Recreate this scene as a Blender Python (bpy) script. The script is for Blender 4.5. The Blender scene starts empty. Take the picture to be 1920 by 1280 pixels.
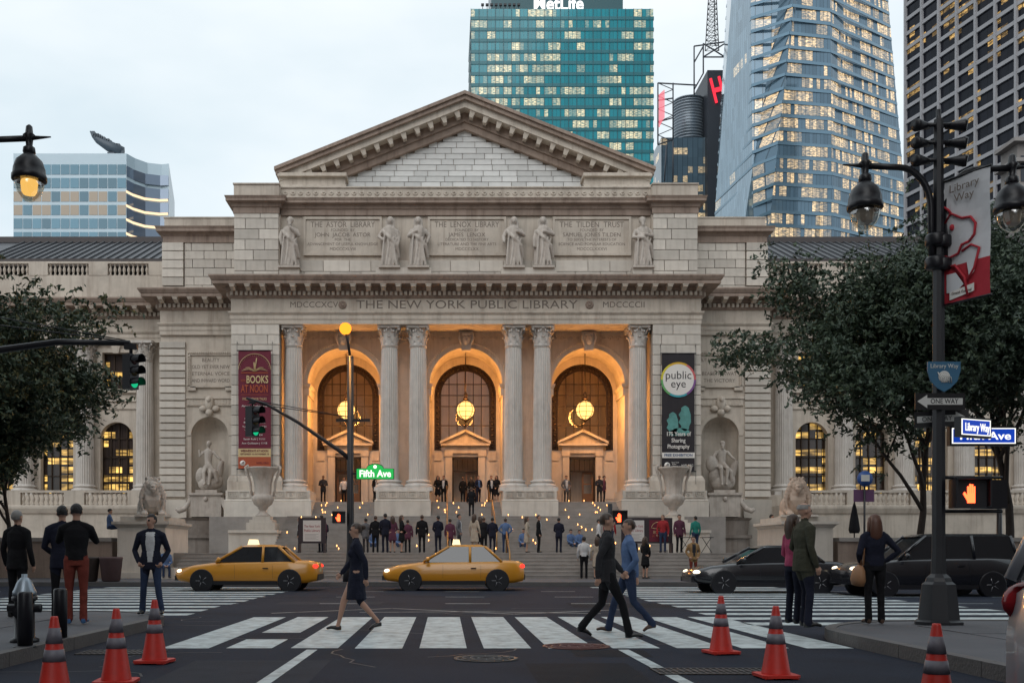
import bpy, bmesh, math, random
import numpy as np
from mathutils import Vector, Matrix
R = math.radians
rng = random.Random(7)
S = bpy.context.scene
COL = S.collection
# ---------------------------------------------------------------- camera, sky, sun, exposure
CAM_H = 1.25
cd = bpy.data.cameras.new('camera'); cam = bpy.data.objects.new('camera', cd); COL.objects.link(cam)
cam.location = (0, 0, CAM_H); cam.rotation_euler = (R(90), 0, 0)
cd.sensor_width = 36.0; cd.lens = 35.0
cd.shift_x = (960 - 835) / 1920.0; cd.shift_y = (1036 - 640) / 1920.0
cd.clip_start = 0.1; cd.clip_end = 3000
S.camera = cam
SUN_EL, SUN_AZ = 40.0, 200.0          # azimuth clockwise from +Y; sun behind the camera
W = bpy.data.worlds.new('World'); S.world = W; W.use_nodes = True
wn, wl = W.node_tree.nodes, W.node_tree.links
wn.clear()
wo = wn.new('ShaderNodeOutputWorld'); bg = wn.new('ShaderNodeBackground')
sky = wn.new('ShaderNodeTexSky'); sky.sky_type = 'NISHITA'; sky.sun_disc = False
sky.sun_elevation = R(SUN_EL); sky.sun_rotation = R(SUN_AZ); sky.air_density = 1.0; sky.dust_density = 2.0; sky.ozone_density = 2.0
tc = wn.new('ShaderNodeTexCoord'); nz = wn.new('ShaderNodeTexNoise'); nz.inputs['Scale'].default_value = 2.2; nz.inputs['Detail'].default_value = 5
mp = wn.new('ShaderNodeMapping'); mp.inputs['Scale'].default_value = (1, 1, 2.5)
wl.new(tc.outputs['Generated'], mp.inputs['Vector']); wl.new(mp.outputs[0], nz.inputs['Vector'])
cr = wn.new('ShaderNodeValToRGB'); cr.color_ramp.elements[0].position = 0.36; cr.color_ramp.elements[1].position = 0.64
cr.color_ramp.elements[0].color = (5.6, 6.5, 6.95, 1); cr.color_ramp.elements[1].color = (7.6, 8.0, 8.15, 1)
wl.new(nz.outputs['Fac'], cr.inputs['Fac'])
mx = wn.new('ShaderNodeMixRGB'); mx.inputs['Fac'].default_value = 0.9
wl.new(sky.outputs[0], mx.inputs[1]); wl.new(cr.outputs[0], mx.inputs[2])
wl.new(mx.outputs[0], bg.inputs['Color']); bg.inputs['Strength'].default_value = 0.14
wl.new(bg.outputs[0], wo.inputs['Surface'])
sd = bpy.data.lights.new('sun', 'SUN'); sd.energy = 1.3; sd.angle = R(50); sd.color = (1.0, 0.985, 0.97)
sun = bpy.data.objects.new('sun', sd); COL.objects.link(sun)
_d = Vector((math.sin(R(SUN_AZ)) * math.cos(R(SUN_EL)), math.cos(R(SUN_AZ)) * math.cos(R(SUN_EL)), math.sin(R(SUN_EL))))
sun.rotation_euler = (-_d).to_track_quat('-Z', 'Y').to_euler(); sun.location = (0, -20, 60)
S.view_settings.view_transform = 'Standard'; S.view_settings.look = 'None'
S.view_settings.exposure = 0.0; S.view_settings.gamma = 1.0
S.render.engine = 'CYCLES'; S.cycles.use_denoising = True
S.cycles.max_bounces = 6; S.cycles.transparent_max_bounces = 12; S.cycles.sample_clamp_indirect = 4.0
# ---------------------------------------------------------------- helpers
def U(u, Y): return (u - 835) * Y / 1867.0
def V(v, Y): return CAM_H + (1036 - v) * Y / 1867.0

_mats = {}
def mat(name, col, rough=0.7, metal=0.0, var=0.0, vscale=1.0, bump=0.0, bscale=8.0, streak=0.0, rnd=0.0, spec=0.5, alpha=1.0, dark=None, emit=None, estr=0.0, coat=0.0):
    if name in _mats: return _mats[name]
    m = bpy.data.materials.new(name); m.use_nodes = True; _mats[name] = m
    n, l = m.node_tree.nodes, m.node_tree.links
    b = n['Principled BSDF']
    b.inputs['Roughness'].default_value = rough; b.inputs['Metallic'].default_value = metal
    b.inputs['Specular IOR Level'].default_value = spec; b.inputs['Alpha'].default_value = alpha
    b.inputs['Coat Weight'].default_value = coat
    c4 = (*col, 1)
    b.inputs['Base Color'].default_value = c4
    m.diffuse_color = c4
    if emit:
        b.inputs['Emission Color'].default_value = (*emit, 1); b.inputs['Emission Strength'].default_value = estr
    if var or streak or rnd or bump:
        t = n.new('ShaderNodeTexCoord'); out = None
        cur = n.new('ShaderNodeRGB'); cur.outputs[0].default_value = c4; cur = cur.outputs[0]
        def mixin(fac, a, bcol):
            x = n.new('ShaderNodeMixRGB'); x.blend_type = 'MIX'
            l.new(fac, x.inputs['Fac']); l.new(a, x.inputs[1]); x.inputs[2].default_value = bcol
            return x.outputs[0]
        def ramp(src, p0, p1, v1):
            r = n.new('ShaderNodeMapRange'); r.inputs['From Min'].default_value = p0; r.inputs['From Max'].default_value = p1
            r.inputs['To Max'].default_value = v1; l.new(src, r.inputs['Value']); return r.outputs[0]
        dk = dark or tuple(c * 0.45 for c in col)
        if var:
            a = n.new('ShaderNodeTexNoise'); a.inputs['Scale'].default_value = vscale; a.inputs['Detail'].default_value = 7; a.inputs['Roughness'].default_value = 0.65
            l.new(t.outputs['Object'], a.inputs['Vector'])
            cur = mixin(ramp(a.outputs['Fac'], 0.42, 0.75, var), cur, (*dk, 1))
            a2 = n.new('ShaderNodeTexNoise'); a2.inputs['Scale'].default_value = vscale * 0.31; a2.inputs['Detail'].default_value = 4
            l.new(t.outputs['Object'], a2.inputs['Vector'])
            cur = mixin(ramp(a2.outputs['Fac'], 0.5, 0.8, var * 0.8), cur, (*[min(1, c * 1.25) for c in col], 1))
        if streak:
            mpn = n.new('ShaderNodeMapping'); mpn.inputs['Scale'].default_value = (2.2, 2.2, 0.16)
            l.new(t.outputs['Object'], mpn.inputs['Vector'])
            a = n.new('ShaderNodeTexNoise'); a.inputs['Scale'].default_value = 1.0; a.inputs['Detail'].default_value = 6; a.inputs['Roughness'].default_value = 0.7
            l.new(mpn.outputs[0], a.inputs['Vector'])
            cur = mixin(ramp(a.outputs['Fac'], 0.48, 0.75, streak), cur, (*[c * f for c, f in zip(col, (0.36, 0.29, 0.25))], 1))
        if rnd:
            oi = n.new('ShaderNodeObjectInfo'); hs = n.new('ShaderNodeHueSaturation')
            r = n.new('ShaderNodeMapRange'); r.inputs['To Min'].default_value = 1 - rnd; r.inputs['To Max'].default_value = 1 + rnd
            l.new(oi.outputs['Random'], r.inputs['Value']); l.new(r.outputs[0], hs.inputs['Value'])
            l.new(cur, hs.inputs['Color']); cur = hs.outputs[0]
        l.new(cur, b.inputs['Base Color'])
        if bump:
            a = n.new('ShaderNodeTexNoise'); a.inputs['Scale'].default_value = bscale; a.inputs['Detail'].default_value = 6
            l.new(t.outputs['Object'], a.inputs['Vector'])
            bp = n.new('ShaderNodeBump'); bp.inputs['Strength'].default_value = bump; bp.inputs['Distance'].default_value = 0.03
            l.new(a.outputs['Fac'], bp.inputs['Height']); l.new(bp.outputs[0], b.inputs['Normal'])
    return m

def emit(name, col, s):
    if name in _mats: return _mats[name]
    m = bpy.data.materials.new(name); m.use_nodes = True; _mats[name] = m
    n, l = m.node_tree.nodes, m.node_tree.links; n.clear()
    e = n.new('ShaderNodeEmission'); e.inputs[0].default_value = (*col, 1); e.inputs[1].default_value = s
    o = n.new('ShaderNodeOutputMaterial'); l.new(e.outputs[0], o.inputs[0]); return m

def glass(name, tint=(0.8, 0.9, 0.9), trans=0.8, rough=0.02):
    """thin pane: transparent mixed with a glossy reflection"""
    if name in _mats: return _mats[name]
    m = bpy.data.materials.new(name); m.use_nodes = True; _mats[name] = m
    n, l = m.node_tree.nodes, m.node_tree.links; n.clear()
    o = n.new('ShaderNodeOutputMaterial'); t = n.new('ShaderNodeBsdfTransparent'); g = n.new('ShaderNodeBsdfGlossy')
    t.inputs[0].default_value = (*tint, 1); g.inputs['Roughness'].default_value = rough; g.inputs[0].default_value = (0.9, 0.9, 0.9, 1)
    x = n.new('ShaderNodeMixShader'); x.inputs[0].default_value = 1 - trans
    l.new(t.outputs[0], x.inputs[1]); l.new(g.outputs[0], x.inputs[2]); l.new(x.outputs[0], o.inputs[0]); return m

def tower_glass(name, col, cw, fh, prob, lit=(1.0, 0.72, 0.36), ls=1.6, mull=1.5, x0=0.0, z0=0.0, rough=0.08, metal=0.0, strip=True, group=3.0, spec=.5):
    """curtain wall glass: some offices are lit, cells follow the window grid (object coords x+y, z)"""
    m = bpy.data.materials.new(name); m.use_nodes = True; _mats[name] = m
    n, l = m.node_tree.nodes, m.node_tree.links; b = n['Principled BSDF']
    t = n.new('ShaderNodeTexCoord'); sp = n.new('ShaderNodeSeparateXYZ'); l.new(t.outputs['Object'], sp.inputs[0])
    def mth(op, a, bb=None):
        x = n.new('ShaderNodeMath'); x.operation = op
        for i, q in enumerate((a, bb)):
            if q is None: continue
            if isinstance(q, (int, float)): x.inputs[i].default_value = q
            else: l.new(q, x.inputs[i])
        return x.outputs[0]
    h = mth('ADD', sp.outputs[0], sp.outputs[1]); h = mth('SUBTRACT', h, x0); z = mth('SUBTRACT', sp.outputs[2], z0)
    cx = mth('FLOOR', mth('DIVIDE', h, cw)); cz = mth('FLOOR', mth('DIVIDE', z, fh)); gx = mth('FLOOR', mth('DIVIDE', h, cw * group))
    def wnoise(a, c, w):
        cb = n.new('ShaderNodeCombineXYZ'); l.new(a, cb.inputs[0]); l.new(c, cb.inputs[1]); cb.inputs[2].default_value = w
        q = n.new('ShaderNodeTexWhiteNoise'); q.noise_dimensions = '3D'; l.new(cb.outputs[0], q.inputs[0]); return q.outputs['Value']
    g = wnoise(gx, cz, 1.0); s = wnoise(cx, cz, 2.0)
    litm = mth('MULTIPLY', mth('LESS_THAN', g, prob), mth('LESS_THAN', s, 0.8)); litm = mth('MULTIPLY', litm, mth('ADD', .25, mth('MULTIPLY', wnoise(cx, cz, 5.0), .9)))
    if strip:
        a = n.new('ShaderNodeTexNoise'); a.inputs['Scale'].default_value = 1.0
        mpn = n.new('ShaderNodeMapping'); mpn.inputs['Scale'].default_value = (0.9, 0.9, 4.2); l.new(t.outputs['Object'], mpn.inputs[0]); l.new(mpn.outputs[0], a.inputs['Vector'])
        r = n.new('ShaderNodeMapRange'); r.inputs['From Min'].default_value = 0.42; r.inputs['From Max'].default_value = 0.62; r.inputs['To Min'].default_value = 0.16
        l.new(a.outputs['Fac'], r.inputs['Value']); litm = mth('MULTIPLY', litm, r.outputs[0])
    fz = mth('FRACT', mth('DIVIDE', z, fh)); litm = mth('MULTIPLY', litm, mth('GREATER_THAN', fz, 0.3))
    fm = mth('FRACT', mth('DIVIDE', h, mull)); ml = mth('GREATER_THAN', fm, 0.1); litm = mth('MULTIPLY', litm, ml)
    b.inputs['Emission Color'].default_value = (*lit, 1); l.new(mth('MULTIPLY', litm, ls), b.inputs['Emission Strength'])
    c = n.new('ShaderNodeMixRGB'); c.inputs[1].default_value = (*[q * 0.45 for q in col], 1); c.inputs[2].default_value = (*col, 1)
    l.new(mth('MULTIPLY', ml, mth('ADD', 0.55, mth('MULTIPLY', s, 0.45))), c.inputs[0]); l.new(c.outputs[0], b.inputs['Base Color'])
    b.inputs['Roughness'].default_value = rough; b.inputs['Metallic'].default_value = metal; b.inputs['Specular IOR Level'].default_value = spec
    return m

def put(o, parent=None, label=None, cat=None, group=None, kind=None):
    if o.name not in COL.objects: COL.objects.link(o)
    if parent is not None: o.parent = parent
    if label: o['label'] = label
    if cat: o['category'] = cat
    if group: o['group'] = group
    if kind: o['kind'] = kind
    return o

def thing(name, label, cat, loc=(0, 0, 0), rz=0.0, group=None):
    o = bpy.data.objects.new(name, None); o.location = loc; o.rotation_euler = (0, 0, rz); o.empty_display_size = 0.2
    return put(o, None, label, cat, group)

def wofs(p):
    v = Vector((0, 0, 0))
    while p is not None: v += p.location; p = p.parent
    return v

class MB:
    def __init__(s): s.v = []; s.f = []; s.mi = []; s.sm = []
    def add(s, vs, fs, mi=0, smooth=False):
        o = len(s.v); s.v += [tuple(p) for p in vs]
        for f in fs: s.f.append([i + o for i in f]); s.mi.append(mi); s.sm.append(smooth)
        return s
    def box(s, x0, x1, y0, y1, z0, z1, mi=0):
        vs = [(x, y, z) for z in (z0, z1) for y in (y0, y1) for x in (x0, x1)]
        return s.add(vs, [(0, 2, 3, 1), (4, 5, 7, 6), (0, 1, 5, 4), (1, 3, 7, 5), (3, 2, 6, 7), (2, 0, 4, 6)], mi)
    def frustum(s, cx, cy, z0, z1, a0, b0, a1, b1, mi=0):
        vs = [(cx - a0, cy - b0, z0), (cx + a0, cy - b0, z0), (cx + a0, cy + b0, z0), (cx - a0, cy + b0, z0),
              (cx - a1, cy - b1, z1), (cx + a1, cy - b1, z1), (cx + a1, cy + b1, z1), (cx - a1, cy + b1, z1)]
        return s.add(vs, [(3, 2, 1, 0), (4, 5, 6, 7), (0, 1, 5, 4), (1, 2, 6, 5), (2, 3, 7, 6), (3, 0, 4, 7)], mi)
    def prism(s, poly, axis, a0, a1, mi=0):
        """poly of 2D points, extruded along axis 'x','y' or 'z' between a0 and a1"""
        n = len(poly)
        def P(p, a): return {'x': (a, p[0], p[1]), 'y': (p[0], a, p[1]), 'z': (p[0], p[1], a)}[axis]
        vs = [P(p, a0) for p in poly] + [P(p, a1) for p in poly]
        fs = [list(range(n)), list(range(2 * n - 1, n - 1, -1))] + [(i, i + n, (i + 1) % n + n, (i + 1) % n) for i in range(n)]
        return s.add(vs, fs, mi)
    def lathe(s, prof, n=16, c=(0, 0, 0), mi=0, smooth=True, flute=0, fd=0.0):
        vs = []; fs = []; cx, cy, cz = c
        for r, z in prof:
            for k in range(n):
                a = 2 * math.pi * k / n; rr = r
                if flute and k % 2 and r > 0.05: rr = r - fd
                vs.append((cx + rr * math.cos(a), cy + rr * math.sin(a), cz + z))
        m = len(prof)
        for j in range(m - 1):
            for k in range(n):
                k2 = (k + 1) % n; fs.append((j * n + k, j * n + k2, (j + 1) * n + k2, (j + 1) * n + k))
        fs.append(list(range(n - 1, -1, -1))); fs.append([(m - 1) * n + k for k in range(n)])
        return s.add(vs, fs, mi, smooth)
    def tube(s, pts, rad, n=8, mi=0, smooth=True, flat=None):
        pts = [Vector(p) for p in pts]; m = len(pts)
        if not isinstance(rad, (list, tuple)): rad = [rad] * m
        vs = []; prev = None
        for i, p in enumerate(pts):
            d = (pts[min(i + 1, m - 1)] - pts[max(i - 1, 0)])
            d = d.normalized() if d.length > 1e-9 else Vector((0, 0, 1))
            if prev is None:
                ref = Vector((1, 0, 0)) if abs(d.x) < 0.9 else Vector((0, 1, 0))
                a = (ref - d * ref.dot(d)).normalized()
            else:
                a = (prev - d * prev.dot(d)); a = a.normalized() if a.length > 1e-6 else prev
            prev = a; b = d.cross(a)
            rx, ry = rad[i] if isinstance(rad[i], (list, tuple)) else (rad[i], rad[i])
            for k in range(n):
                t = 2 * math.pi * k / n; vs.append(p + a * (rx * math.cos(t)) + b * (ry * math.sin(t)))
        fs = []
        for j in range(m - 1):
            for k in range(n):
                k2 = (k + 1) % n; fs.append((j * n + k, j * n + k2, (j + 1) * n + k2, (j + 1) * n + k))
        fs.append(list(range(n - 1, -1, -1))); fs.append([(m - 1) * n + k for k in range(n)])
        return s.add(vs, fs, mi, smooth)
    def ball(s, c, r, n=12, m=8, mi=0):
        r = r if isinstance(r, (list, tuple)) else (r, r, r)
        prof = [(max(1e-4, math.sin(math.pi * j / m)), -math.cos(math.pi * j / m)) for j in range(m + 1)]
        vs = []; fs = []
        for q, z in prof:
            for k in range(n):
                a = 2 * math.pi * k / n; vs.append((c[0] + r[0] * q * math.cos(a), c[1] + r[1] * q * math.sin(a), c[2] + r[2] * z))
        for j in range(m):
            for k in range(n):
                k2 = (k + 1) % n; fs.append((j * n + k, j * n + k2, (j + 1) * n + k2, (j + 1) * n + k))
        return s.add(vs, fs, mi, True)
    def sweep(s, prof, path, mi=0, closed_prof=True):
        """moulding: prof = [(out, z)], path = plan polyline [(x, y)]; out is to the right of travel, mitred"""
        P = [Vector((p[0], p[1])) for p in path]; m = len(P); n = len(prof); vs = []
        for i in range(m):
            if i == 0: d1 = d2 = (P[1] - P[0]).normalized()
            elif i == m - 1: d1 = d2 = (P[-1] - P[-2]).normalized()
            else: d1 = (P[i] - P[i - 1]).normalized(); d2 = (P[i + 1] - P[i]).normalized()
            n1 = Vector((d1.y, -d1.x)); n2 = Vector((d2.y, -d2.x)); nn = n1 + n2; nn = nn / max(1e-6, nn.dot(n1))
            for o, z in prof: vs.append((P[i].x + nn.x * o, P[i].y + nn.y * o, z))
        fs = []
        for i in range(m - 1):
            for k in range(n if closed_prof else n - 1):
                k2 = (k + 1) % n; fs.append((i * n + k, (i + 1) * n + k, (i + 1) * n + k2, i * n + k2))
        if closed_prof: fs.append(list(range(n))); fs.append([(m - 1) * n + k for k in range(n - 1, -1, -1)])
        return s.add(vs, fs, mi)
    def mesh(s, name, mats, recalc=True):
        me = bpy.data.meshes.new(name); me.from_pydata(s.v, [], s.f)
        for m_ in (mats if isinstance(mats, (list, tuple)) else [mats]): me.materials.append(m_)
        me.polygons.foreach_set('material_index', s.mi); me.polygons.foreach_set('use_smooth', s.sm)
        if recalc:
            b = bmesh.new(); b.from_mesh(me); bmesh.ops.recalc_face_normals(b, faces=b.faces); b.to_mesh(me); b.free()
        me.update(); return me
    def build(s, name, mats, parent=None, local=False, **kw):
        o = bpy.data.objects.new(name, s.mesh(name, mats))
        if parent is not None and not local: o.location = -wofs(parent)
        return put(o, parent, **kw)

def inst(mesh, name, parent=None, loc=(0, 0, 0), scale=(1, 1, 1), rot=(0, 0, 0), **kw):
    """object sharing mesh data; loc in world coordinates when the parent is unrotated"""
    o = bpy.data.objects.new(name, mesh); o.location = Vector(loc) - (wofs(parent) if parent is not None else Vector((0, 0, 0)))
    o.scale = scale; o.rotation_euler = rot
    return put(o, parent, **kw)

def copy_tree(o, parent=None):
    c = o.copy(); COL.objects.link(c)
    if parent is not None: c.parent = parent
    for ch in o.children: copy_tree(ch, c)
    return c

def text_mesh(body, size, m, ext=0.01, align='CENTER', bold=0.0, width=None):
    cu = bpy.data.curves.new('txt', 'FONT'); cu.body = body; cu.size = size; cu.extrude = ext; cu.align_x = align; cu.align_y = 'CENTER'; cu.offset = bold
    cu.resolution_u = 3
    o = bpy.data.objects.new('txt', cu); COL.objects.link(o)
    dg = bpy.context.evaluated_depsgraph_get(); me = bpy.data.meshes.new_from_object(o.evaluated_get(dg))
    bpy.data.objects.remove(o); bpy.data.curves.remove(cu)
    if width and len(me.vertices):
        xs = [v.co.x for v in me.vertices]; k = width / max(1e-6, max(xs) - min(xs))
        for v in me.vertices: v.co.x *= k
    me.materials.clear(); me.materials.append(m); me.name = 'lettering'
    return me
def text(body, size, m, parent, loc, rz=0.0, ext=0.01, bold=0.0, width=None, align='CENTER', name='lettering'):
    """upright text facing -Y (towards the street) when rz = 0"""
    o = bpy.data.objects.new(name, text_mesh(body, size, m, ext, align, bold, width))
    o.location = Vector(loc) - (wofs(parent) if parent is not None else Vector((0, 0, 0))); o.rotation_euler = (R(90), 0, rz)
    return put(o, parent)

def remesh(mb, voxel, smooth=4, name='body'):
    """one continuous skin over overlapping pieces"""
    me = mb.mesh(name, [], recalc=True); o = bpy.data.objects.new('tmp', me); COL.objects.link(o)
    r = o.modifiers.new('r', 'REMESH'); r.mode = 'VOXEL'; r.voxel_size = voxel; r.use_smooth_shade = True
    if smooth:
        q = o.modifiers.new('s', 'SMOOTH'); q.factor = 0.5; q.iterations = smooth
    dg = bpy.context.evaluated_depsgraph_get(); out = bpy.data.meshes.new_from_object(o.evaluated_get(dg))
    bpy.data.objects.remove(o); bpy.data.meshes.remove(me); out.name = name
    out.polygons.foreach_set('use_smooth', [True] * len(out.polygons))
    return out

# ---------------------------------------------------------------- materials
STONE = (0.52, 0.455, 0.385)
M_ST = mat('marble', STONE, 0.75, var=0.5, vscale=0.8, streak=0.55, bump=0.25, bscale=5)
M_BLK = mat('marble_block', (0.55, 0.50, 0.44), 0.75, var=0.35, vscale=1.2, streak=0.3, bump=0.2, bscale=5, rnd=0.16)
M_TYM = mat('marble_block_skylit', (0.58, 0.575, 0.56), 0.75, var=0.35, vscale=1.5, bump=0.2, bscale=6, rnd=0.14)  # cooler copy of the block marble; skylight tint put into the colour
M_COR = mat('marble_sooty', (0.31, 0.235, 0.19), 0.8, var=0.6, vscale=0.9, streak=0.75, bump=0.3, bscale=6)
M_COL = mat('marble_column', (0.55, 0.51, 0.47), 0.7, var=0.4, vscale=1.4, streak=0.5, bump=0.15, bscale=7)
M_ENG = mat('letter_shade_soot_print', (0.17, 0.14, 0.12), 0.9)  # raised letters; shade and soot of a cut put into the dark colour
M_STATUE = mat('statue_marble', (0.47, 0.415, 0.365), 0.7, var=0.6, vscale=2.0, streak=0.6, bump=0.2, bscale=9)
M_BRONZE = mat('bronze', (0.045, 0.028, 0.018), 0.45, metal=0.6, var=0.4, vscale=4)
M_DARK = mat('recess_shade', (0.03, 0.028, 0.03), 0.8)
M_ROOF = mat('roof_metal', (0.09, 0.095, 0.105), 0.5, metal=0.3, var=0.4, vscale=1)
M_IRON = mat('black_iron', (0.012, 0.012, 0.016), 0.4, var=0.3, vscale=5, spec=0.4)
M_ASPH = mat('asphalt', (0.020, 0.026, 0.041), 0.8, var=0.8, vscale=0.55, spec=.12, bump=0.5, bscale=60, dark=(0.013, 0.014, 0.02))
M_WALK = mat('sidewalk_concrete', (0.085, 0.088, 0.1), 0.8, var=0.5, vscale=0.9, bump=0.3, bscale=30)
M_KERB = mat('kerb_granite', (0.10, 0.095, 0.095), 0.7, var=0.5, vscale=2, bump=0.4, bscale=25)
M_PAINT = mat('road_paint', (0.50, 0.56, 0.57), 0.6, var=0.9, vscale=4.5, bump=0.3, bscale=40, dark=(0.10, 0.11, 0.12))
M_STEP = mat('step_granite', (0.30, 0.275, 0.255), 0.75, var=0.5, vscale=1.2, streak=0.2, bump=0.3, bscale=20)
# ================================================================= the library
AX = 1.3
LIB = thing('library_building', 'grand marble library with pedimented portico, three lit arches and paired fluted columns', 'library', (AX, 64.6, 1.25))
X = lambda a: AX + a
UNIT = MB().box(-.5, .5, -.5, .5, -.5, .5).mesh('stone_block', M_BLK)
UNIT_T = MB().box(-.5, .5, -.5, .5, -.5, .5).mesh('stone_block', M_TYM)
def block(parent, x0, x1, y0, y1, z0, z1, me=UNIT, name='stone_block'):
    return inst(me, name, parent, ((x0 + x1) / 2, (y0 + y1) / 2, (z0 + z1) / 2), (x1 - x0, y1 - y0, z1 - z0))
def ashlar(parent, x0, x1, z0, z1, y, ch, bw, me=UNIT, lim=None, thick=0.2, g=0.02):
    """courses of separate stones, face at y, joints open"""
    n = max(1, round((z1 - z0) / ch)); h = (z1 - z0) / n
    for r in range(n):
        a, b = z0 + r * h, z0 + (r + 1) * h; xa, xb = x0, x1
        if lim:
            xa, xb = lim(b)
            if xb - xa < 0.3: continue
        k = max(1, round((xb - xa) / bw)); cuts = [xa + (xb - xa) * (i + (0.5 if r % 2 and 0 < i < k else 0) + (rng.uniform(-.18, .18) if 0 < i < k else 0)) / k for i in range(k + 1)]
        if r % 2 and k > 1: cuts = [xa] + [xa + (xb - xa) * (i - 0.5 + rng.uniform(-.15, .15)) / k for i in range(1, k + 1)] + [xb]
        for p, q in zip(cuts[:-1], cuts[1:]):
            d = rng.uniform(0, 0.012)
            block(parent, p + g, q - g, y - d, y + thick, a + g, b - g, me)

# ---- body masses behind the facade
body = MB(); 
body.box(X(-14.6), X(14.6), 69.6, 92, 1.2, 24.4); body.box(X(-14.6), X(-11.75), 62.75, 69.6, 1.2, 15.6); body.box(X(11.75), X(14.6), 62.75, 69.6, 1.2, 15.6)
for s in (-1, 1):
    a, b = sorted((s * 14.6, s * 19.95)); body.box(X(a), X(b), 66.9, 90, 1.2, 23.3)
    a, b = sorted((s * 19.9, s * 50)); body.box(X(a), X(b), 69.2, 90, 1.2, 20.3)
body.build('wall', M_ST, LIB)
# portico ceiling slab, attic backing
pc = MB(); pc.box(X(-14.6), X(14.6), 62.7, 69.6, 15.62, 18.3); pc.box(X(-11.8), X(11.8), 63.62, 69.6, 18.3, 24.4)
for s in (-1, 1):
    a, b = sorted((s * 11.8, s * 14.68)); pc.box(X(a), X(b), 63.25, 69.6, 18.3, 24.5)
pc.build('attic_wall', M_ST, LIB)
# ---- entablature running round portico, pavilions and wings
def runpath(off=0.0):
    h = [(-50, 68.0), (-20.1, 68.0), (-20.1, 65.6), (-14.76, 65.6), (-14.76, 62.5)]
    h = [(X(a), b) for a, b in h]; return h + [(2 * AX - a, b) for a, b in reversed(h)]
RP = runpath()
MB().sweep([(-.5, 15.6), (.02, 15.6), (.02, 15.88), (.06, 15.9), (.06, 16.17), (.1, 16.19), (.17, 16.3), (.17, 16.38), (-.5, 16.38)], RP).build('architrave', M_ST, LIB)
FR = MB().sweep([(-.5, 16.38), (0, 16.38), (0, 17.2), (-.5, 17.2)], RP).build('frieze', M_ST, LIB)
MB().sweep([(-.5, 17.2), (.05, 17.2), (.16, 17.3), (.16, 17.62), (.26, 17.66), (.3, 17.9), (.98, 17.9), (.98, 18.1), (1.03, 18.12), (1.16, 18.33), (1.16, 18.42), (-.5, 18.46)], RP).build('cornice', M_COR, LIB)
dm = MB()
def along(path, step, out, fn, edge=0.3):
    for (x0, y0), (x1, y1) in zip(path[:-1], path[1:]):
        L = math.hypot(x1 - x0, y1 - y0); d = ((x1 - x0) / L, (y1 - y0) / L); nn = (d[1], -d[0])
        k = max(1, int((L - 2 * edge) / step)); st = (L - 2 * edge) / k
        for i in range(k + 1):
            t = edge + i * st; fn(x0 + d[0] * t + nn[0] * out, y0 + d[1] * t + nn[1] * out, math.atan2(d[1], d[0]))
def dent(x, y, a):
    if abs(a) < 0.1: dm.box(x - .085, x + .085, y - .1, y + .1, 17.36, 17.6)
    else: dm.box(x - .1, x + .1, y - .085, y + .085, 17.36, 17.6)
along(RP, 0.3, 0.2, dent, 0.1)
dm.build('dentil_band', M_ST, LIB, kind='stuff')
mo = MB(); mo.prism([(-.62, 17.88), (.0, 17.88), (.0, 17.6), (-.2, 17.62), (-.42, 17.72), (-.62, 17.74)], 'x', -.15, .15); mo.box(-.19, .19, -.66, .0, 17.84, 17.897)
MOD = mo.mesh('modillion', M_ST)
def putmod(x, y, a):
    inst(MOD, 'modillion', LIB, (x, y, 0), rot=(0, 0, a))
hp = [(X(-41), 68.0), (X(-20.1), 68.0)]
for p in ([(X(-34), 68.0), (X(-20.1), 68.0)], [(X(-20.1), 65.6), (X(-14.76), 65.6)], [(X(-14.76), 62.5), (X(14.76), 62.5)], [(X(14.76), 65.6), (X(20.1), 65.6)], [(X(20.1), 68.0), (X(41), 68.0)]):
    along(p, 0.93, 0.3, putmod, 0.25)
# lettering of the frieze
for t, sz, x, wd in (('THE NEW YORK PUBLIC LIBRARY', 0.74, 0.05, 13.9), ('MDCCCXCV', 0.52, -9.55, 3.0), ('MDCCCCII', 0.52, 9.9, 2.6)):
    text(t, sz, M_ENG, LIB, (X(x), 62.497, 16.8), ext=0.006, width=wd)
ros = MB(); ros.lathe([(.26, 0), (.26, .04), (.2, .06), (.1, .03), (.08, .07), (0.001, .08)], 16)
for k in range(8): ros.ball((.17 * math.cos(k * .785), .17 * math.sin(k * .785), .05), (.06, .06, .03), 6, 4)
ROS = ros.mesh('rosette', M_COR)
for x in (-7.75, 7.75): inst(ROS, 'rosette', LIB, (X(x), 62.5, 16.8), rot=(R(90), 0, 0))
# ---- columns
def leaf(mb, ang, r0, z0, h, w, curl):
    c, s = math.cos(ang), math.sin(ang)
    pr = [(r0, 0), (r0 + .03, .45 * h), (r0 + .09, .8 * h), (r0 + .09 + curl, h), (r0 + .11 + curl, .86 * h)]
    ws = [w * .8, w, w * .85, w * .5, w * .2]; vs = []
    for (r, z), ww in zip(pr, ws):
        for q in (-1, 0, 1):
            rr = r + (.025 if q == 0 else 0); vs.append((c * rr - s * q * ww, s * rr + c * q * ww, z0 + z))
    n = len(vs); vs += [(v[0] - c * .04, v[1] - s * .04, v[2]) for v in vs]
    fs = []
    for j in range(4):
        for q in range(2):
            a = j * 3 + q; fs.append((a, a + 1, a + 4, a + 3)); fs.append((n + a, n + a + 3, n + a + 4, n + a + 1))
        fs.append((j * 3, j * 3 + 3, n + j * 3 + 3, n + j * 3)); fs.append((j * 3 + 2, n + j * 3 + 2, n + j * 3 + 5, j * 3 + 5))
    fs.append((12, 13, n + 13, n + 12)); fs.append((13, 14, n + 14, n + 13))
    mb.add(vs, fs)
cap = MB(); cap.lathe([(.50, 0), (.56, .04), (.56, .09), (.5, .12), (.5, .7), (.6, 1.1), (.66, 1.14)], 24)
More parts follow.
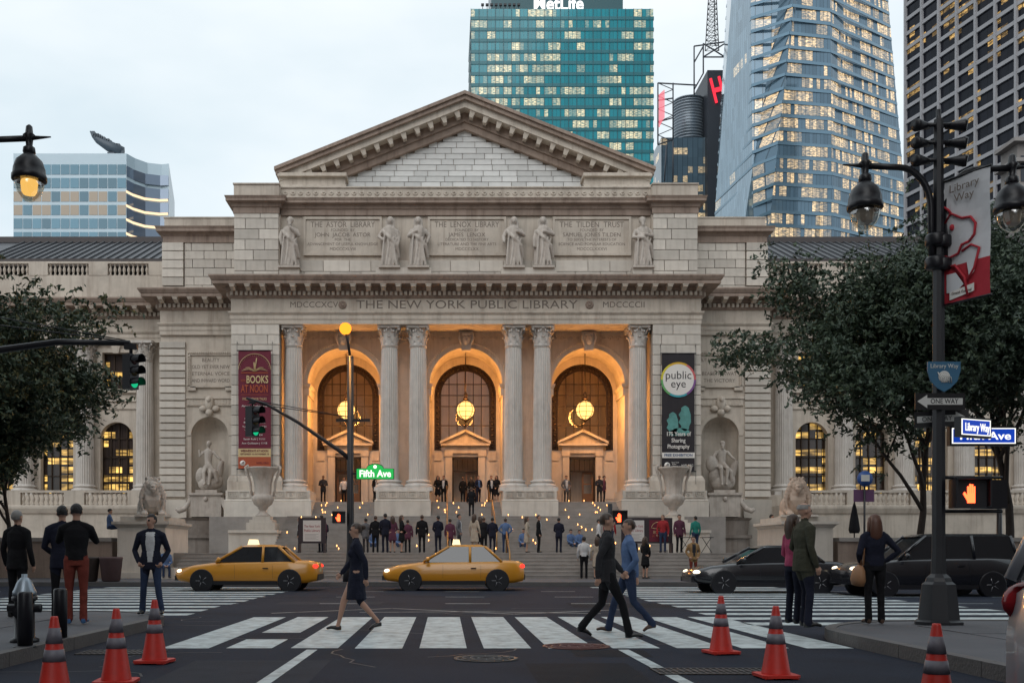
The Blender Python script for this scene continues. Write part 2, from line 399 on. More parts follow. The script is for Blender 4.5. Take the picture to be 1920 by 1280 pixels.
for k in range(8): leaf(cap, k * math.pi / 4, .51, .12, .5, .16, .1)
for k in range(8): leaf(cap, (k + .5) * math.pi / 4, .52, .3, .66, .15, .14)
for k in range(4):
    a = math.pi / 4 + k * math.pi / 2; c, s = math.cos(a), math.sin(a)
    cap.tube([(c * .55, s * .55, .6), (c * .68, s * .68, .95), (c * .84, s * .84, 1.12), (c * .93, s * .93, 1.04), (c * .88, s * .88, .95)], [.05, .06, .07, .07, .05], 6)
    b = k * math.pi / 2; cap.ball((math.cos(b) * .66, math.sin(b) * .66, 1.15), .11, 8, 5)
    for q in (-.35, .35): cap.tube([(math.cos(b + q) * .55, math.sin(b + q) * .55, .75), (math.cos(b + q * .6) * .66, math.sin(b + q * .6) * .66, 1.06)], .045, 5)
ab = []
for k in range(4):
    a = math.pi / 4 + k * math.pi / 2
    for da in (-.08, .08): ab.append((.98 * math.cos(a + da), .98 * math.sin(a + da)))
    ab.append((.70 * math.cos(a + math.pi / 4), .70 * math.sin(a + math.pi / 4)))
cap.prism(ab, 'z', 1.14, 1.3)
CAP = cap.mesh('capital', M_COL)
sh = MB(); ZB, ZT = 5.85, 14.3
prof = [(.64, 0), (.60, .06)] + [(.60 - .085 * (t ** 1.7), .12 + (ZT - ZB - .3) * t) for t in [i / 8 for i in range(9)]] + [(.5, ZT - ZB - .08), (.545, ZT - ZB - .04), (.545, ZT - ZB)]
sh.lathe(prof, 48, flute=1, fd=0.045)
SHAFT = sh.mesh('column', M_COL)
for p in SHAFT.polygons: p.use_smooth = False
bs = MB(); bs.lathe([(.86, 0), (.86, .02), (.9, .1), (.86, .2), (.74, .23), (.72, .3), (.78, .33), (.8, .39), (.76, .45), (.66, .47)], 24); bs.box(-.92, .92, -.92, .92, -.24, 0.003)
BASE = bs.mesh('base', M_COL)
def column(x, y, parent=LIB):
    c = inst(SHAFT, 'column', parent, (x, y, ZB))
    for me, nm, dz in ((CAP, 'capital', ZT - ZB), (BASE, 'base', -.47)):
        o = bpy.data.objects.new(nm, me); o.location = (0, 0, dz); put(o, c)
for x in (-10.93, -4.86, -3.03, 3.03, 4.86, 10.93): column(X(x), 63.35)
# ---- column pedestals with key pattern
def keyband(mb, x0, x1, y, z0, z1):
    h = z1 - z0; n = max(1, round((x1 - x0) / (h * 1.6))); w = (x1 - x0) / n; t = h * .1; d = .06
    for i in range(n):
        a = x0 + i * w + .03; b = x0 + (i + 1) * w - .03
        for (p, q, r, s_) in ((a, b, z0, z0 + t), (a, b, z1 - t, z1), (a, a + t, z0 + t, z1 - t), (b - t, b, z0 + t, z1 - t)): mb.box(p, q, y - d, y + .02, r, s_)
        m = (a + b) / 2
        if i % 2 == 0:
            for q in (-1, 1):
                e = m + q * .04; f = m + q * (w / 2 - .03 - 2.2 * t); lo, hi = sorted((e, f))
                mb.box(lo, hi, y - d, y + .02, z1 - 3.1 * t, z1 - 2.1 * t)
                lo, hi = sorted((f, f - q * t)); mb.box(lo, hi, y - d, y + .02, z0 + 2.1 * t, z1 - 3.1 * t)
                lo, hi = sorted((f, f - q * w * .28)); mb.box(lo, hi, y - d, y + .02, z0 + 2.1 * t, z0 + 3.1 * t)
                lo, hi = sorted((e, e + q * t)); mb.box(lo, hi, y - d, y + .02, z0 + 4.4 * t, z1 - 3.1 * t)
        else:
            mb.lathe([(.001, 0), (h * .3, 0)], 4, (m, y, z0 + h / 2)) if False else None
            for k in range(8):
                aa = k * math.pi / 4; mb.ball((m + h * .2 * math.cos(aa), y - .01, z0 + h / 2 + h * .2 * math.sin(aa)), (h * .09, .04, h * .09), 6, 4)
            mb.ball((m, y - .01, z0 + h / 2), (h * .1, .05, h * .1), 8, 4)
def pedestal(xa, xb, plinths):
    p = MB(); p.box(xa, xb, 61.55, 64.7, 3.35, 4.44); p.box(xa + .09, xb - .09, 61.66, 64.7, 4.44, 5.12)
    p.sweep([(-.3, 4.38), (.0, 4.38), (.07, 4.42), (.1, 4.5), (.03, 4.56), (-.3, 4.56)], [(xa + .09, 64.6), (xa + .09, 61.66), (xb - .09, 61.66), (xb - .09, 64.6)])
    o = p.build('pedestal', M_BLK, LIB)
    k = MB(); keyband(k, xa + .2, xb - .2, 61.66, 4.66, 5.08); k.build('greek_key', M_BLK, o)
for c in (-3.945, 3.945): pedestal(X(c - 1.74), X(c + 1.74), 2)
pedestal(X(-15.0), X(-9.6), 1); pedestal(X(9.6), X(15.0), 1)
# ---- outer piers carrying the banners
for s in (-1, 1):
    a, b = sorted((s * 11.72, s * 14.76))
    pr = MB(); pr.box(X(a) + .1, X(b) - .1, 62.62, 64.7, 5.12, 15.6)
    pr.sweep([(-.3, 5.13), (.2, 5.13), (.2, 5.75), (.14, 5.95), (.03, 6.1), (-.3, 6.1)], [(X(a), 64.7), (X(a), 62.5), (X(b), 62.5), (X(b), 64.7)])
    pr.build('pier', M_ST, LIB)
    ashlar(LIB, X(a), X(b), 6.1, 15.58, 62.5, 0.63, 1.45, thick=.3)
# ---- portico back wall with three arches and deep vaults
SPR, RA, YW, YI = 12.2, 2.37, 64.8, 67.6
def arc(cx, r, z, n=24): return [(cx + r * math.cos(math.pi - math.pi * i / n), z + r * math.sin(math.pi * i / n)) for i in range(n + 1)]
ARCHES = (-7.9, 0.05, 8.0)
aw = MB(); edges = [-11.75, -3.95, 3.95, 11.75]
for i, c in enumerate(ARCHES):
    cx = X(c); xa, xb = X(edges[i]), X(edges[i + 1]); A = arc(cx, RA, SPR)
    def q(p, r): aw.add([(p[0], YW, p[1]), (r[0], YW, r[1]), (r[0], YW, r[2]), (p[0], YW, p[2])], [(0, 1, 2, 3)])
    aw.add([(xa, YW, 4.4), (A[0][0], YW, 4.4), (A[0][0], YW, SPR), (A[0][0], YW, 15.62), (xa, YW, 15.62)], [(0, 1, 2, 3, 4)])
    aw.add([(xb, YW, 4.4), (A[-1][0], YW, 4.4), (A[-1][0], YW, SPR), (A[-1][0], YW, 15.62), (xb, YW, 15.62)], [(0, 1, 2, 3, 4)])
    for (p, r) in zip(A[:-1], A[1:]): aw.add([(p[0], YW, p[1]), (r[0], YW, r[1]), (r[0], YW, 15.62), (p[0], YW, 15.62)], [(0, 1, 2, 3)])
    P = [(A[0][0], 4.4)] + A + [(A[-1][0], 4.4)]
    for (p, r) in zip(P[:-1], P[1:]): aw.add([(p[0], YW, p[1]), (r[0], YW, r[1]), (r[0], YI + .2, r[1]), (p[0], YI + .2, p[1])], [(0, 1, 2, 3)])
aw.build('arcade_wall', M_ST, LIB)
for c in ARCHES:
    cx = X(c)
    av = MB()   # archivolt mouldings
    for r0, r1, d in ((RA - .0, RA + .26, .05), (RA + .26, RA + .4, .12), (RA + .4, RA + .46, .07)):
        o_, i_ = arc(cx, r1, SPR, 32), arc(cx, r0, SPR, 32)
        for k in range(32):
            a, b, e, f = o_[k], o_[k + 1], i_[k + 1], i_[k]
            av.add([(p[0], y, p[1]) for y in (YW - d, YW + .02) for p in (a, b, e, f)], [(0, 1, 2, 3), (4, 7, 6, 5), (0, 4, 5, 1), (1, 5, 6, 2), (2, 6, 7, 3), (3, 7, 4, 0)])
    av.build('archivolt', M_ST, LIB)
    eg = MB(); n = 60
    for k in range(n):
        a = math.pi * (k + .5) / n; eg.ball((cx + (RA + .33) * math.cos(a), YW - .12, SPR + (RA + .33) * math.sin(a)), .045, 6, 4)
    eg.build('bead_moulding', M_ST, LIB, kind='stuff')
    ks = MB(); ks.prism([(cx - .28, 14.35), (cx + .28, 14.35), (cx + .45, 15.58), (cx - .45, 15.58)], 'y', YW - .4, YW)
    ks.ball((cx, YW - .45, 15.0), (.25, .2, .33), 10, 8); ks.ball((cx, YW - .6, 14.95), (.07, .12, .1), 6, 5); ks.ball((cx, YW - .45, 15.36), (.33, .18, .12), 8, 5)
    for q in (-1, 1): ks.tube([(cx + q * .38, YW - .42, 15.45), (cx + q * .45, YW - .42, 15.1), (cx + q * .3, YW - .4, 14.7)], [.1, .1, .05], 6)
    ks.build('keystone', M_COL, LIB)
    for s in (-1, 1):
        im = MB(); x0, x1 = sorted((cx + s * (RA - .06), cx + s * (RA + .55)))
        im.sweep([(-.1, 11.5), (.05, 11.5), (.05, 11.95), (.1, 12.0), (.16, 12.15), (.16, 12.22), (-.1, 12.22)], [(x0, YI), (x0, YW), (x1, YW), (x1, YI)] if s > 0 else [(x0, YI), (x0, YW), (x1, YW), (x1, YI)])
        im.build('impost', M_ST, LIB)
# carved scroll frieze under the ceiling
sc = MB(); x = X(-11.4)
while x < X(11.5):
    if all(abs(x - X(c)) > .55 for c in ARCHES):
        pts = [(x + .2 * (1 - t / 10) * math.cos(t * .75), YW - .03, 15.2 + .16 * (1 - t / 12) * math.sin(t * .75)) for t in range(11)]
        sc.tube(pts, [.035] * 11, 5)
    x += .52
sc.build('scroll_frieze', M_ST, LIB)
# ---- inner walls, bronze screens, doors
M_IN = mat('vestibule_stone', (0.46, 0.36, 0.24), 0.7, var=0.4, vscale=1.0)
M_PANE = glass('window_glass', (0.95, 0.85, 0.7), 0.94)
M_OAK = mat('oak', (0.16, 0.075, 0.03), 0.4, var=0.4, vscale=5)
for i, c in enumerate(ARCHES):
    cx = X(c); w = MB(); D = 0.885
    w.box(cx - 2.5, cx - D, YI, YI + .3, 4.4, 8.2); w.box(cx + D, cx + 2.5, YI, YI + .3, 4.4, 8.2); w.box(cx - D, cx + D, YI, YI + .3, 7.77, 8.2)
    o_, i_ = arc(cx, 2.6, 11.95, 24), arc(cx, 2.1, 11.95, 24)
    for k in range(24):
        w.add([(p[0], y, p[1]) for y in (YI, YI + .3) for p in (o_[k], o_[k + 1], i_[k + 1], i_[k])], [(0, 1, 2, 3), (4, 7, 6, 5), (0, 4, 5, 1), (2, 6, 7, 3)])
    for s in (-1, 1):
        a, b = sorted((cx + s * 2.1, cx + s * 2.6)); w.box(a, b, YI, YI + .3, 8.2, 11.95)
    w.build('inner_wall', M_ST, LIB)
    d = MB()   # door surround
    for s in (-1, 1):
        a, b = sorted((cx + s * .9, cx + s * 1.35)); d.box(a, b, YI - .14, YI, 4.5, 7.8); d.box(a - .05, b + .05, YI - .2, YI - .002, 7.8, 8.0)
        a, b = sorted((cx + s * 1.5, cx + s * 2.2)); d.box(a + .05, b - .05, YI - .05, YI - .001, 4.9, 7.4); d.box(a + .1, b - .1, YI - .09, YI - .002, 7.5, 8.1)
    d.box(cx - 1.4, cx + 1.4, YI - .16, YI, 8.0, 8.5); d.box(cx - 1.66, cx + 1.66, YI - .42, YI, 8.5, 8.64)
    d.prism([(cx - 1.6, 8.64), (cx + 1.6, 8.64), (cx, 9.38)], 'y', YI - .15, YI + .1)
    for s in (-1, 1): d.prism([(cx + s * 1.72, 8.62), (cx + s * 1.72, 8.78), (cx, 9.6), (cx, 9.4)], 'y', YI - .45, YI + .1)
    d.build('door_surround', M_ST, LIB)
    br = MB()  # bronze border: cells between two rims
    for r0, r1 in ((1.63, 1.70), (2.02, 2.11)):
        o_, i_ = arc(cx, r1, 11.95, 32), arc(cx, r0, 11.95, 32)
        for k in range(32): br.add([(p[0], y, p[1]) for y in (YI + .08, YI + .2) for p in (o_[k], o_[k + 1], i_[k + 1], i_[k])], [(0, 1, 2, 3), (4, 7, 6, 5), (0, 4, 5, 1), (2, 6, 7, 3)])
        for s in (-1, 1):
            a, b = sorted((cx + s * r0, cx + s * r1)); br.box(a, b, YI + .08, YI + .2, 8.2, 11.95)
    for k in range(19):
        a = math.pi * k / 18; p0 = (cx + 1.67 * math.cos(a), YI + .13, 11.95 + 1.67 * math.sin(a)); p1 = (cx + 2.06 * math.cos(a), YI + .13, 11.95 + 2.06 * math.sin(a))
        br.tube([p0, p1], .028, 4)
        if k < 18:
            a += math.pi / 36; m = (cx + 1.865 * math.cos(a), YI + .13, 11.95 + 1.865 * math.sin(a)); br.ball(m, (.1, .03, .1), 8, 5)
    for s in (-1, 1):
        for k in range(10):
            z = 8.25 + k * .385; br.box(*sorted((cx + s * 1.68, cx + s * 2.04)), YI + .1, YI + .17, z, z + .05); br.ball((cx + s * 1.86, YI + .13, z + .21), (.1, .03, .1), 8, 5)
    bo = br.build('bronze_screen', M_BRONZE, LIB)
    bk = MB()
    o_, i_ = arc(cx, 2.1, 11.95, 24), arc(cx, 1.66, 11.95, 24)
    for k in range(24): bk.add([(p[0], YI + .22, p[1]) for p in (o_[k], o_[k + 1], i_[k + 1], i_[k])], [(0, 1, 2, 3)])
    for s in (-1, 1): bk.add([(cx + s * a, YI + .22, z) for a, z in ((1.66, 8.2), (2.1, 8.2), (2.1, 11.95), (1.66, 11.95))], [(0, 1, 2, 3)])
    bk.build('screen_backing', mat('bronze_backing', (0.05, 0.025, 0.015), 0.6), bo)
    mu = MB()
    for x in (-1.1, -.55, 0, .55, 1.1):
        top = 11.95 + math.sqrt(1.66 ** 2 - x * x); mu.box(cx + x - .03, cx + x + .03, YI + .1, YI + .17, 8.2, top)
    for z in (9.9, 11.2, 11.95, 12.7): 
        hw = 1.64 if z <= 11.95 else math.sqrt(1.64 ** 2 - (z - 11.95) ** 2); mu.box(cx - hw, cx + hw, YI + .11, YI + .16, z - .03, z + .03)
    mu.build('muntin', M_BRONZE, bo)
    pn = MB(); A = arc(cx, 1.66, 11.95, 24); pn.add([(p[0], YI + .18, p[1]) for p in A] + [(cx + 1.66, YI + .18, 8.2), (cx - 1.66, YI + .18, 8.2)], [list(range(27))])
    pn.build('pane', M_PANE, bo)
    # doorway: bronze frame, transom and leaves
    f = MB(); f.box(cx - D, cx - D + .1, YI + .05, YI + .3, 4.5, 7.77); f.box(cx + D - .1, cx + D, YI + .05, YI + .3, 4.5, 7.77); f.box(cx - D, cx + D, YI + .05, YI + .3, 7.6, 7.77); f.box(cx - D, cx + D, YI + .1, YI + .25, 6.75, 6.85)
    for k in range(1, 5): f.box(cx - D + k * .354 - .015, cx - D + k * .354 + .015, YI + .12, YI + .2, 6.85, 7.6)
    do = f.build('door_frame', M_BRONZE, LIB)
    for s in ((-1, 1) if i == 0 else (1,)):
        L = MB(); x0, x1 = sorted((cx + s * .02, cx + s * .78))
        for (a, b, e, g) in ((x0, x0 + .12, 4.52, 6.75), (x1 - .12, x1, 4.52, 6.75), (x0 + .12, x1 - .12, 4.52, 5.3), (x0 + .12, x1 - .12, 6.6, 6.75), (x0 + .12, x1 - .12, 5.9, 5.98)): L.box(a, b, YI + .3, YI + .36, e, g)
        L.build('door_leaf', M_OAK, do)
    # vestibule behind
    v = MB(); y0, y1 = YI + .5, YI + 9
    v.add([(cx - 3.8, y0, 4.5), (cx + 3.8, y0, 4.5), (cx + 3.8, y1, 4.5), (cx - 3.8, y1, 4.5), (cx - 3.8, y0, 14.6), (cx + 3.8, y0, 14.6), (cx + 3.8, y1, 14.6), (cx - 3.8, y1, 14.6)],
          [(0, 1, 2, 3), (4, 5, 6, 7), (3, 2, 6, 7), (0, 3, 7, 4), (1, 2, 6, 5)])
    for k in range(5): 
        xx = cx - 3 + 1.5 * k; v.box(xx - .25, xx + .25, y1 - .5, y1 - .01, 4.5, 9.5)
    v.box(cx - 3.7, cx + 3.7, y1 - .7, y1 - .02, 9.5, 10.1)
    v.build('vestibule', M_IN, LIB)
# ---- attic: stones, panels, wave band, cornice
for s in (-1, 1):
    a, b = sorted((s * 11.86, s * 14.7)); ashlar(LIB, X(a), X(b), 18.45, 23.1, 63.1, 0.66, 1.15, thick=.2)
ashlar(LIB, X(-11.8), X(11.8), 18.45, 19.9, 63.5, 0.72, 1.7, thick=.15)
AP = [(X(-14.72), 69), (X(-14.72), 63.08), (X(-11.83), 63.08), (X(-11.83), 63.48)]; AP = AP + [(2 * AX - a, b) for a, b in reversed(AP)]
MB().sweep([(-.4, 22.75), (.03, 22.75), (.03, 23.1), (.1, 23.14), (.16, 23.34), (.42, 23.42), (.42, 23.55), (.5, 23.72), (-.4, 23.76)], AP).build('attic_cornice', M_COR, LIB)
pp = MB()
for s in (-1, 1):
    a, b = sorted((s * 11.85, s * 14.72)); pp.box(X(a), X(b), 63.15, 68, 23.74, 24.6); pp.box(X(a) - .05, X(b) + .05, 63.08, 68, 24.6, 24.68)
pp.box(X(-11.84), X(11.84), 63.52, 66, 23.74, 24.5); pp.box(X(-11.84), X(11.84), 63.44, 66, 24.5, 24.58); pp.box(X(-11.84), X(11.84), 63.46, 63.53, 23.78, 23.88)
pp.build('parapet', M_ST, LIB)
wv = MB(); k = 0
while k < 48:
    x = X(-11.5) + k * .489; wv.tube([(x + .17 * (1 - t / 11) * math.cos(t * .7 + 3), 63.5, 24.19 + .17 * (1 - t / 11) * math.sin(t * .7 + 3)) for t in range(10)] , .035, 5); k += 1
wv.build('wave_scroll', M_ST, LIB, kind='stuff')
TX = ((-7.85, ('THE  ASTOR  LIBRARY', 'FOUNDED  BY', 'JOHN  JACOB  ASTOR', 'FOR  THE', 'ADVANCEMENT OF USEFUL KNOWLEDGE', 'MDCCCXLVIII')),
      (.08, ('THE  LENOX  LIBRARY', 'FOUNDED  BY', 'JAMES  LENOX', 'DEDICATED TO HISTORY', 'LITERATURE AND THE FINE ARTS', 'MDCCCLXX')),
      (8.05, ('THE  TILDEN  TRUST', 'FOUNDED  BY', 'SAMUEL JONES TILDEN', 'TO SERVE THE INTERESTS OF', 'SCIENCE AND POPULAR EDUCATION', 'MDCCCLXXXVI')))
for c, lines in TX:
    cx = X(c); f = MB()
    f.box(cx - 2.38, cx + 2.38, 63.54, 63.64, 20.3, 22.56)
    for (a, b, e, g) in ((-2.5, 2.5, 22.5, 22.66), (-2.5, 2.5, 20.2, 20.36), (-2.5, -2.36, 20.36, 22.5), (2.36, 2.5, 20.36, 22.5)): f.box(cx + a, cx + b, 63.46, 63.66, e, g)
    o = f.build('inscription_panel', M_ST, LIB)
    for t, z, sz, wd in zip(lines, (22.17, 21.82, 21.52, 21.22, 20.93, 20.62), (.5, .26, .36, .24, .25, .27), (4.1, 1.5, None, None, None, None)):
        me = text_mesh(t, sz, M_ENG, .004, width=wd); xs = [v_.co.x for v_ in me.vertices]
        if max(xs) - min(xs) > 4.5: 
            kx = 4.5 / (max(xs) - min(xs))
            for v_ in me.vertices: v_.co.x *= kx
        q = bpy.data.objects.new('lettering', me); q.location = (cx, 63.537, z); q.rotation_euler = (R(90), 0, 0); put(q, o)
ped = MB()
for c, hw in ((-11.15, .62), (11.15, .62), (-3.93, 1.75), (3.97, 1.75)): ped.box(X(c - hw), X(c + hw), 62.75, 63.6, 18.45, 19.22)
ped.build('statue_pedestal', M_BLK, LIB)
# ---- pediment
ze, za, hw = 26.87, 31.93, 12.67
def chev(mb, o0, o1, y0, y1, h=hw):
    sl = (za - ze) / hw; e = za - sl * h
    for s in (-1, 1):
        mb.add([(X(s * h), y, e + o) for y in (y0, y1) for o in (o0, o1)] + [(X(0), y, za + o) for y in (y0, y1) for o in (o0, o1)], [(0, 1, 5, 4), (2, 6, 7, 3), (0, 4, 6, 2), (1, 3, 7, 5), (0, 2, 3, 1)])
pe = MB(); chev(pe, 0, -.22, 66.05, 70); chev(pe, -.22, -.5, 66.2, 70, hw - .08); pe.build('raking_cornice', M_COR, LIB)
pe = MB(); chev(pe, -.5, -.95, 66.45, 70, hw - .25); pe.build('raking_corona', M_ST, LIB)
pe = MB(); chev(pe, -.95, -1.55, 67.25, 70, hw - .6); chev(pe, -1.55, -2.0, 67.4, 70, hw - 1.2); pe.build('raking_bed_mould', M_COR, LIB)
RM = MB(); RM.frustum(0, -.35, -.42, 0, .12, .25, .2, .37); RMM = RM.mesh('modillion', M_ST)
sl = math.atan2(za - ze, hw)
for s in (-1, 1):
    for k in range(13):
        x = s * (.55 + k * .9); inst(RMM, 'modillion', LIB, (X(x), 67.25, za - abs(x) * math.tan(sl) - .93), rot=(0, s * sl, 0))
ty = MB(); ty.prism([(X(-8.6), 24.4), (X(8.6), 24.4), (X(8.6), 26.6), (X(0), 30.2), (X(-8.6), 26.6)], 'y', 67.9, 69.5); ty.build('tympanum', M_ST, LIB)
ashlar(LIB, 0, 0, 25.3, 29.95, 67.75, .39, 1.25, UNIT_T, lim=lambda z: (X(-min(8.0, (30.15 - z) / .4)), X(min(8.0, (30.15 - z) / .4))), thick=.2)
for s in (-1, 1):
    rt = MB(); a, b = sorted((s * 8.0, s * 12.35)); rt.box(X(a), X(b), 66.5, 69, 24.5, 26.45); rt.box(X(a) - .08, X(b) + .08, 66.3, 69, 25.55, 25.75); rt.box(X(a) - .12, X(b) + .12, 66.2, 69, 26.3, 26.52)
    rt.build('pediment_return', M_ST, LIB)
rf = MB(); rf.prism([(X(-12.6), 26.8), (X(0), 31.85), (X(12.6), 26.8), (X(12.6), 24.3), (X(-12.6), 24.3)], 'y', 69.9, 92); rf.build('roof', M_ROOF, LIB)
# ---- pavilions either side of the portico
NX = 16.85
for s in (-1, 1):
    m = lambda a: X(s * a)
    def bx(mb, a, b, y0, y1, z0, z1): mb.box(*sorted((m(a), m(b))), y0, y1, z0, z1)
    p = MB()     # wall around the niche
    cx = m(NX); A = arc(cx, 1.22, 9.0, 20); xa, xb = sorted((m(14.7), m(18.35))); y = 65.75
    p.add([(xa, y, 1.25), (A[0][0], y, 1.25), (A[0][0], y, 9.0), (A[0][0], y, 15.62), (xa, y, 15.62)], [(0, 1, 2, 3, 4)])
    p.add([(xb, y, 1.25), (A[-1][0], y, 1.25), (A[-1][0], y, 9.0), (A[-1][0], y, 15.62), (xb, y, 15.62)], [(0, 1, 2, 3, 4)])
    for a, b in zip(A[:-1], A[1:]): p.add([(a[0], y, a[1]), (b[0], y, b[1]), (b[0], y, 15.62), (a[0], y, 15.62)], [(0, 1, 2, 3)])
    bx(p, 18.35, 20.1, 65.75, 69.3, 1.25, 15.62)
    p.build('pavilion_wall', M_ST, LIB)
    ni = MB(); n = 14     # half-round niche with domed head
    for j in range(n):
        a0, a1 = math.pi * j / n, math.pi * (j + 1) / n
        c0, c1 = (cx - 1.22 * math.cos(a0), y + 1.1 * math.sin(a0)), (cx - 1.22 * math.cos(a1), y + 1.1 * math.sin(a1))
        ni.add([(*c0, 1.25), (*c1, 1.25), (*c1, 9.0), (*c0, 9.0)], [(0, 1, 2, 3)])
        for k in range(6):
            b0, b1 = math.pi / 2 * k / 6, math.pi / 2 * (k + 1) / 6
            ni.add([(cx - 1.22 * math.cos(a) * math.cos(b), y + 1.1 * math.sin(a) * math.cos(b), 9.0 + 1.22 * math.sin(b)) for a, b in ((a0, b0), (a1, b0), (a1, b1), (a0, b1))], [(0, 1, 2, 3)], smooth=True)
    nb = ni.build('niche', M_ST, LIB)
    MB().sweep([(0, 8.9), (-.1, 8.92), (-.1, 9.04), (0, 9.06)], [(cx - 1.2 * math.cos(math.pi * j / 14), y + 1.08 * math.sin(math.pi * j / 14)) for j in range(15)]).build('niche_moulding', M_ST, nb)
    t = MB()     # archivolt, carved cartouche, band, inscription tablet
    for (a, b) in zip(arc(cx, 1.5, 9.0, 24)[:-1], arc(cx, 1.5, 9.0, 24)[1:]):
        ia = (cx + (a[0] - cx) * .82, 9 + (a[1] - 9) * .82); ib = (cx + (b[0] - cx) * .82, 9 + (b[1] - 9) * .82)
        t.add([(q[0], yy, q[1]) for yy in (y - .06, y + .02) for q in (a, b, ib, ia)], [(0, 1, 2, 3), (4, 7, 6, 5), (0, 4, 5, 1), (2, 6, 7, 3)])
    bx(t, 15.05, 18.35, y - .1, y, 10.95, 11.4); bx(t, 14.95, 18.4, y - .18, y, 11.4, 11.55)
    for k in range(16): bx(t, 15.15 + k * .2, 15.27 + k * .2, y - .13, y - .09, 11.02, 11.34)
    t.ball((cx, y - .2, 11.1), (.32, .22, .5), 10, 8); t.ball((cx, y - .35, 11.3), (.17, .15, .2), 8, 6); t.ball((cx - .4, y - .15, 10.75), (.3, .15, .2), 8, 6); t.ball((cx + .4, y - .15, 10.75), (.3, .15, .2), 8, 6); t.ball((cx, y - .2, 10.5), (.25, .2, .25), 8, 6)
    t.build('niche_ornament', M_ST, LIB)
    f = MB(); zc0, zc1 = 11.95, 14.55
    bx(f, 15.4, 18.15, y - .06, y, zc0 + .25, zc1 - .25)
    for (a, b, e, g) in ((15.15, 18.35, zc1 - .28, zc1), (15.15, 15.42, zc0 + .3, zc1 - .28), (18.1, 18.35, zc0 + .3, zc1 - .28), (15.2, 15.8, zc0, zc0 + .26), (17.75, 18.3, zc0, zc0 + .26), (15.42, 18.1, zc0 + .2, zc0 + .32)): bx(f, a, b, y - .16, y, e, g)
    for k in range(22): f.ball((m(15.25 + k * .142), y - .17, zc1 - .14), .07, 6, 4)
    for k in range(14):
        for a in (15.28, 18.22): f.ball((m(a), y - .17, zc0 + .4 + k * .14), .065, 6, 4)
    o = f.build('inscription_tablet', M_ST, LIB)
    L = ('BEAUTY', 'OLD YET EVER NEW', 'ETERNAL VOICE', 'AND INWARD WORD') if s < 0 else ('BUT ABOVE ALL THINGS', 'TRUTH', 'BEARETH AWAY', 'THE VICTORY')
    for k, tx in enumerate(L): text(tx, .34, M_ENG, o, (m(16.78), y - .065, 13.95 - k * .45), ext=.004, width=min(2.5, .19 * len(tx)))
    # rusticated quoins, lower order and attic
    q0 = MB(); nq = 21; hq = (15.2 - 4.9) / nq
    for k in range(nq): block(LIB, *sorted((m(18.45), m(20.14))), 65.6, 65.9, 4.9 + k * hq + .05, 4.9 + (k + 1) * hq - .05, name='quoin')
    bx(q0, 18.35, 20.3, 65.45, 66, 1.25, 3.6); bx(q0, 18.35, 20.2, 65.55, 66, 3.6, 4.75); q0.build('plinth', M_BLK, LIB)
    for k in range(5): block(LIB, *sorted((m(18.7), m(20.1))), 66.05, 66.4, 18.95 + k * .58 + .03, 18.95 + (k + 1) * .58 - .03, name='quoin')
    ashlar(LIB, *sorted((m(14.75), m(18.65))), 18.45, 21.9, 66.2, .6, 1.3, thick=.6)
    ap = MB(); bx(ap, 14.7, 20.05, 66.45, 69, 18.4, 21.9); bx(ap, 14.7, 20.1, 66.1, 66.5, 18.4, 18.9); bx(ap, 14.7, 20.0, 66.25, 69, 22.8, 23.5); bx(ap, 14.7, 20.05, 66.2, 69, 23.5, 23.58); ap.build('pavilion_attic', M_ST, LIB)
    pth = [(X(-20.05), 69), (X(-20.05), 66.15), (X(-14.6), 66.15)] if s < 0 else [(X(14.6), 66.15), (X(20.05), 66.15), (X(20.05), 69)]
    MB().sweep([(-.3, 21.85), (.02, 21.85), (.02, 22.25), (.15, 22.4), (.38, 22.5), (.38, 22.65), (.46, 22.82), (-.3, 22.85)], pth).build('pavilion_cornice', M_COR, LIB)
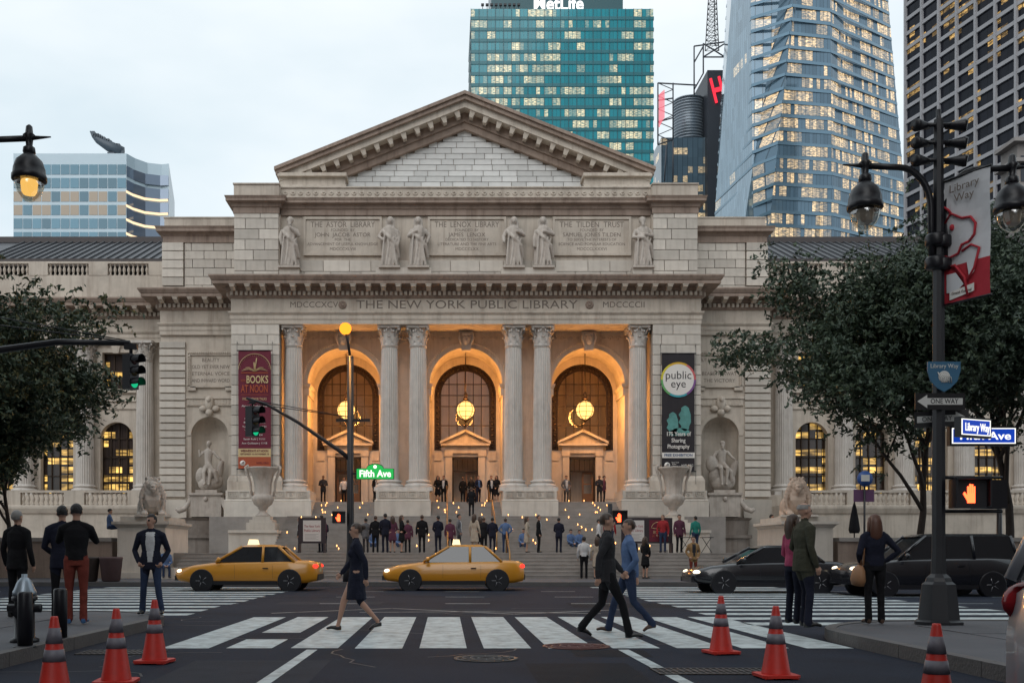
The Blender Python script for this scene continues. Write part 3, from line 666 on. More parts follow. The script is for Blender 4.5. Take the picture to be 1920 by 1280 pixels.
# ---- long wings
M_WG = tower_glass('lit_reading_room', (0.05, 0.035, 0.03), .47, .6, .62, lit=(1.0, .6, .15), ls=1.6, mull=.47, strip=True, group=2.0)
BAL = MB().lathe([(.07, 0), (.1, .02), (.1, .08), (.05, .12), (.06, .2), (.115, .36), (.1, .46), (.045, .62), (.05, .68), (.09, .7), (.09, .78), (.06, .8)], 10).mesh('baluster', M_ST)
for s in (-1, 1):
    m = lambda a: X(s * a)
    def bx(mb, a, b, y0, y1, z0, z1): mb.box(*sorted((m(a), m(b))), y0, y1, z0, z1)
    YWG = 68.3; w = MB(); cols = [21.8 + 4.1 * k for k in range(7)]
    for k, c0 in enumerate(cols[:-1]):
        c = c0 + 2.05; cx = m(c); a0, a1 = sorted((m(c0), m(c0 + 4.1)))
        if k == 0: a0, a1 = sorted((m(20.0), m(c0 + 4.1)))
        A = arc(cx, 1.12, 9.1, 16)
        w.add([(a0, YWG, 4.4), (A[0][0], YWG, 4.4), (A[0][0], YWG, 9.1), (A[0][0], YWG, 12.0), (a0, YWG, 12.0)], [(0, 1, 2, 3, 4)])
        w.add([(a1, YWG, 4.4), (A[-1][0], YWG, 4.4), (A[-1][0], YWG, 9.1), (A[-1][0], YWG, 12.0), (a1, YWG, 12.0)], [(0, 1, 2, 3, 4)])
        for p, q in zip(A[:-1], A[1:]): w.add([(p[0], YWG, p[1]), (q[0], YWG, q[1]), (q[0], YWG, 12.0), (p[0], YWG, 12.0)], [(0, 1, 2, 3)])
        P = [(A[0][0], 5.3)] + A + [(A[-1][0], 5.3)]
        for p, q in zip(P[:-1], P[1:]): w.add([(p[0], YWG, p[1]), (q[0], YWG, q[1]), (q[0], YWG + .7, q[1]), (p[0], YWG + .7, p[1])], [(0, 1, 2, 3)])
        w.box(A[0][0], A[-1][0], YWG, YWG + .7, 4.4, 5.3)
        for (x0, x1, z0, z1) in ((a0, cx - .95, 12.0, 15.62), (cx + .95, a1, 12.0, 15.62), (cx - .95, cx + .95, 12.0, 12.5), (cx - .95, cx + .95, 14.95, 15.62)): w.box(x0, x1, YWG, YWG + .6, z0, z1)
        # windows
        wn_ = MB(); wn_.box(cx - .95, cx + .95, YWG + .45, YWG + .5, 12.5, 14.95); wo_ = wn_.build('window', M_WG, LIB)
        fr = MB()
        for xx in (-.95, -.32, .32, .87): fr.box(cx + xx, cx + xx + .08, YWG + .36, YWG + .44, 12.5, 14.95)
        for zz in (12.5, 13.7, 14.85): fr.box(cx - .95, cx + .95, YWG + .35, YWG + .43, zz, zz + .09)
        fr.build('window_frame', M_BRONZE, wo_)
        su = MB(); su.box(cx - 1.3, cx - .96, YWG - .12, YWG, 12.4, 15.2); su.box(cx + .96, cx + 1.3, YWG - .12, YWG, 12.4, 15.2); su.box(cx - .96, cx + .96, YWG - .12, YWG, 14.96, 15.2); su.box(cx - 1.4, cx + 1.4, YWG - .2, YWG, 12.2, 12.42); su.prism([(cx - .2, 14.9), (cx + .2, 14.9), (cx + .3, 15.4), (cx - .3, 15.4)], 'y', YWG - .22, YWG - .12)
        su.build('window_surround', M_ST, wo_)
        wn_ = MB(); A2 = arc(cx, 1.12, 9.1, 16); wn_.add([(p[0], YWG + .6, p[1]) for p in A2] + [(cx + 1.12, YWG + .6, 5.3), (cx - 1.12, YWG + .6, 5.3)], [list(range(19))]); wo_ = wn_.build('arched_window', M_WG, LIB)
        fr = MB()
        for xx in (-1.1, -.55, 0, .55, 1.02): fr.box(cx + xx - .03, cx + xx + .04, YWG + .5, YWG + .58, 5.3, 9.1 + math.sqrt(max(0, 1.25 - xx * xx)))
        for zz in (5.3, 6.5, 7.8, 9.1): fr.box(cx - 1.1, cx + 1.1, YWG + .5, YWG + .57, zz, zz + .07)
        fr.build('window_frame', M_BRONZE, wo_)
        bx(w, c0 + .65, c0 + 3.45, YWG - .1, YWG, 11.1, 11.6); bx(w, c0 + .65, c0 + 3.45, YWG - .2, YWG, 11.6, 11.75)
    w.build('wing_wall', M_ST, LIB)
    for c in cols[:-1]: column(m(c), 67.95)
    tb = MB(); bx(tb, 20.2, 50, 67.0, 68.3, 4.3, 5.15); bx(tb, 20.2, 50, 63.9, 68.3, 1.25, 4.3); bx(tb, 20.2, 50, 63.7, 64, 1.25, 1.9)
    tb.sweep([(0, 3.75), (.1, 3.8), (.22, 4.1), (.22, 4.25), (0, 4.32)], [(X(-50), 63.9), (X(-20.2), 63.9)] if s < 0 else [(X(20.2), 63.9), (X(50), 63.9)])
    tb.build('terrace_base', M_ST, LIB)
    # terrace and roof balustrades: rails, posts and single balusters
    for (yb, zb, a_lo, a_hi, seg) in ((64.1, 4.32, 20.4, 41, 4.1), (68.25, 20.22, 20.3, 41, 4.1)):
        rb = MB(); a = a_lo
        bx(rb, a_lo, 50, yb - .16, yb + .16, zb + .8, zb + .95); bx(rb, a_lo, 50, yb - .14, yb + .14, zb - .1, zb + .001)
        while a < a_hi:
            bx(rb, a, a + 1.3, yb - .17, yb + .17, zb, zb + .8); a += seg
        rail = rb.build('balustrade', M_ST, LIB); a = a_lo
        while a < (33 if s < 0 else 40):
            for k in range(9): inst(BAL, 'baluster', rail, (m(a + 1.3 + (k + .5) * (seg - 1.3) / 9), yb, zb))
            a += seg
    pw = MB(); bx(pw, 20.0, 50, 68.1, 70, 18.42, 20.12); bx(pw, 20, 50, 68.0, 70, 18.42, 18.7); pw.build('wing_parapet', M_ST, LIB)
    rr = MB(); a, b = sorted((m(19.9), m(50))); rr.prism([(69.6, 21.3), (69.6, 21.6), (77.5, 25.4), (85, 25.4), (85, 20)], 'x', a, b); ro = rr.build('wing_roof', M_ROOF, LIB)
    g = MB(); bx(g, 19.9, 50, 69.3, 69.62, 21.2, 21.72); bx(g, 19.9, 50, 77.2, 77.8, 25.3, 25.75); g.build('gutter', mat('gutter', (.05, .04, .04), .6), ro)
    a = 20.3
    while a < (34 if s < 0 else 42):
        o = inst(MB().box(-.04, .04, 0, 8.75, 0, .13).mesh('roof_seam', M_ROOF) if 'roof_seam' not in bpy.data.meshes else bpy.data.meshes['roof_seam'], 'roof_seam', ro, (m(a), 69.65, 21.62), rot=(math.atan2(3.8, 7.9), 0, 0)); a += .62
# ---- banners
def banner(s, label):
    cx, z0, z1, y = (X(-13.23), 6.5, 13.9, 62.28) if s < 0 else (X(13.27), 6.35, 13.72, 62.28)
    B = thing('banner', label, 'banner', (cx, y, z0)); w = 1.02
    n = 12; cl = MB(); vs = []; fs = []
    for j in range(n + 1):
        for i in range(7):
            xx = cx - w + 2 * w * i / 6; vs.append((xx, y + .02 * math.sin(i * 1.7 + j * .5), z0 + (z1 - z0) * j / n))
    for j in range(n):
        for i in range(6): a = j * 7 + i; fs.append((a, a + 1, a + 8, a + 7))
    vs2 = [(p[0], p[1] + .012, p[2]) for p in vs]; N = len(vs)
    cl.add(vs + vs2, fs + [tuple(q + N for q in reversed(f)) for f in fs])
    fab = mat('banner_maroon', (.13, .012, .03), .8, var=.15, vscale=1.5) if s < 0 else mat('banner_black', (.02, .016, .02), .8, var=.2, vscale=1.5)
    cl.build('cloth', fab, B)
    rd = MB()
    for z in (z0, z1): rd.tube([(cx - w - .1, y, z), (cx + w + .1, y, z)], .035, 8)
    for q in (-1, 1): rd.tube([(cx + q * (w + .08), y, z0 - .8), (cx + q * (w + .08), y, z1 + .6)], .012, 5); rd.tube([(cx + q * (w + .08), y, z1 + .5), (cx + q * (w + .08), 62.55, z1 + .5)], .02, 5)
    rd.build('rod', M_IRON, B)
    gold = mat('print_cream', (.55, .42, .22), .8); orange = mat('print_orange', (.36, .075, .03), .8); white = mat('print_white', (.7, .66, .62), .8); teal = mat('print_teal', (.10, .28, .26), .8, var=.8, vscale=2.5)
    yy = y - .045; k = (z1 - z0) / 7.37
    def rect(nm, mt, x0, x1, a, b, d=0): MB().box(cx + x0, cx + x1, yy + .012 - d, yy + .02, z0 + a, z0 + b).build(nm, mt, B)
    def tx(t, sz, mt, x, z, wd=None, al='CENTER', b=.0): text(t, sz, mt, B, (cx + x, yy, z0 + z), ext=.003, width=wd, align=al, bold=b)
    def emblem(x, z, r):
        e = MB(); e.lathe([(r, 0), (r, .01), (.001, .011)], 20); q = e.mesh('emblem', white); inst(q, 'emblem', B, (cx + x, yy + .01, z0 + z), rot=(R(90), 0, 0))
        e = MB()
        for t in range(3): e.tube([(cx + x - r * .6 + t * r * .4, yy - .006, z0 + z - r * .4), (cx + x - r * .2 + t * r * .35, yy - .006, z0 + z + r * .1), (cx + x + r * .2 + t * r * .15, yy - .006, z0 + z + r * .6)], r * .07, 4)
        e.build('emblem_line', fab, B)
    if s < 0:
        rect('orange_field', orange, -w, w, .02, .75); rect('cream_field', gold, -w, w, .75, 1.27)
        tx('WEDNESDAYS AT NOON', .2, fab, 0, 1.12, 1.72, b=.004); tx('SEPTEMBER 16–NOVEMBER 18', .15, fab, 0, .92, 1.78)
        emblem(-.74, .36, .17); tx('NYPL.ORG', .17, fab, .5, .36, .75)
        tx('BOOKS', .66, gold, .17, 5.56, 1.36, b=.012); tx('AT NOON', .66, orange, 0, 4.98, 1.68, b=.012); tx('NYPL', .24, orange, -.7, 5.5, .3)
        rect('rule', orange, -.85, .85, 4.62, 4.645); tx('FREE AUTHOR TALKS', .22, gold, 0, 4.36, 1.5)
        for q, (nm, dt) in enumerate((('Alejandro Zambra', '9/16'), ('Tim Bush', '9/23'), ('', '9/30'), ('n Lovelli', '10/7'), ('Ru     bru', '10/14'), ('Yu  onwyakaa', '10/21'), ('T       y', '10/28'), ('d Mark', '11/4'), ('Sarah Ruhl', '11/11'), ('Ann Goldstein', '11/18'))):
            tx(nm + ' | ' + dt, .17, white, 0, 3.92 - q * .258, min(1.6, .083 * len(nm) + .5))
        ar = MB(); ar.tube([(cx + 1.0 * math.cos(math.pi * t / 24), yy, z0 + 6.2 + .98 * math.sin(math.pi * t / 24)) for t in range(25)], .018, 5)
        for t in range(1, 24): ar.tube([(cx + .93 * math.cos(math.pi * t / 24), yy, z0 + 6.2 + .9 * math.sin(math.pi * t / 24)), (cx + .88 * math.cos(math.pi * t / 24), yy, z0 + 6.2 + .85 * math.sin(math.pi * t / 24))], .008, 4)
        ar.tube([(cx + .03, yy, z0 + 6.1), (cx + .13, yy, z0 + 6.92)], .03, 5); ar.tube([(cx, yy, z0 + 6.1), (cx - .03, yy, z0 + 6.65)], .035, 5)
        for q in (-1, 1):
            for h in range(3): ar.tube([(cx, yy, z0 + 6.08 + h * .03), (cx + q * .35, yy, z0 + 6.22 + h * .06), (cx + q * (.8 - h * .12), yy, z0 + 6.13 + h * .09)], .016, 5)
        ar.build('clock_book_print', gold, B); rect('rule', orange, -.85, .85, 5.98, 6.03)
    else:
        ring = MB(); n = 48
        cols_ = [(.55, .12, .12), (.6, .35, .03), (.6, .52, .05), (.12, .35, .12), (.05, .32, .38), (.2, .08, .25)]
        for j in range(6):
            for t in range(8):
                a0, a1 = (j * 8 + t) * math.pi / 24, (j * 8 + t + 1) * math.pi / 24
                ring.add([(cx + r * math.cos(a), yy + .004, z0 + 5.72 + r * math.sin(a)) for r, a in ((.97, a0), (.97, a1), (1.1, a1), (1.1, a0))], [(0, 1, 2, 3)], mi=j)
        ring.build('colour_ring', [mat('ring%d' % j, c_, .8) for j, c_ in enumerate(cols_)], B)
        d = MB(); d.add([(cx + .97 * math.cos(t * math.pi / 24), yy, z0 + 5.72 + .97 * math.sin(t * math.pi / 24)) for t in range(48)], [list(range(48))]); d.build('white_disc', white, B)
        tx('public', .72, fab, 0, 5.98, 1.6); tx('eye', .72, fab, 0, 5.45, .92)
        p = MB()
        for (px, pz, rx, rz_) in ((-.35, 2.95, .34, .75), (.42, 3.3, .36, .8), (.1, 2.45, .6, .25)):
            p.add([(cx + px + rx * (1 + .2 * math.sin(3 * t)) * math.cos(t * math.pi / 10), yy + .008, z0 + pz + rz_ * math.sin(t * math.pi / 10)) for t in range(20)], [list(range(20))])
        p.build('photograph_print', teal, B)
        for t, z in (('175 Years of', 2.32), ('Sharing', 1.92), ('Photography', 1.54)): tx(t, .36, white, 0, z, .125 * len(t), b=.006)
        rect('white_strip', white, -w, w, .83, 1.17); tx('FREE EXHIBITION', .24, mat('print_blue', (.05, .1, .2), .8), 0, 1.0, 1.75, b=.004)
        emblem(-.7, .38, .18); tx('New York', .11, white, -.2, .55); tx('Public', .11, white, -.26, .44); tx('Library', .13, white, -.22, .32); tx('NYPL.ORG', .2, white, .56, .36, .72)
banner(-1, 'maroon banner reading BOOKS AT NOON hung on the portico pier'); banner(1, 'black banner reading public eye hung on the portico pier')
# ---- hanging lanterns in the arches
M_LAN = emit('lantern_glow', (1.0, .55, .16), 2.3)
for c, nm in zip(ARCHES, ('in the arch beside the maroon banner', 'in the middle arch', 'in the arch beside the black banner')):
    cx = X(c); T = thing('hanging_lantern', 'lit globe lantern on a chain ' + nm, 'lantern', (cx, 66.3, 10.75), group='lanterns in the portico arches')
    g = MB(); g.ball((cx, 66.3, 10.75), (.58, .58, .6), 20, 12); g.build('globe', M_LAN, T)
    k = MB()
    for j in range(8):
        a = j * math.pi / 4; k.tube([(cx + .63 * math.cos(t) * math.cos(a), 66.3 + .63 * math.cos(t) * math.sin(a), 10.75 + .65 * math.sin(t)) for t in [-1.5 + q * .3 for q in range(11)]], .022, 5)
    for t in (-.8, -.25, .3, .85): k.tube([(cx + .63 * math.cos(t) * math.cos(a), 66.3 + .63 * math.cos(t) * math.sin(a), 10.75 + .65 * math.sin(t)) for a in [q * math.pi / 10 for q in range(21)]], .02, 5)
    k.lathe([(.02, .66), (.2, .68), (.12, .85), (.05, .95), (.14, 1.05), (.03, 1.2)], 10, (cx, 66.3, 10.75)); k.lathe([(.02, -.85), (.1, -.75), (.25, -.66), (.02, -.62)], 10, (cx, 66.3, 10.75))
    k.build('cage', M_BRONZE, T)
    MB().tube([(cx, 66.3, 11.9), (cx, 66.3, 14.5)], .03, 6).build('chain', M_BRONZE, T)
    ld = bpy.data.lights.new('lantern_light', 'POINT'); ld.energy = 1050; ld.color = (1, .42, .09); ld.shadow_soft_size = .66
    lo = bpy.data.objects.new('lantern_light', ld); lo.location = Vector((cx, 65.55, 10.75)) - wofs(T); put(lo, T)
    # chandelier in the vestibule
    C = thing('chandelier', 'glowing chandelier inside the vestibule ' + nm, 'chandelier', (cx, 72.5, 9.2), group='vestibule chandeliers')
    h = MB()
    for j in range(10): h.ball((cx + .7 * math.cos(j * .628), 72.5 + .7 * math.sin(j * .628), 9.3), .1, 8, 5)
    h.build('bulb', emit('bulb_glow', (1, .7, .3), 14), C)
    h = MB(); h.tube([(cx + .7 * math.cos(j * .314), 72.5 + .7 * math.sin(j * .314), 9.18) for j in range(21)], .04, 5); h.tube([(cx, 72.5, 9.2), (cx, 72.5, 14.5)], .03, 5); h.tube([(cx - .7, 72.5, 9.18), (cx + .7, 72.5, 9.18)], .025, 5); h.build('ring', M_BRONZE, C)
    ld = bpy.data.lights.new('chandelier_light', 'POINT'); ld.energy = 5500; ld.color = (1, .42, .1); ld.shadow_soft_size = .7
    lo = bpy.data.objects.new('chandelier_light', ld); lo.location = Vector((cx, 72.5, 8.8)) - wofs(C); put(lo, C)
# ================================================================= ground, streets, plaza, stairs
def struct(mb, name, m): return mb.build(name, m, None, kind='structure')
g = MB(); g.add([(-900, -60, -.02), (900, -60, -.02), (900, 1200, -.02), (-900, 1200, -.02)], [(0, 1, 2, 3)]); struct(g, 'ground', M_ASPH)
g = MB(); g.add([(-60, -12, 0), (60, -12, 0), (60, 37.2, 0), (-60, 37.2, 0)], [(0, 1, 2, 3)]); struct(g, 'road', M_ASPH)
def corner(x, y, r, sx, n=8):   # rounded kerb corner, quarter circle
    return [(x - sx * r + sx * r * math.sin(math.pi / 2 * t / n), y - r + r * math.cos(math.pi / 2 * t / n)) for t in range(n + 1)]
KL, KR, YL, YR, HK = -4.8, 5.4, 18.9, 16.3, .15
def walk(name, sx, kx, ky, r):
    c = [(kx - sx * 0 + sx * r * (1 - math.cos(math.pi / 2 * t / 8)) , ky - r + r * math.sin(math.pi / 2 * t / 8)) for t in range(9)]
    poly = [(kx, -12)] + c + [(sx * 60, ky), (sx * 60, -12)]
    m = MB(); 
    inner = [(kx + sx * .16, -12)] + [(kx + sx * r - (sx * (r - .16)) * math.cos(math.pi / 2 * t / 8), ky - r + (r - .16) * math.sin(math.pi / 2 * t / 8)) for t in range(9)] + [(sx * 60, ky - .16), (sx * 60, -12)]
    m.prism(inner if sx < 0 else inner[::-1], 'z', -.01, HK); s_ = struct(m, name, M_WALK)
    k = MB(); P = [(kx, -12)] + c + [(sx * 60, ky)]; Q = inner[:-1]
    segs = []
    for i in range(len(P) - 1):
        L = math.hypot(P[i + 1][0] - P[i][0], P[i + 1][1] - P[i][1]); n = max(1, int(L / 1.8))
        for j in range(n):
            t0, t1 = j / n, (j + 1) / n; g_ = .006 / max(L / n, .1) if n > 1 else 0
            f = lambda A, B, t: (A[0] + (B[0] - A[0]) * t, A[1] + (B[1] - A[1]) * t)
            segs.append((f(P[i], P[i + 1], t0 + g_ / n), f(P[i], P[i + 1], t1 - g_ / n), f(Q[i], Q[i + 1], t1 - g_ / n), f(Q[i], Q[i + 1], t0 + g_ / n)))
    for q in segs:
        if abs(q[0][0]) > 26: continue
        b = MB(); b.prism(list(q), 'z', -.01, HK + .012); b.build('kerb_stone', M_KERB, s_)
    # flagstone joints
    return s_
SWL = walk('sidewalk_left', -1, KL, YL, 2.2); SWR = walk('sidewalk_right', 1, KR, YR, 2.6)
def flags(parent, x0, x1, y0, y1, w, test, z=HK):
    x = x0
    while x < x1:
        y = y0
        while y < y1:
            if test(x, y) and test(x + w, y + w) and test(x, y + w) and test(x + w, y):
                b = MB(); b.box(x + .008, x + w - .008, y + .008, y + w - .008, z - .01, z + rng.uniform(.004, .010)); b.build('paving_flag', M_FLAG, parent)
            y += w
        x += w
M_FLAG = mat('paving_flag', (0.09, 0.092, 0.103), .8, var=.5, vscale=1.2, bump=.3, bscale=30, rnd=.08)
flags(SWL, -15.5, -4.9, 7, 18.8, 1.5, lambda x, y: x < KL - .2 and y < YL - .2 and not (x > KL - 2.4 and y > YL - 2.4 and math.hypot(x - (KL - 2.2), y - (YL - 2.2)) > 2.0))
flags(SWR, 5.6, 15, 6, 16.2, 1.5, lambda x, y: x > KR + .2 and y < YR - .2 and not (x < KR + 2.8 and y > YR - 2.8 and math.hypot(x - (KR + 2.6), y - (YR - 2.6)) > 2.4))
# far pavement of the avenue
m = MB(); m.box(-60, 60, 37.37, 64, -.01, HK); FARW = struct(m, 'sidewalk_far', M_WALK)
for i in range(34):
    b = MB(); b.box(-26 + i * 1.8 + .006, -26 + (i + 1) * 1.8 - .006, 37.2, 37.37, -.01, HK + .01); b.build('kerb_stone', M_KERB, FARW)
# painted markings
def paint(poly, z=.004): 
    b = MB(); b.add([(x, y, z) for x, y in poly], [list(range(len(poly)))]); return b
ZB_ = bpy.data.objects.new('crosswalk_library_way', None)
def stripe(parent, poly, name='painted_stripe', m=None): paint(poly).build(name, m or M_PAINT, parent)
put(ZB_, None, kind='structure'); ZB_.name = 'road_marking'
RMK = ZB_
x = -3.72; k = 0
while x < 5.2:
    y0, y1 = 13.05 + rng.uniform(-.04, .04), 19.4 + rng.uniform(-.05, .05)
    if k == 1: stripe(RMK, [(x, 13.05), (x + .6, 13.05), (x + .6, 14.4), (x, 14.4)]); stripe(RMK, [(x, 15.6), (x + .6, 15.6), (x + .6, y1), (x, y1)])
    else: stripe(RMK, [(x, y0), (x + .62, y0), (x + .62, y1), (x, y1)])
    x += .845; k += 1
for (xa, xb, ys) in ((-12.2, -5.2, (19.9, 36.6)), (5.3, 12.0, (17.2, 36.6))):
    y = ys[0]
    while y < ys[1]:
        e = rng.uniform(-.08, .08); stripe(RMK, [(xa + e, y), (xb + e, y), (xb + e, y + .68), (xa + e, y + .68)]); y += 1.42
for (x0, y0, x1, y1, w) in ((-1.75, 9.0, -1.72, 12.85, .14), (2.32, 8.9, 2.3, 12.85, .14)): stripe(RMK, [(x0 - w / 2, y0), (x0 + w / 2, y0), (x1 + w / 2, y1), (x1 - w / 2, y1)], 'lane_line')
for pts in (((-3.6, 20.6), (-1.2, 22.4), (1.4, 20.3), (4.0, 22.0)), ((-1.8, 20.9), (.6, 21.2), (3.2, 20.5))):
    for a, b in zip(pts[:-1], pts[1:]):
        dx, dy = b[0] - a[0], b[1] - a[1]; L = math.hypot(dx, dy); nx, ny = -dy / L * .05, dx / L * .05
        paint([(a[0] - nx, a[1] - ny), (b[0] - nx, b[1] - ny), (b[0] + nx, b[1] + ny), (a[0] + nx, a[1] + ny)], .0055).build('painted_line', mat('worn_paint', (.34, .35, .34), .7, var=.9, vscale=3, dark=(.06, .06, .06)), RMK)
for y in (24.5, 28.2, 32.2):
    for k in range(-9, 10):
        if abs(k * 3.1) < 30: stripe(RMK, [(k * 3.1, y), (k * 3.1 + 1.1, y), (k * 3.1 + 1.1, y + .1), (k * 3.1, y + .1)], 'lane_dash')
# patches and cracks in the asphalt
for i, (xa, ya, w_, h_) in enumerate(((-2.9, 8.2, 1.6, 3.4), (.9, 9.4, 1.1, 1.9), (-.4, 20.3, 3.2, 1.5), (3.0, 22.8, 2.4, 2.0), (-4.2, 24.2, 2.6, 1.4), (1.6, 12.0, .9, .8))):
    c = (.016, .018, .024) if i % 2 else (.034, .038, .05); b = MB(); b.add([(xa + rng.uniform(-.06, .06), ya, .002), (xa + w_, ya + rng.uniform(-.06, .06), .002), (xa + w_ + rng.uniform(-.06, .06), ya + h_, .002), (xa, ya + h_ + rng.uniform(-.06, .06), .002)], [(0, 1, 2, 3)]); b.build('asphalt_patch', mat('asphalt_patch_%d' % (i % 2), c, .8, var=.5, vscale=2, bump=.5, bscale=60, spec=.12), RMK)
for i in range(16):
    x, y = rng.uniform(-4.4, 5), rng.uniform(6.5, 24); a = rng.uniform(0, 6.28); pts = [(x, y)]
    for _ in range(rng.randint(5, 9)): a += rng.uniform(-.7, .7); x += .28 * math.cos(a); y += .28 * math.sin(a); pts.append((x, y))
    b = MB()
    for p, q in zip(pts[:-1], pts[1:]): dx, dy = q[0] - p[0], q[1] - p[1]; nx, ny = -dy * .045, dx * .045; b.add([(p[0] - nx, p[1] - ny, .0032), (q[0] - nx, q[1] - ny, .0032), (q[0] + nx, q[1] + ny, .0032), (p[0] + nx, p[1] + ny, .0032)], [(0, 1, 2, 3)])
    b.build('tar_seam', mat('tar', (.008, .008, .01), .5), RMK)
# manholes and grates
def manhole(x, y, r, lab, c):
    T = thing('manhole_cover', lab, 'manhole', (x, y, 0)); m = mat('manhole_' + c, dict(iron=(.07, .065, .065), rust=(.12, .05, .045))[c], .5, metal=.5, var=.5, vscale=6)
    b = MB(); b.lathe([(r, 0), (r, .012), (r - .05, .012), (r - .05, .006), (.001, .006)], 32, (x, y, 0)); b.build('cover', m, T)
    b = MB()
    for j in range(3):
        q = r * (.25 + .24 * j); b.tube([(x + q * math.cos(t * math.pi / 12), y + q * math.sin(t * math.pi / 12), .008) for t in range(25)], .014, 4)
    for j in range(8): b.tube([(x + .15 * r * math.cos(j * .785), y + .15 * r * math.sin(j * .785), .008), (x + .85 * r * math.cos(j * .785), y + .85 * r * math.sin(j * .785), .008)], .012, 4)
    b.build('tread_pattern', m, T)
manhole(.48, 11.75, .38, 'round iron manhole cover alone in the dark asphalt', 'iron'); manhole(1.75, 13.3, .45, 'reddish manhole cover at the edge of the zebra stripes', 'rust')
def grate(x0, y0, nx, lab):
    T = thing('street_grate', lab, 'grate', (x0, y0, 0)); b = MB(); b.box(x0, x0 + nx * .07, y0, y0 + .55, .0, .006); b.build('pit_shade', M_DARK, T)  # flat dark plate under the bars; shade of a hole put into colour
    b = MB()
    for i in range(nx + 1): b.box(x0 + i * .07, x0 + i * .07 + .022, y0, y0 + .55, .004, .014)
    for j in range(3): b.box(x0, x0 + nx * .07, y0 + j * .26, y0 + j * .26 + .03, .003, .013)
    b.build('bars', mat('manhole_iron', (.07, .065, .065), .5, metal=.5), T)
grate(-4.55, 12.2, 14, 'iron drain grate beside the kerb by the orange cones'); grate(2.2, 10.2, 17, 'iron grate in the road under the orange cone')
# ---- stairs and plaza
m = MB(); m.box(-60, X(-10.7), 44.7, 66, .1, 1.25); m.box(X(-10.7), X(10.7), 44.8, 66, .1, 1.24); m.box(X(10.7), 60, 44.7, 66, .1, 1.25); PLZ = struct(m, 'plaza', M_STEP)
ST = thing('stairs', 'broad flights of granite steps climbing to the library doors', 'stairs', (X(0), 43, .15))
def flight(x0, x1, ya, z0, n, rise, tread, yend):
    for i in range(n): 
        b = MB(); b.box(x0, x1, ya + i * tread, yend, z0 + i * rise + (.0 if i == 0 else .002), z0 + (i + 1) * rise); b.box(x0, x1, ya + i * tread - .02, ya + i * tread + .3, z0 + (i + 1) * rise - .045, z0 + (i + 1) * rise + .002); b.build('step', M_STEP, ST)
flight(X(-13.0), X(13.0), 42.3, .15, 7, .157, .36, 45)
flight(X(-10.55), X(10.55), 53.0, 1.25, 14, .1536, .4, 60)
b = MB(); b.box(X(-15.2), X(15.2), 58.6, 64.9, 1.25, 3.38); b.build('landing', M_STEP, ST)
for xa, xb in ((-9.6, -5.7), (-2.2, 2.2), (5.7, 9.6)): flight(X(xa), X(xb), 61.4, 3.38, 7, .16, .34, 67.7)
b = MB(); b.box(X(-11.6), X(11.6), 63.7, 67.62, 3.4, 4.495); b.build('terrace', M_STEP, ST)
for s in (-1, 1):
    b = MB(); a0, a1 = sorted((X(s * 10.56), X(s * 13.2))); b.box(a0, a1, 54.6, 58.59, 1.25, 2.35); b.box(a0 - .0, a1 + .06, 54.5, 58.59, 2.35, 2.5); b.build('cheek_block', M_BLK, ST)
    # handrails
for x in (X(-1.2), X(1.45)):
    b = MB(); b.tube([(x, 53.2, 1.3), (x, 53.2, 2.3), (x, 58.5, 4.35), (x, 61.3, 4.4), (x, 63.6, 5.5), (x, 63.6, 4.5)], .035, 6); b.tube([(x, 58.6, 3.4), (x, 58.6, 4.36)], .03, 6); b.build('handrail', mat('brass', (.35, .2, .08), .35, metal=.8), ST); b = MB(); b.tube([(x, 42.4, .2), (x, 42.4, 1.2), (x, 44.8, 2.2), (x, 44.8, 1.25)], .035, 6); b.build('handrail', mat('brass', (.35, .2, .08), .35, metal=.8), ST)
# ---- retaining walls along the pavement
for s in (-1, 1):
    T = thing('retaining_wall', ('low stone wall between the lion pedestal and the leafy tree beside the hydrant corner' if s < 0 else 'low dark stone wall behind the bus stop sign and folded umbrella'), 'wall', (X(s * 24), 44, .15)); a0, a1 = sorted((X(s * 15.9), X(s * 48)))
    b = MB(); b.box(a0, a1, 43.6, 44.6, .15, 1.75); b.build('wall', M_COR, T); b = MB(); b.box(a0, a1, 43.5, 44.7, 1.75, 1.92); b.build('coping', M_STEP, T)
# lion pedestals and urns
def pedestal_thing(s):
    cx, cy = X(s * 14.55), 45.3
    T = thing('lion_pedestal', 'stepped stone pedestal under the lion beside the ' + ('leafy tree and maroon banner' if s < 0 else 'black banner and folded umbrella'), 'pedestal', (cx, cy, .15), group='lion pedestals')
    b = MB(); b.box(cx - 1.05, cx + 1.05, cy - 1.9, cy + 1.9, .4, 2.35); b.build('shaft', M_BLK, T)
    b = MB(); b.box(cx - 1.25, cx + 1.25, cy - 2.1, cy + 2.1, .14, .4); b.build('foot', M_BLK, T)
    b = MB(); b.sweep([(-.4, 2.35), (.02, 2.35), (.1, 2.45), (.2, 2.5), (.2, 2.62), (-.4, 2.64)], [(cx - 1.05, cy + 1.9), (cx - 1.05, cy - 1.9), (cx + 1.05, cy - 1.9), (cx + 1.05, cy + 1.9)]); b.box(cx - .95, cx + .95, cy - 1.8, cy + 1.8, 2.6, 2.84); b.build('cap', M_BLK, T)
for s in (-1, 1): pedestal_thing(s)
URN = None
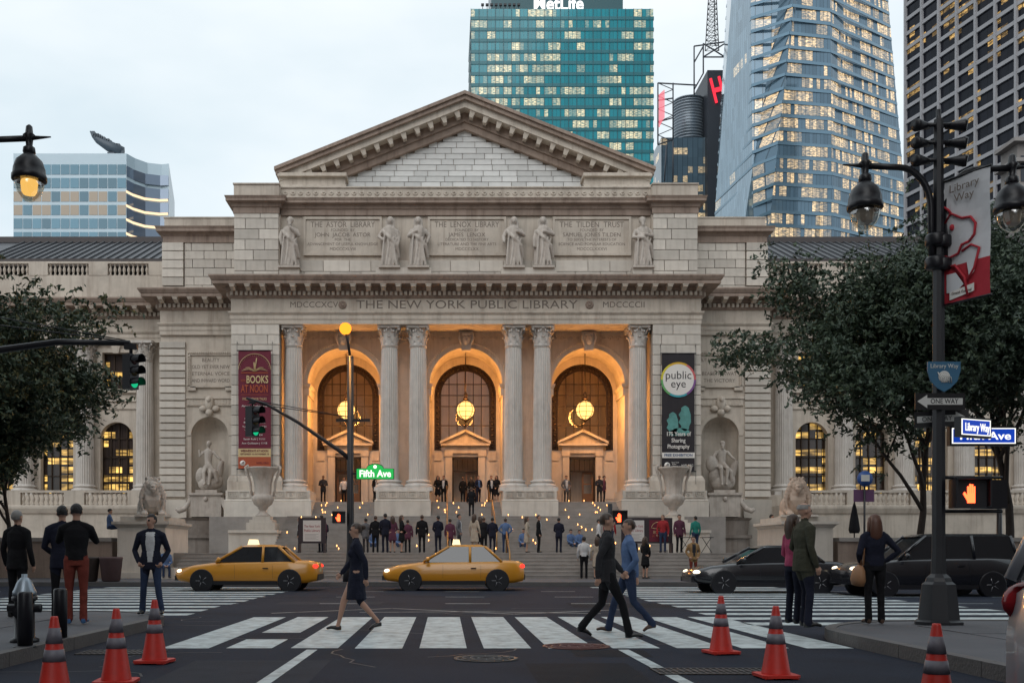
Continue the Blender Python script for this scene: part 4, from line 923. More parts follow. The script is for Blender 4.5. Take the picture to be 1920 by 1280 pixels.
for s in (-1, 1):
    cx, cy, z = X(s * 11.67), 56.6, 2.5
    T = thing('stone_urn', 'tall handled marble urn in front of the ' + ('maroon' if s < 0 else 'black') + ' banner', 'urn', (cx, cy, z), group='urns flanking the stairs')
    b = MB(); b.box(cx - .8, cx + .8, cy - .8, cy + .8, z, z + .45); b.box(cx - .65, cx + .65, cy - .65, cy + .65, z + .45, z + .62); b.box(cx - .5, cx + .5, cy - .5, cy + .5, z + .62, z + .82); b.build('plinth', M_BLK, T)
    b = MB(); b.lathe([(.42, .82), (.42, .9), (.3, .98), (.2, 1.1), (.2, 1.2), (.3, 1.27), (.26, 1.32), (.5, 1.5), (.62, 1.75), (.62, 1.95), (.5, 2.02), (.46, 2.1), (.5, 2.7), (.62, 3.2), (.86, 3.5), (.9, 3.56), (.86, 3.6), (.7, 3.5), (.001, 3.3)], 28, (cx, cy, z), flute=0); b.build('bowl', M_STATUE, T)
    for q in (-1, 1):
        b = MB(); b.tube([(cx + q * .58, cy, z + 1.95), (cx + q * .68, cy, z + 2.3), (cx + q * .72, cy, z + 2.8), (cx + q * .92, cy, z + 3.35), (cx + q * .98, cy, z + 3.62), (cx + q * .86, cy, z + 3.7), (cx + q * .8, cy, z + 3.6)], [.06, .07, .07, .08, .1, .09, .06], 8); b.build('handle', M_STATUE, T)
# fountains below the niches
for s in (-1, 1):
    cx, cy = X(s * NX), 64.9
    T = thing('wall_fountain', 'carved stone wall fountain and basin below the niche beside the ' + ('maroon' if s < 0 else 'black') + ' banner', 'fountain', (cx, cy, 1.25), group='wall fountains')
    b = MB(); b.box(cx - 1.0, cx + 1.0, cy - .3, cy + 1.2, 3.6, 5.0); b.box(cx - 1.12, cx + 1.12, cy - .42, cy + 1.2, 5.0, 5.15); b.box(cx - .7, cx + .7, cy - .2, cy + 1.2, 5.15, 5.35); b.ball((cx, cy - .32, 4.75), (.14, .12, .18), 8, 6); b.build('pedestal', M_STATUE, T)
    for q in (-1, 1):
        b = MB(); b.tube([(cx + q * .95, cy - .1, 5.05), (cx + q * 1.1, cy - .2, 4.5), (cx + q * 1.35, cy - .4, 4.1), (cx + q * 1.65, cy - .6, 3.95), (cx + q * 1.8, cy - .7, 4.1)], [.14, .16, .18, .17, .12], 8); b.build('scroll', M_STATUE, T)
    b = MB(); n = 24; 
    for (r0, r1, z0, z1) in ((1.75, 1.9, 3.35, 3.5), (1.62, 1.72, 2.4, 3.35), (1.9, 1.9, 2.2, 2.4), (1.75, 1.75, 1.25, 2.2)):
        P0 = [(cx + r0 * math.cos(math.pi + math.pi * t / n), cy + .4 + r0 * .95 * math.sin(math.pi + math.pi * t / n)) for t in range(n + 1)]; P1 = [(cx + r1 * math.cos(math.pi + math.pi * t / n), cy + .4 + r1 * .95 * math.sin(math.pi + math.pi * t / n)) for t in range(n + 1)]
        b.add([(*p, z0) for p in P0] + [(*p, z1) for p in P1], [(i, i + 1, n + 2 + i, n + 1 + i) for i in range(n)] + [list(range(n + 1)), list(range(n + 1, 2 * n + 2))])
    b.build('basin', mat('fountain_dark', (.2, .165, .14), .6, var=.7, vscale=1.5, streak=.8), T)
# ---- candles on the steps
cj = MB(); cj.lathe([(.035, 0), (.05, .01), (.055, .12), (.05, .12), (.045, .03), (.001, .03)], 10); CJ = cj.mesh('candle', glass('candle_glass', (1, .9, .75), .7))
fl = MB(); fl.lathe([(.001, .035), (.024, .05), (.03, .075), (.016, .115), (.001, .15)], 8); FLM = fl.mesh('flame', emit('flame', (1, .5, .15), 9))
spots = []
for xa, xb in ((-9.3, -5.9), (-2.0, 2.0), (5.9, 9.4)):
    for i in range(7):
        for _ in range(2): spots.append((X(rng.uniform(xa, xb)), 61.4 + i * .34 + .12, 3.38 + (i + 1) * .16 + .003))
for i in range(14):
    for _ in range(4):
        xx = rng.uniform(-10.2, 10.3); spots.append((X(xx), 53 + i * .4 + .14, 1.25 + (i + 1) * .1536 + .003))
for (x, y, z) in spots:
    c = inst(CJ, 'candle', None, (x, y, z), (.95, .95, .95), label='small glass candle burning on the library steps', cat='candle', group='candles on the library steps')
    o = bpy.data.objects.new('flame', FLM); put(o, c)
# ================================================================= towers behind
def slab_tower(name, label, u0, u1, Y, vtop, depth, gm, fh, spm, sp_h=1.1, proud=.25, z0=18.0, floors=None, step=1.0):
    x0, x1, zt = U(u0, Y), U(u1, Y), V(vtop, Y)
    T = thing(name, label, 'tower', ((x0 + x1) / 2, Y + depth / 2, 0))
    b = MB(); b.box(x0, x1, Y, Y + depth, 0, zt); b.build('glazing', gm, T)
    z = zt - fh
    while z > z0:
        b = MB(); b.box(x0 - proud, x1 + proud, Y - proud, Y + depth + proud, z, z + sp_h); b.build('spandrel', spm, T); z -= fh
    return T, x0, x1, zt
# teal tower
gm = tower_glass('teal_glass', (.0, .23, .28), 1.43, 3.9, .55, ls=1.2, mull=1.43, z0=V(18, 350) - 3.9 * 60, group=3)
sp = mat('teal_spandrel', (.0, .12, .145), .2, var=.2, vscale=.05)
T, x0, x1, zt = slab_tower('office_tower', 'teal glass slab tower with lit floors and white roof lettering behind the pediment', 883, 1225, 350, 17, 30, gm, 3.9, sp, 1.15, .2, 60)
mu = MB(); x = x0
while x < x1 + .1: mu.box(x - .07, x + .07, 349.7, 350.02, 60, zt); x += 1.43 * 2
mu.build('mullion', mat('teal_mullion', (.0, .06, .08), .4), T)
b = MB(); b.box(U(921, 353), U(1168, 353), 353, 376, zt, zt + 26); b.build('crown_block', mat('teal_dark', (.0, .06, .075), .3), T)
text('MetLife', 6.6, emit('sign_white', (1, 1, 1), 1.6), T, (U(1047, 352.8), 352.8, V(8, 352.8)), ext=.15, width=17.6, bold=.12)
b = MB()
for k in range(9): xx = U(905 + k * 8.5, 350); b.tube([(xx, 351, zt), (xx, 351, zt + 2.0)], .12, 5); b.box(xx - .5, xx + .5, 350.6, 351.4, zt + 1.6, zt + 2.3)
b.build('roof_floodlight', M_IRON, T)
# faceted crystal tower
FH = 4.55
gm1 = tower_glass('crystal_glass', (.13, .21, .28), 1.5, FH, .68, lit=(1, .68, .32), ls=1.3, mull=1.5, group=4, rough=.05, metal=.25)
gm2 = tower_glass('crystal_glass_sky_tint', (.30, .40, .48), 1.5, FH, .06, ls=.8, mull=1.5, group=4, rough=.06, metal=.6)  # paler copy for the first facet; sky reflection put into the colour
T = thing('crystal_tower', 'tall tapering faceted glass tower glowing with office lights', 'tower', (U(1520, 335), 345, 0))
E = [((1363, 1338), 372), ((1408, 1413), 338), ((1487, 1440), 330), ((1556, 1562), 333), ((1665, 1704), 352)]
def edge(i, z):
    (ut, ub), Y = E[i]; zt, zb = V(0, Y), V(450, Y); t = (z - zb) / (zt - zb); return (U(ub + (ut - ub) * t, Y), Y)
spc = mat('crystal_spandrel', (.16, .26, .34), .15, metal=.4)
Zs = [i * FH for i in range(0, 58)]
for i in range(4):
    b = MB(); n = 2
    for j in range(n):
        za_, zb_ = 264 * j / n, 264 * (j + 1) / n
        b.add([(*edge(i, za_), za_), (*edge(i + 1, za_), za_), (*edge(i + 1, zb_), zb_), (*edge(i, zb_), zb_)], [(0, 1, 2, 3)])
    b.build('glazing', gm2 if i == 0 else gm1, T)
    for z in Zs[10:]:
        b = MB(); p, q = edge(i, z), edge(i + 1, z); p2, q2 = edge(i, z + 1.0), edge(i + 1, z + 1.0); d = Vector((q[0] - p[0], q[1] - p[1])).normalized(); nn = (d.y * .15, -d.x * .15)
        b.add([(a[0] + k * nn[0], a[1] + k * nn[1], zz) for k in (0, 1) for a, zz in ((p, z), (q, z), (q2, z + 1.0), (p2, z + 1.0))], [(4, 5, 6, 7), (0, 4, 7, 3), (1, 2, 6, 5), (3, 7, 6, 2), (0, 1, 5, 4)]); b.build('spandrel', spc, T)
bk = MB(); e0, e4 = edge(0, 0), edge(4, 0); bk.add([(*edge(0, 0), 0), (*edge(4, 0), 0), (*edge(4, 264), 264), (*edge(0, 264), 264), (U(1375, 400), 400, 0), (U(1660, 400), 400, 0), (U(1640, 400), 400, 264), (U(1385, 400), 400, 264)], [(4, 5, 6, 7), (0, 3, 7, 4), (1, 5, 6, 2), (3, 2, 6, 7)]); bk.build('back_wall', spc, T)
# media tower with drum, sign frames and lattice mast
Y = 430; T = thing('media_tower', 'grey tower with round drum, red sign panels and lattice antenna mast', 'tower', (U(1285, Y), Y + 10, 0))
b = MB(); b.box(U(1240, Y), U(1330, Y), Y, Y + 25, 0, V(258, Y)); b.build('block', tower_glass('media_glass', (.10, .15, .19), 2.2, 4.0, .35, ls=.9, mull=2.2), T)
b = MB(); b.box(U(1322, Y), U(1352, Y), Y - 4, Y + 20, 0, V(140, Y)); b.build('sign_tower', mat('media_dark', (.03, .035, .045), .5, var=.3, vscale=.1), T)
dr = MB(); r = (U(1326, Y) - U(1268, Y)) / 2; cxm = U(1300, Y); dr.lathe([(r, V(262, Y)), (r, V(180, Y))], 32, (cxm, Y + 8, 0)); dr.build('drum', mat('media_drum', (.16, .19, .22), .35, metal=.4), T)
rb = MB()
for k in range(16):
    z = V(258, Y) + k * 1.25; rb.lathe([(r + .02, z), (r + .22, z + .1), (r + .22, z + .45), (r + .02, z + .5)], 32, (cxm, Y + 8, 0))
rb.build('drum_rib', mat('media_rib', (.3, .34, .38), .4, metal=.4), T)
fr = MB()
def bar(u0, v0, u1, v1, y=Y - 6, r=.32): fr.tube([(U(u0, Y), y, V(v0, Y)), (U(u1, Y), y, V(v1, Y))], r, 5)
for (a, b_, c, d) in ((1228, 168, 1228, 282), (1256, 168, 1256, 272), (1228, 168, 1300, 172), (1228, 282, 1256, 272), (1228, 200, 1256, 196), (1228, 240, 1256, 232), (1295, 100, 1295, 190), (1312, 95, 1312, 150), (1295, 100, 1352, 92), (1295, 180, 1312, 150), (1312, 120, 1352, 120), (1312, 95, 1352, 120), (1352, 95, 1312, 120), (1295, 130, 1312, 100), (1244, 282, 1240, 350), (1256, 275, 1256, 350)): bar(a, b_, c, d)
for k in range(9): bar(1228 + (k % 2) * 28, 168 + k * 12, 1256 - (k % 2) * 28, 180 + k * 12, r=.18)
fr.build('sign_frame', mat('steel_dark', (.06, .065, .08), .5), T)
ms = MB()
def tri(z, w): return [(U(1337, Y) + w * math.cos(a), Y + w * math.sin(a), z) for a in (.5, 2.6, 4.7)]
zs = [V(92, Y) + i * 2.2 for i in range(26)]; 
for i in range(25):
    w0, w1 = max(.7, 3.4 - i * .14), max(.7, 3.4 - (i + 1) * .14); A, B_ = tri(zs[i], w0), tri(zs[i + 1], w1)
    for j in range(3): ms.tube([A[j], B_[j]], .2, 4); ms.tube([A[j], B_[(j + 1) % 3]], .12, 4); ms.tube([A[j], A[(j + 1) % 3]], .12, 4)
ms.build('mast', M_IRON, T)
red = emit('sign_red', (1, .04, .07), 1.4)
text('H', 15, red, T, (U(1341, Y), Y - 4.6, V(180, Y)), ext=.3, bold=.2, width=4.6).rotation_euler[1] = R(-14)
pk = MB()
for k in range(5): pk.box(U(1229.5 + k * 2.2, Y), U(1230.9 + k * 2.2, Y), Y - 6.6, Y - 6.2, V(250 - k * 4, Y), V(190 - k * 2, Y))
pk.build('sign_letter', emit('sign_pink', (1, .22, .28), 1.0), T)
# dark gridded slab seen obliquely
T = thing('gridded_tower', 'dark office tower with pale bands and piers, seen at an angle', 'tower', (130, 245, 0))
P0 = (U(1700, 262), 262.0); dv = Vector((.246, -1)).normalized(); nv = Vector((-dv.y, dv.x)) * -1   # street side
nv = Vector((-1, -.246)).normalized()
BAY, FHT = 6.1, 3.85
def gp(t, o=0.0): return (P0[0] + dv.x * t + nv.x * o, P0[1] + dv.y * t + nv.y * o)
b = MB(); q = [gp(0), gp(85), (gp(85)[0] + 40, gp(85)[1] + 10), (P0[0] + 40, P0[1] + 10)]; b.prism(q, 'z', 0, 190); b.build('glazing', tower_glass('dark_glass', (.012, .013, .02), 1.5, FHT, .26, lit=(1, .62, .2), ls=.8, mull=1.5, group=2, rough=.2, spec=.12), T)
wm = mat('pale_travertine', (.30, .295, .31), .7, var=.2, vscale=.1)
z = 6.0
while z < 190:
    b = MB(); b.prism([gp(-.3, .45), gp(85, .45), gp(85, 0), gp(-.3, 0)], 'z', z, z + .95); b.build('spandrel', wm, T); z += FHT
for k in range(14):
    b = MB(); b.prism([gp(k * BAY - .28, .7), gp(k * BAY + .28, .7), gp(k * BAY + .28, 0), gp(k * BAY - .28, 0)], 'z', 0, 190); b.build('pier', wm, T)
# stone block at the very edge
Y = 100; T = thing('stone_building', 'weathered stone building with heavy cornices beyond the gridded tower', 'building', (U(1960, Y), Y + 10, 0))
b = MB(); b.box(U(1908, Y), U(1908, Y) + 30, Y, Y + 3, 0, V(265, Y)); b.build('wall', mat('brownstone', (.2, .18, .17), .8, var=.4, vscale=.4), T)
for v in (262, 300, 352, 400, 470):
    b = MB(); b.box(U(1908, Y) - .7, U(1908, Y) + 30, Y - .7, Y + 3, V(v + 7, Y), V(v, Y)); b.build('cornice', mat('brownstone_trim', (.24, .22, .21), .8, var=.4, vscale=.4), T)
for r in range(6):
    for c in range(4):
        x = U(1914, Y) + c * 2.6; z = V(292, Y) - r * 4.6; b = MB(); b.box(x, x + 1.3, Y - .06, Y + .1, z - 2.6, z); b.build('window', mat('window_dark', (.02, .022, .03), .1), T)
# glass block with concave lit corner
Y = 250; zt = V(287, Y); T = thing('glass_block', 'pale blue glass office block with concave glowing corner and rooftop crane arm', 'building', (U(160, Y), Y + 15, 0))
xa, xb, xc, xd = U(25, Y), U(237, Y), U(303, Y), U(320, Y + 30)
skin = mat('pale_panel', (.42, .52, .58), .3, var=.1, vscale=.1); pn = mat('blue_pane', (.045, .11, .15), .05, metal=.3, rnd=.25)
warm = tower_glass('pane_warm', (.10, .12, .15), 2.2, 3.35, .5, lit=(1, .75, .4), ls=.9, mull=2.2, group=1)
b = MB(); b.prism([(xa, Y), (xb, Y), (xb + 1.2, Y + 3), (xb + 3.5, Y + 6), (xc - 2, Y + 7), (xc, Y + 6.5), (xd, Y + 34), (xa, Y + 34)], 'z', 0, zt - .1); b.build('core', skin, T)
nc = 12; cw = (xb - xa) / nc; FHG = 25.3 * Y / 1867
for r in range(9):
    z1 = zt - 2.9 - r * FHG
    for c in range(nc):
        o = inst(MB().box(-.5, .5, -.06, .06, -.5, .5).mesh('pane', pn) if 'pane_unit' not in bpy.data.meshes else bpy.data.meshes['pane_unit'], 'pane', T, (xa + (c + .5) * cw, Y - .03, z1 - 1.25), (cw - .22, 1, 2.5)); o.data.name = 'pane_unit'
        if r in (2, 3) and c % 3 != 1: o.data = bpy.data.meshes.get('pane_lit') or MB().box(-.5, .5, -.06, .06, -.5, .5).mesh('pane_lit', mat('pane_lit', (.12, .11, .1), .15, emit=(1, .72, .4), estr=.16))
cur = [(xb + .1, Y - .1), (xb + 1.0, Y + 2.4), (xb + 3.2, Y + 5.2), (xc - 2.2, Y + 6.4), (xc, Y + 6.2)]
for r in range(9):
    z1 = zt - 3.2 - r * FHG - r * .12
    b = MB()
    for a, c in zip(cur[:-1], cur[1:]): b.add([(a[0], a[1], z1 - 2.6), (c[0], c[1], z1 - 2.6), (c[0], c[1], z1), (a[0], a[1], z1)], [(0, 1, 2, 3)])
    b.build('curved_pane', mat('curved_glass', (.16, .2, .26), .05, metal=.4), T)
    b = MB()
    for a, c in zip(cur[:-1], cur[1:]): b.add([(a[0] - .1, a[1] - .25, z1 - 3.3), (c[0] - .1, c[1] - .25, z1 - 3.3), (c[0] - .1, c[1] - .25, z1 - 2.7), (a[0] - .1, a[1] - .25, z1 - 2.7)], [(0, 1, 2, 3)])
    if r > 0: b.build('lit_soffit', emit('warm_strip', (1, .72, .45), 1.5), T)
b = MB(); b.box(U(45, Y), U(130, Y), Y + 8, Y + 20, zt - .1, zt + 1.2); 
for k in range(8): xx = U(75 + k * 7, Y); b.tube([(xx, Y + 6, zt), (xx, Y + 6, zt + 2)], .08, 4)
b.tube([(U(72, Y), Y + 6, zt + 2), (U(128, Y), Y + 6, zt + 2)], .08, 4); b.build('roof_plant', mat('plant_grey', (.2, .23, .25), .6), T)
b = MB(); cxr = U(195, Y); b.box(cxr - .9, cxr + .9, Y + 5, Y + 7, zt - .1, V(270, Y)); b.tube([(U(214, Y), Y + 6, V(268, Y)), (U(190, Y), Y + 6, V(256, Y)), (U(168, Y), Y + 6, V(244, Y)), (U(160, Y), Y + 6, V(236, Y)), (U(153, Y), Y + 6, V(227, Y))], [1.5, 1.4, .9, .6, .15], 6)
for k in range(14): u = 160 + k * 4; b.box(U(u, Y) - .4, U(u, Y) + .4, Y + 5.3, Y + 6.7, V(238 + k * 2.0, Y), V(238 + k * 2.0, Y) + rng.uniform(.6, 1.3))
b.box(U(205, Y), U(217, Y), Y + 5, Y + 7, V(276, Y), V(266, Y)); b.build('crane_arm', mat('crane_dark', (.05, .07, .09), .5), T)

# ---- two unseen blocks beside and behind the viewpoint, added to shade the street
def shade_block(x0, x1, y0, y1, H, lab, col, fx):
    T = thing('street_shade_building', lab, 'building', ((x0 + x1) / 2, (y0 + y1) / 2, HK)); b = MB(); b.box(x0, x1, y0, y1, HK, H); b.build('wall', mat('block_' + str(int(x0)), col, .8, var=.3, vscale=.3), T)
    wm_ = mat('window_dark', (.02, .022, .03), .1); n = 0; fl = int((H - 6) / 3.8); U_ = MB().box(-.05, .05, -.75, .75, -1.1, 1.1).mesh('window', wm_)
    for r in range(0, fl, 2):
        y = y0 + 3
        while y < y1 - 1 and n < 280: inst(U_, 'window', T, (fx, y, 6 + r * 3.8)); y += 3.4; n += 1
    for z in (5.0, H - 4, H - .6): b = MB(); b.box(x0 - .5, x1 + .5, y0 - .5, y1 + .5, z, z + .7); b.build('cornice', mat('block_' + str(int(x0)), col, .8), T)
shade_block(-46, -11.5, -60, 12.8, 46, 'grey stone office block lining the side street by the hydrant corner', (.26, .24, .23), -11.5)
shade_block(12.0, 46, -60, 10.2, 52, 'brown stone office block lining the side street by the lamp post corner', (.22, .18, .16), 12.0)
# ================================================================= figures: people, statues, lions
class Fig:
    """overlapping tapered pieces that are skinned into one continuous body; faces take the cloth of the nearest piece"""
    def __init__(s): s.mb = MB(); s.seg = []
    def t(s, pts, rad, m, n=10):
        s.mb.tube(pts, rad, n); P = [Vector(p) for p in pts]; rad = rad if isinstance(rad, (list, tuple)) else [rad] * len(pts)
        rs = [tuple(r) if isinstance(r, (tuple, list)) else (r, r) for r in rad]
        for i in range(len(P) - 1): s.seg.append((P[i], P[i + 1], ((rs[i][0] + rs[i + 1][0]) / 2, (rs[i][1] + rs[i + 1][1]) / 2, 1e9), m))
        return s
    def b(s, c, r, m, n=12, k=8):
        s.mb.ball(c, r, n, k); rr = (r, r, r) if isinstance(r, (int, float)) else tuple(r)
        s.seg.append((Vector(c), Vector(c) + Vector((0, 0, 1e-4)), rr, m)); return s
    def skin(s, voxel, smooth, mats, name='person', front=None):
        me = remesh(s.mb, voxel, smooth, name)
        for m in mats: me.materials.append(m)
        n = len(me.polygons); C = np.empty(n * 3); me.polygons.foreach_get('center', C); C = C.reshape(-1, 3)
        N = np.empty(n * 3); me.polygons.foreach_get('normal', N); N = N.reshape(-1, 3)
        best = np.full(n, 1e9); idx = np.zeros(n, dtype=np.int32)
        for a, b, r, m in s.seg:
            a_, d = np.array(a), np.array(b - a); L = max(1e-9, d @ d); t = np.clip(((C - a_) @ d) / L, 0, 1)
            q = C - a_ - t[:, None] * d
            if r[2] < 1e8: dist = (np.linalg.norm(q / np.array(r), axis=1) - 1) * min(r)
            elif abs(d[2]) > .8 * math.sqrt(L): dist = (np.sqrt((q[:, 0] / r[0]) ** 2 + (q[:, 1] / r[1]) ** 2 + (q[:, 2] / min(r[:2])) ** 2) - 1) * min(r[:2])
            else: dist = np.linalg.norm(q, axis=1) - min(r[:2])
            k = dist < best; best[k] = dist[k]; idx[k] = m
        if front is not None:
            x, z0, z1, m = front; k = (np.abs(C[:, 0]) < x * np.clip((C[:, 2] - z0 + .25) / (z1 - z0), .3, 1)) & (C[:, 2] > z0) & (C[:, 2] < z1) & (N[:, 1] < -.35) & (idx == 1); idx[k] = m
        me.polygons.foreach_set('material_index', idx); me.update(); return me

SKIN = [mat('skin_a', (.42, .24, .17), .55), mat('skin_b', (.20, .10, .06), .55), mat('skin_c', (.52, .33, .24), .55)]
HAIR = [mat('hair_black', (.012, .010, .010), .6, bump=1.0, bscale=60), mat('hair_brown', (.05, .028, .018), .5), mat('hair_grey', (.22, .21, .20), .6), mat('hair_auburn', (.09, .035, .02), .5)]
def cloth(n, c): return mat('cloth_' + n, c, .92, var=.5, vscale=5, bump=1.0, bscale=9, spec=.2)
CL = dict(navy=cloth('navy', (.014, .016, .03)), black=cloth('black', (.010, .010, .012)), charcoal=cloth('charcoal', (.03, .03, .034)), white=cloth('white', (.55, .55, .56)), grey=cloth('grey', (.13, .13, .14)),
          blue=cloth('blue', (.10, .16, .30)), brick=cloth('brick', (.17, .038, .028)), denim=cloth('denim', (.03, .045, .09)), tan=cloth('tan', (.28, .17, .08)), red=cloth('red', (.32, .03, .035)),
          teal=cloth('teal', (.03, .22, .18)), plum=cloth('plum', (.10, .035, .06)), cream=cloth('cream', (.42, .36, .29)), pink=cloth('pink', (.4, .07, .14)), olive=cloth('olive', (.05, .05, .035)), shoe=mat('shoe_black', (.012, .011, .011), .35), sneaker=mat('shoe_blue', (.04, .12, .28), .5), brown=mat('shoe_brown', (.06, .03, .018), .4))
EYE = mat('eye_dark', (.01, .008, .008), .2)
def hand(f, w, d, side, curl=.3, palm=Vector((0, -1, 0))):
    """palm, four bent fingers of unequal length and a thumb from the palm's side; d = pointing direction"""
    d = d.normalized(); sd = d.cross(palm).normalized() * side; pm = palm - d * palm.dot(d); pm = pm.normalized() if pm.length > .05 else Vector((1, 0, 0))
    f.t([w, w + d * .045, w + d * .09], [(.024, .024), (.036, .03), (.036, .022)], 0, 8)
    for k, L in enumerate((.062, .074, .070, .054)):
        o = w + d * .085 + sd * ((k - 1.5) * .019); m = o + (d * math.cos(curl) + pm * math.sin(curl)) * L * .55; e = m + (d * math.cos(curl * 2.4) + pm * math.sin(curl * 2.4)) * L * .5
        f.t([o - d * .02, o, m, e], [.0095, .0095, .0088, .0072], 0, 6)
    o = w + d * .03 - sd * .03; f.t([o, o - sd * .022 + d * .03 + pm * .01, o - sd * .022 + d * .062 + pm * .025], [.013, .0105, .0085], 0, 6)
def person_mesh(key, arms='down', legs='stand', top='navy', bottom='navy', shoes='shoe', shirt=None, skirt=None, skin=0, voxel=.022, jacket=True, female=False, head_turn=0.0, nod=0.0, heavy=0.0, sit=False):
    f = Fig(); sw = (.165 if female else .19) + heavy * .02; hv = 1 + heavy
    dz = -.46 if sit else 0.0
    hipz = .92 + dz
    # legs
    if sit: LG = {s: [(s * .09, 0, hipz), (s * .12, -.42, hipz + .02), (s * .12, -.45, .09)] for s in (-1, 1)}
    elif legs == 'walk': LG = {-1: [(-.09, 0, .90), (-.10, -.20, .50), (-.09, -.30, .09)], 1: [(.09, 0, .90), (.09, .06, .49), (.08, .36, .16)]}
    elif legs == 'wide': LG = {s: [(s * .09, 0, .92), (s * .15, -.02, .50), (s * .20, .02, .09)] for s in (-1, 1)}
    elif legs == 'relax': LG = {-1: [(-.09, 0, .92), (-.12, -.03, .50), (-.15, .02, .09)], 1: [(.09, 0, .92), (.13, -.09, .51), (.19, -.08, .09)]}
    else: LG = {s: [(s * .09, 0, .92), (s * .10, -.015, .50), (s * .10, .02, .09)] for s in (-1, 1)}
    for s in (-1, 1):
        h, k, a = [Vector(p) for p in LG[s]]; lm = 0 if skirt else 2
        f.t([h + Vector((0, 0, .04)), h.lerp(k, .3), h.lerp(k, .75), k, k.lerp(a, .3), k.lerp(a, .8), a], [.092 * hv, .088 * hv, .068, .058, .06 if skirt is None else .052, .046 if skirt is None else .036, .042 if skirt is None else .034], lm)
        if not skirt: f.t([k.lerp(a, .6), a + Vector((0, 0, -.02))], [.056, .06], 2)      # trouser hem
        tip = Vector((s * .035, -.19, -.055)); up = .0
        if legs == 'walk' and s == 1: tip = Vector((s * .01, -.15, -.13))
        f.t([a + Vector((0, .055, -.045)), a + Vector((0, 0, -.045)), a + tip * .6, a + tip], [(.036, .036), (.045, .042), (.046, .030), (.034, .022)], 3, 8)
    # trunk
    zs = [(.86, .155, .108), (.96, .165, .118), (1.08, .142 if female else .150, .105), (1.27, .168 if female else .182, .12), (1.39, .168 if female else .192, .108), (1.455, .10, .075), (1.49, .058, .056)]
    f.t([(0, 0.0, z + dz) for z, _, _ in zs[:3]], [(a * hv, b * hv) for _, a, b in zs[:3]], 1 if skirt else 2, 14); f.t([(0, 0.0, z + dz) for z, _, _ in zs[2:]], [(a * hv, b * hv) for _, a, b in zs[2:]], 1, 14)
    if not jacket and not skirt: f.t([(0, 0, 1.1 + dz), (0, 0, .96 + dz)], [(.152 * hv, .11 * hv), (.168 * hv, .121 * hv)], 1, 14)
    if jacket and not female: f.t([(0, 0, 1.1 + dz), (0, .0, .95 + dz), (0, .0, .80 + dz)], [(.165 * hv, .118 * hv), (.178 * hv, .13 * hv), (.188 * hv, .135 * hv)], 1, 14)
    if skirt:
        if sit: pass
        else: f.t([(0, 0, 1.05), (0, 0, .9), (0, 0, skirt)], [(.14, .10), (.175, .13), (.22, .17)], 2 if skirt != 1 else 1, 14)
    if female:
        for s in (-1, 1): f.b((s * .075, -.085, 1.27 + dz), (.065, .06, .065), 1)
    for s in (-1, 1): f.t([(s * .04, .005, 1.475 + dz), (s * .12, .005, 1.445 + dz), (s * sw, 0, 1.405 + dz)], [.05, .058, .062], 1)
    # arms
    sh = {s: Vector((s * sw, 0, 1.405 + dz)) for s in (-1, 1)}
    A = {'down': ((.255, .02, 1.13), (.26, -.06, .88)), 'pocket': ((.29, .07, 1.13), (.20, -.07, .93)), 'front': ((.26, -.02, 1.13), (.06, -.19, .98)), 'crossed': ((.27, -.05, 1.15), (-.04, -.2, 1.17)), 'camera': ((.27, -.16, 1.22), (.06, -.30, 1.45)),
         'swing_f': ((.25, -.08, 1.14), (.23, -.24, .95)), 'swing_b': ((.26, .14, 1.14), (.25, .16, .88)), 'bag': ((.26, .06, 1.13), (.2, -.1, 1.02)), 'hip': ((.36, .06, 1.17), (.19, -.03, 1.02)), 'lap': ((.24, -.1, 1.12), (.08, -.32, 1.0))}
    pair = arms if isinstance(arms, tuple) else (arms, arms)
    for s, nm in zip((-1, 1), pair):
        e, w = [Vector((s * p[0], p[1], p[2] + dz)) for p in A[nm]]
        if nm == 'crossed': w.z += .05 * s; w.y -= .02 * s
        f.t([sh[s] + Vector((-s * .05, 0, .015)), sh[s], sh[s].lerp(e, .5), e, e.lerp(w, .4), w], [.06, .068 * hv, .058 * hv, .05, .05, .04], 1)
        d = (w - e); hand(f, w, d, s, .35 if nm in ('down', 'swing_f', 'swing_b') else .8, Vector((-s, 0, 0)) if nm in ('down', 'swing_f', 'swing_b', 'pocket') else Vector((0, 0, -1)) if nm != 'camera' else Vector((-s, 0, 0)))
    # neck and head with face
    f.t([(0, 0.005, 1.44 + dz), (0, -.01, 1.53 + dz), (0, -.012, 1.58 + dz)], [.062, .054, .056], 0)
    if jacket: f.t([(0, .01, 1.43 + dz), (0, .008, 1.485 + dz)], [(.085, .075), (.066, .064)], 1)
    M = Matrix.Translation((0, -.012, 1.585 + dz)) @ Matrix.Rotation(head_turn, 4, 'Z') @ Matrix.Rotation(nod, 4, 'X')
    H = lambda x, y, z: M @ Vector((x, y, z))
    f.b(H(0, .012, .085), (.077, .093, .098), 0, 16, 12); f.b(H(0, -.022, .03), (.058, .068, .07), 0); f.b(H(0, -.05, -.012), (.034, .032, .026), 0)
    f.t([H(0, -.082, .072), H(0, -.104, .038), H(0, -.085, .03)], [.010, .016, .013], 0, 6)
    for s in (-1, 1): f.b(H(s * .079, .012, .06), (.014, .022, .033), 0, 8, 6); f.b(H(s * .03, -.083, .068), (.0135, .008, .007), 5, 8, 6); f.t([H(s * .014, -.089, .086), H(s * .045, -.078, .086)], [.008, .006], 6, 5)
    f.t([H(-.022, -.079, .003), H(.022, -.079, .003)], [.007, .007], 7, 5)
    lip = mat('lip', (.30, .10, .08), .5)
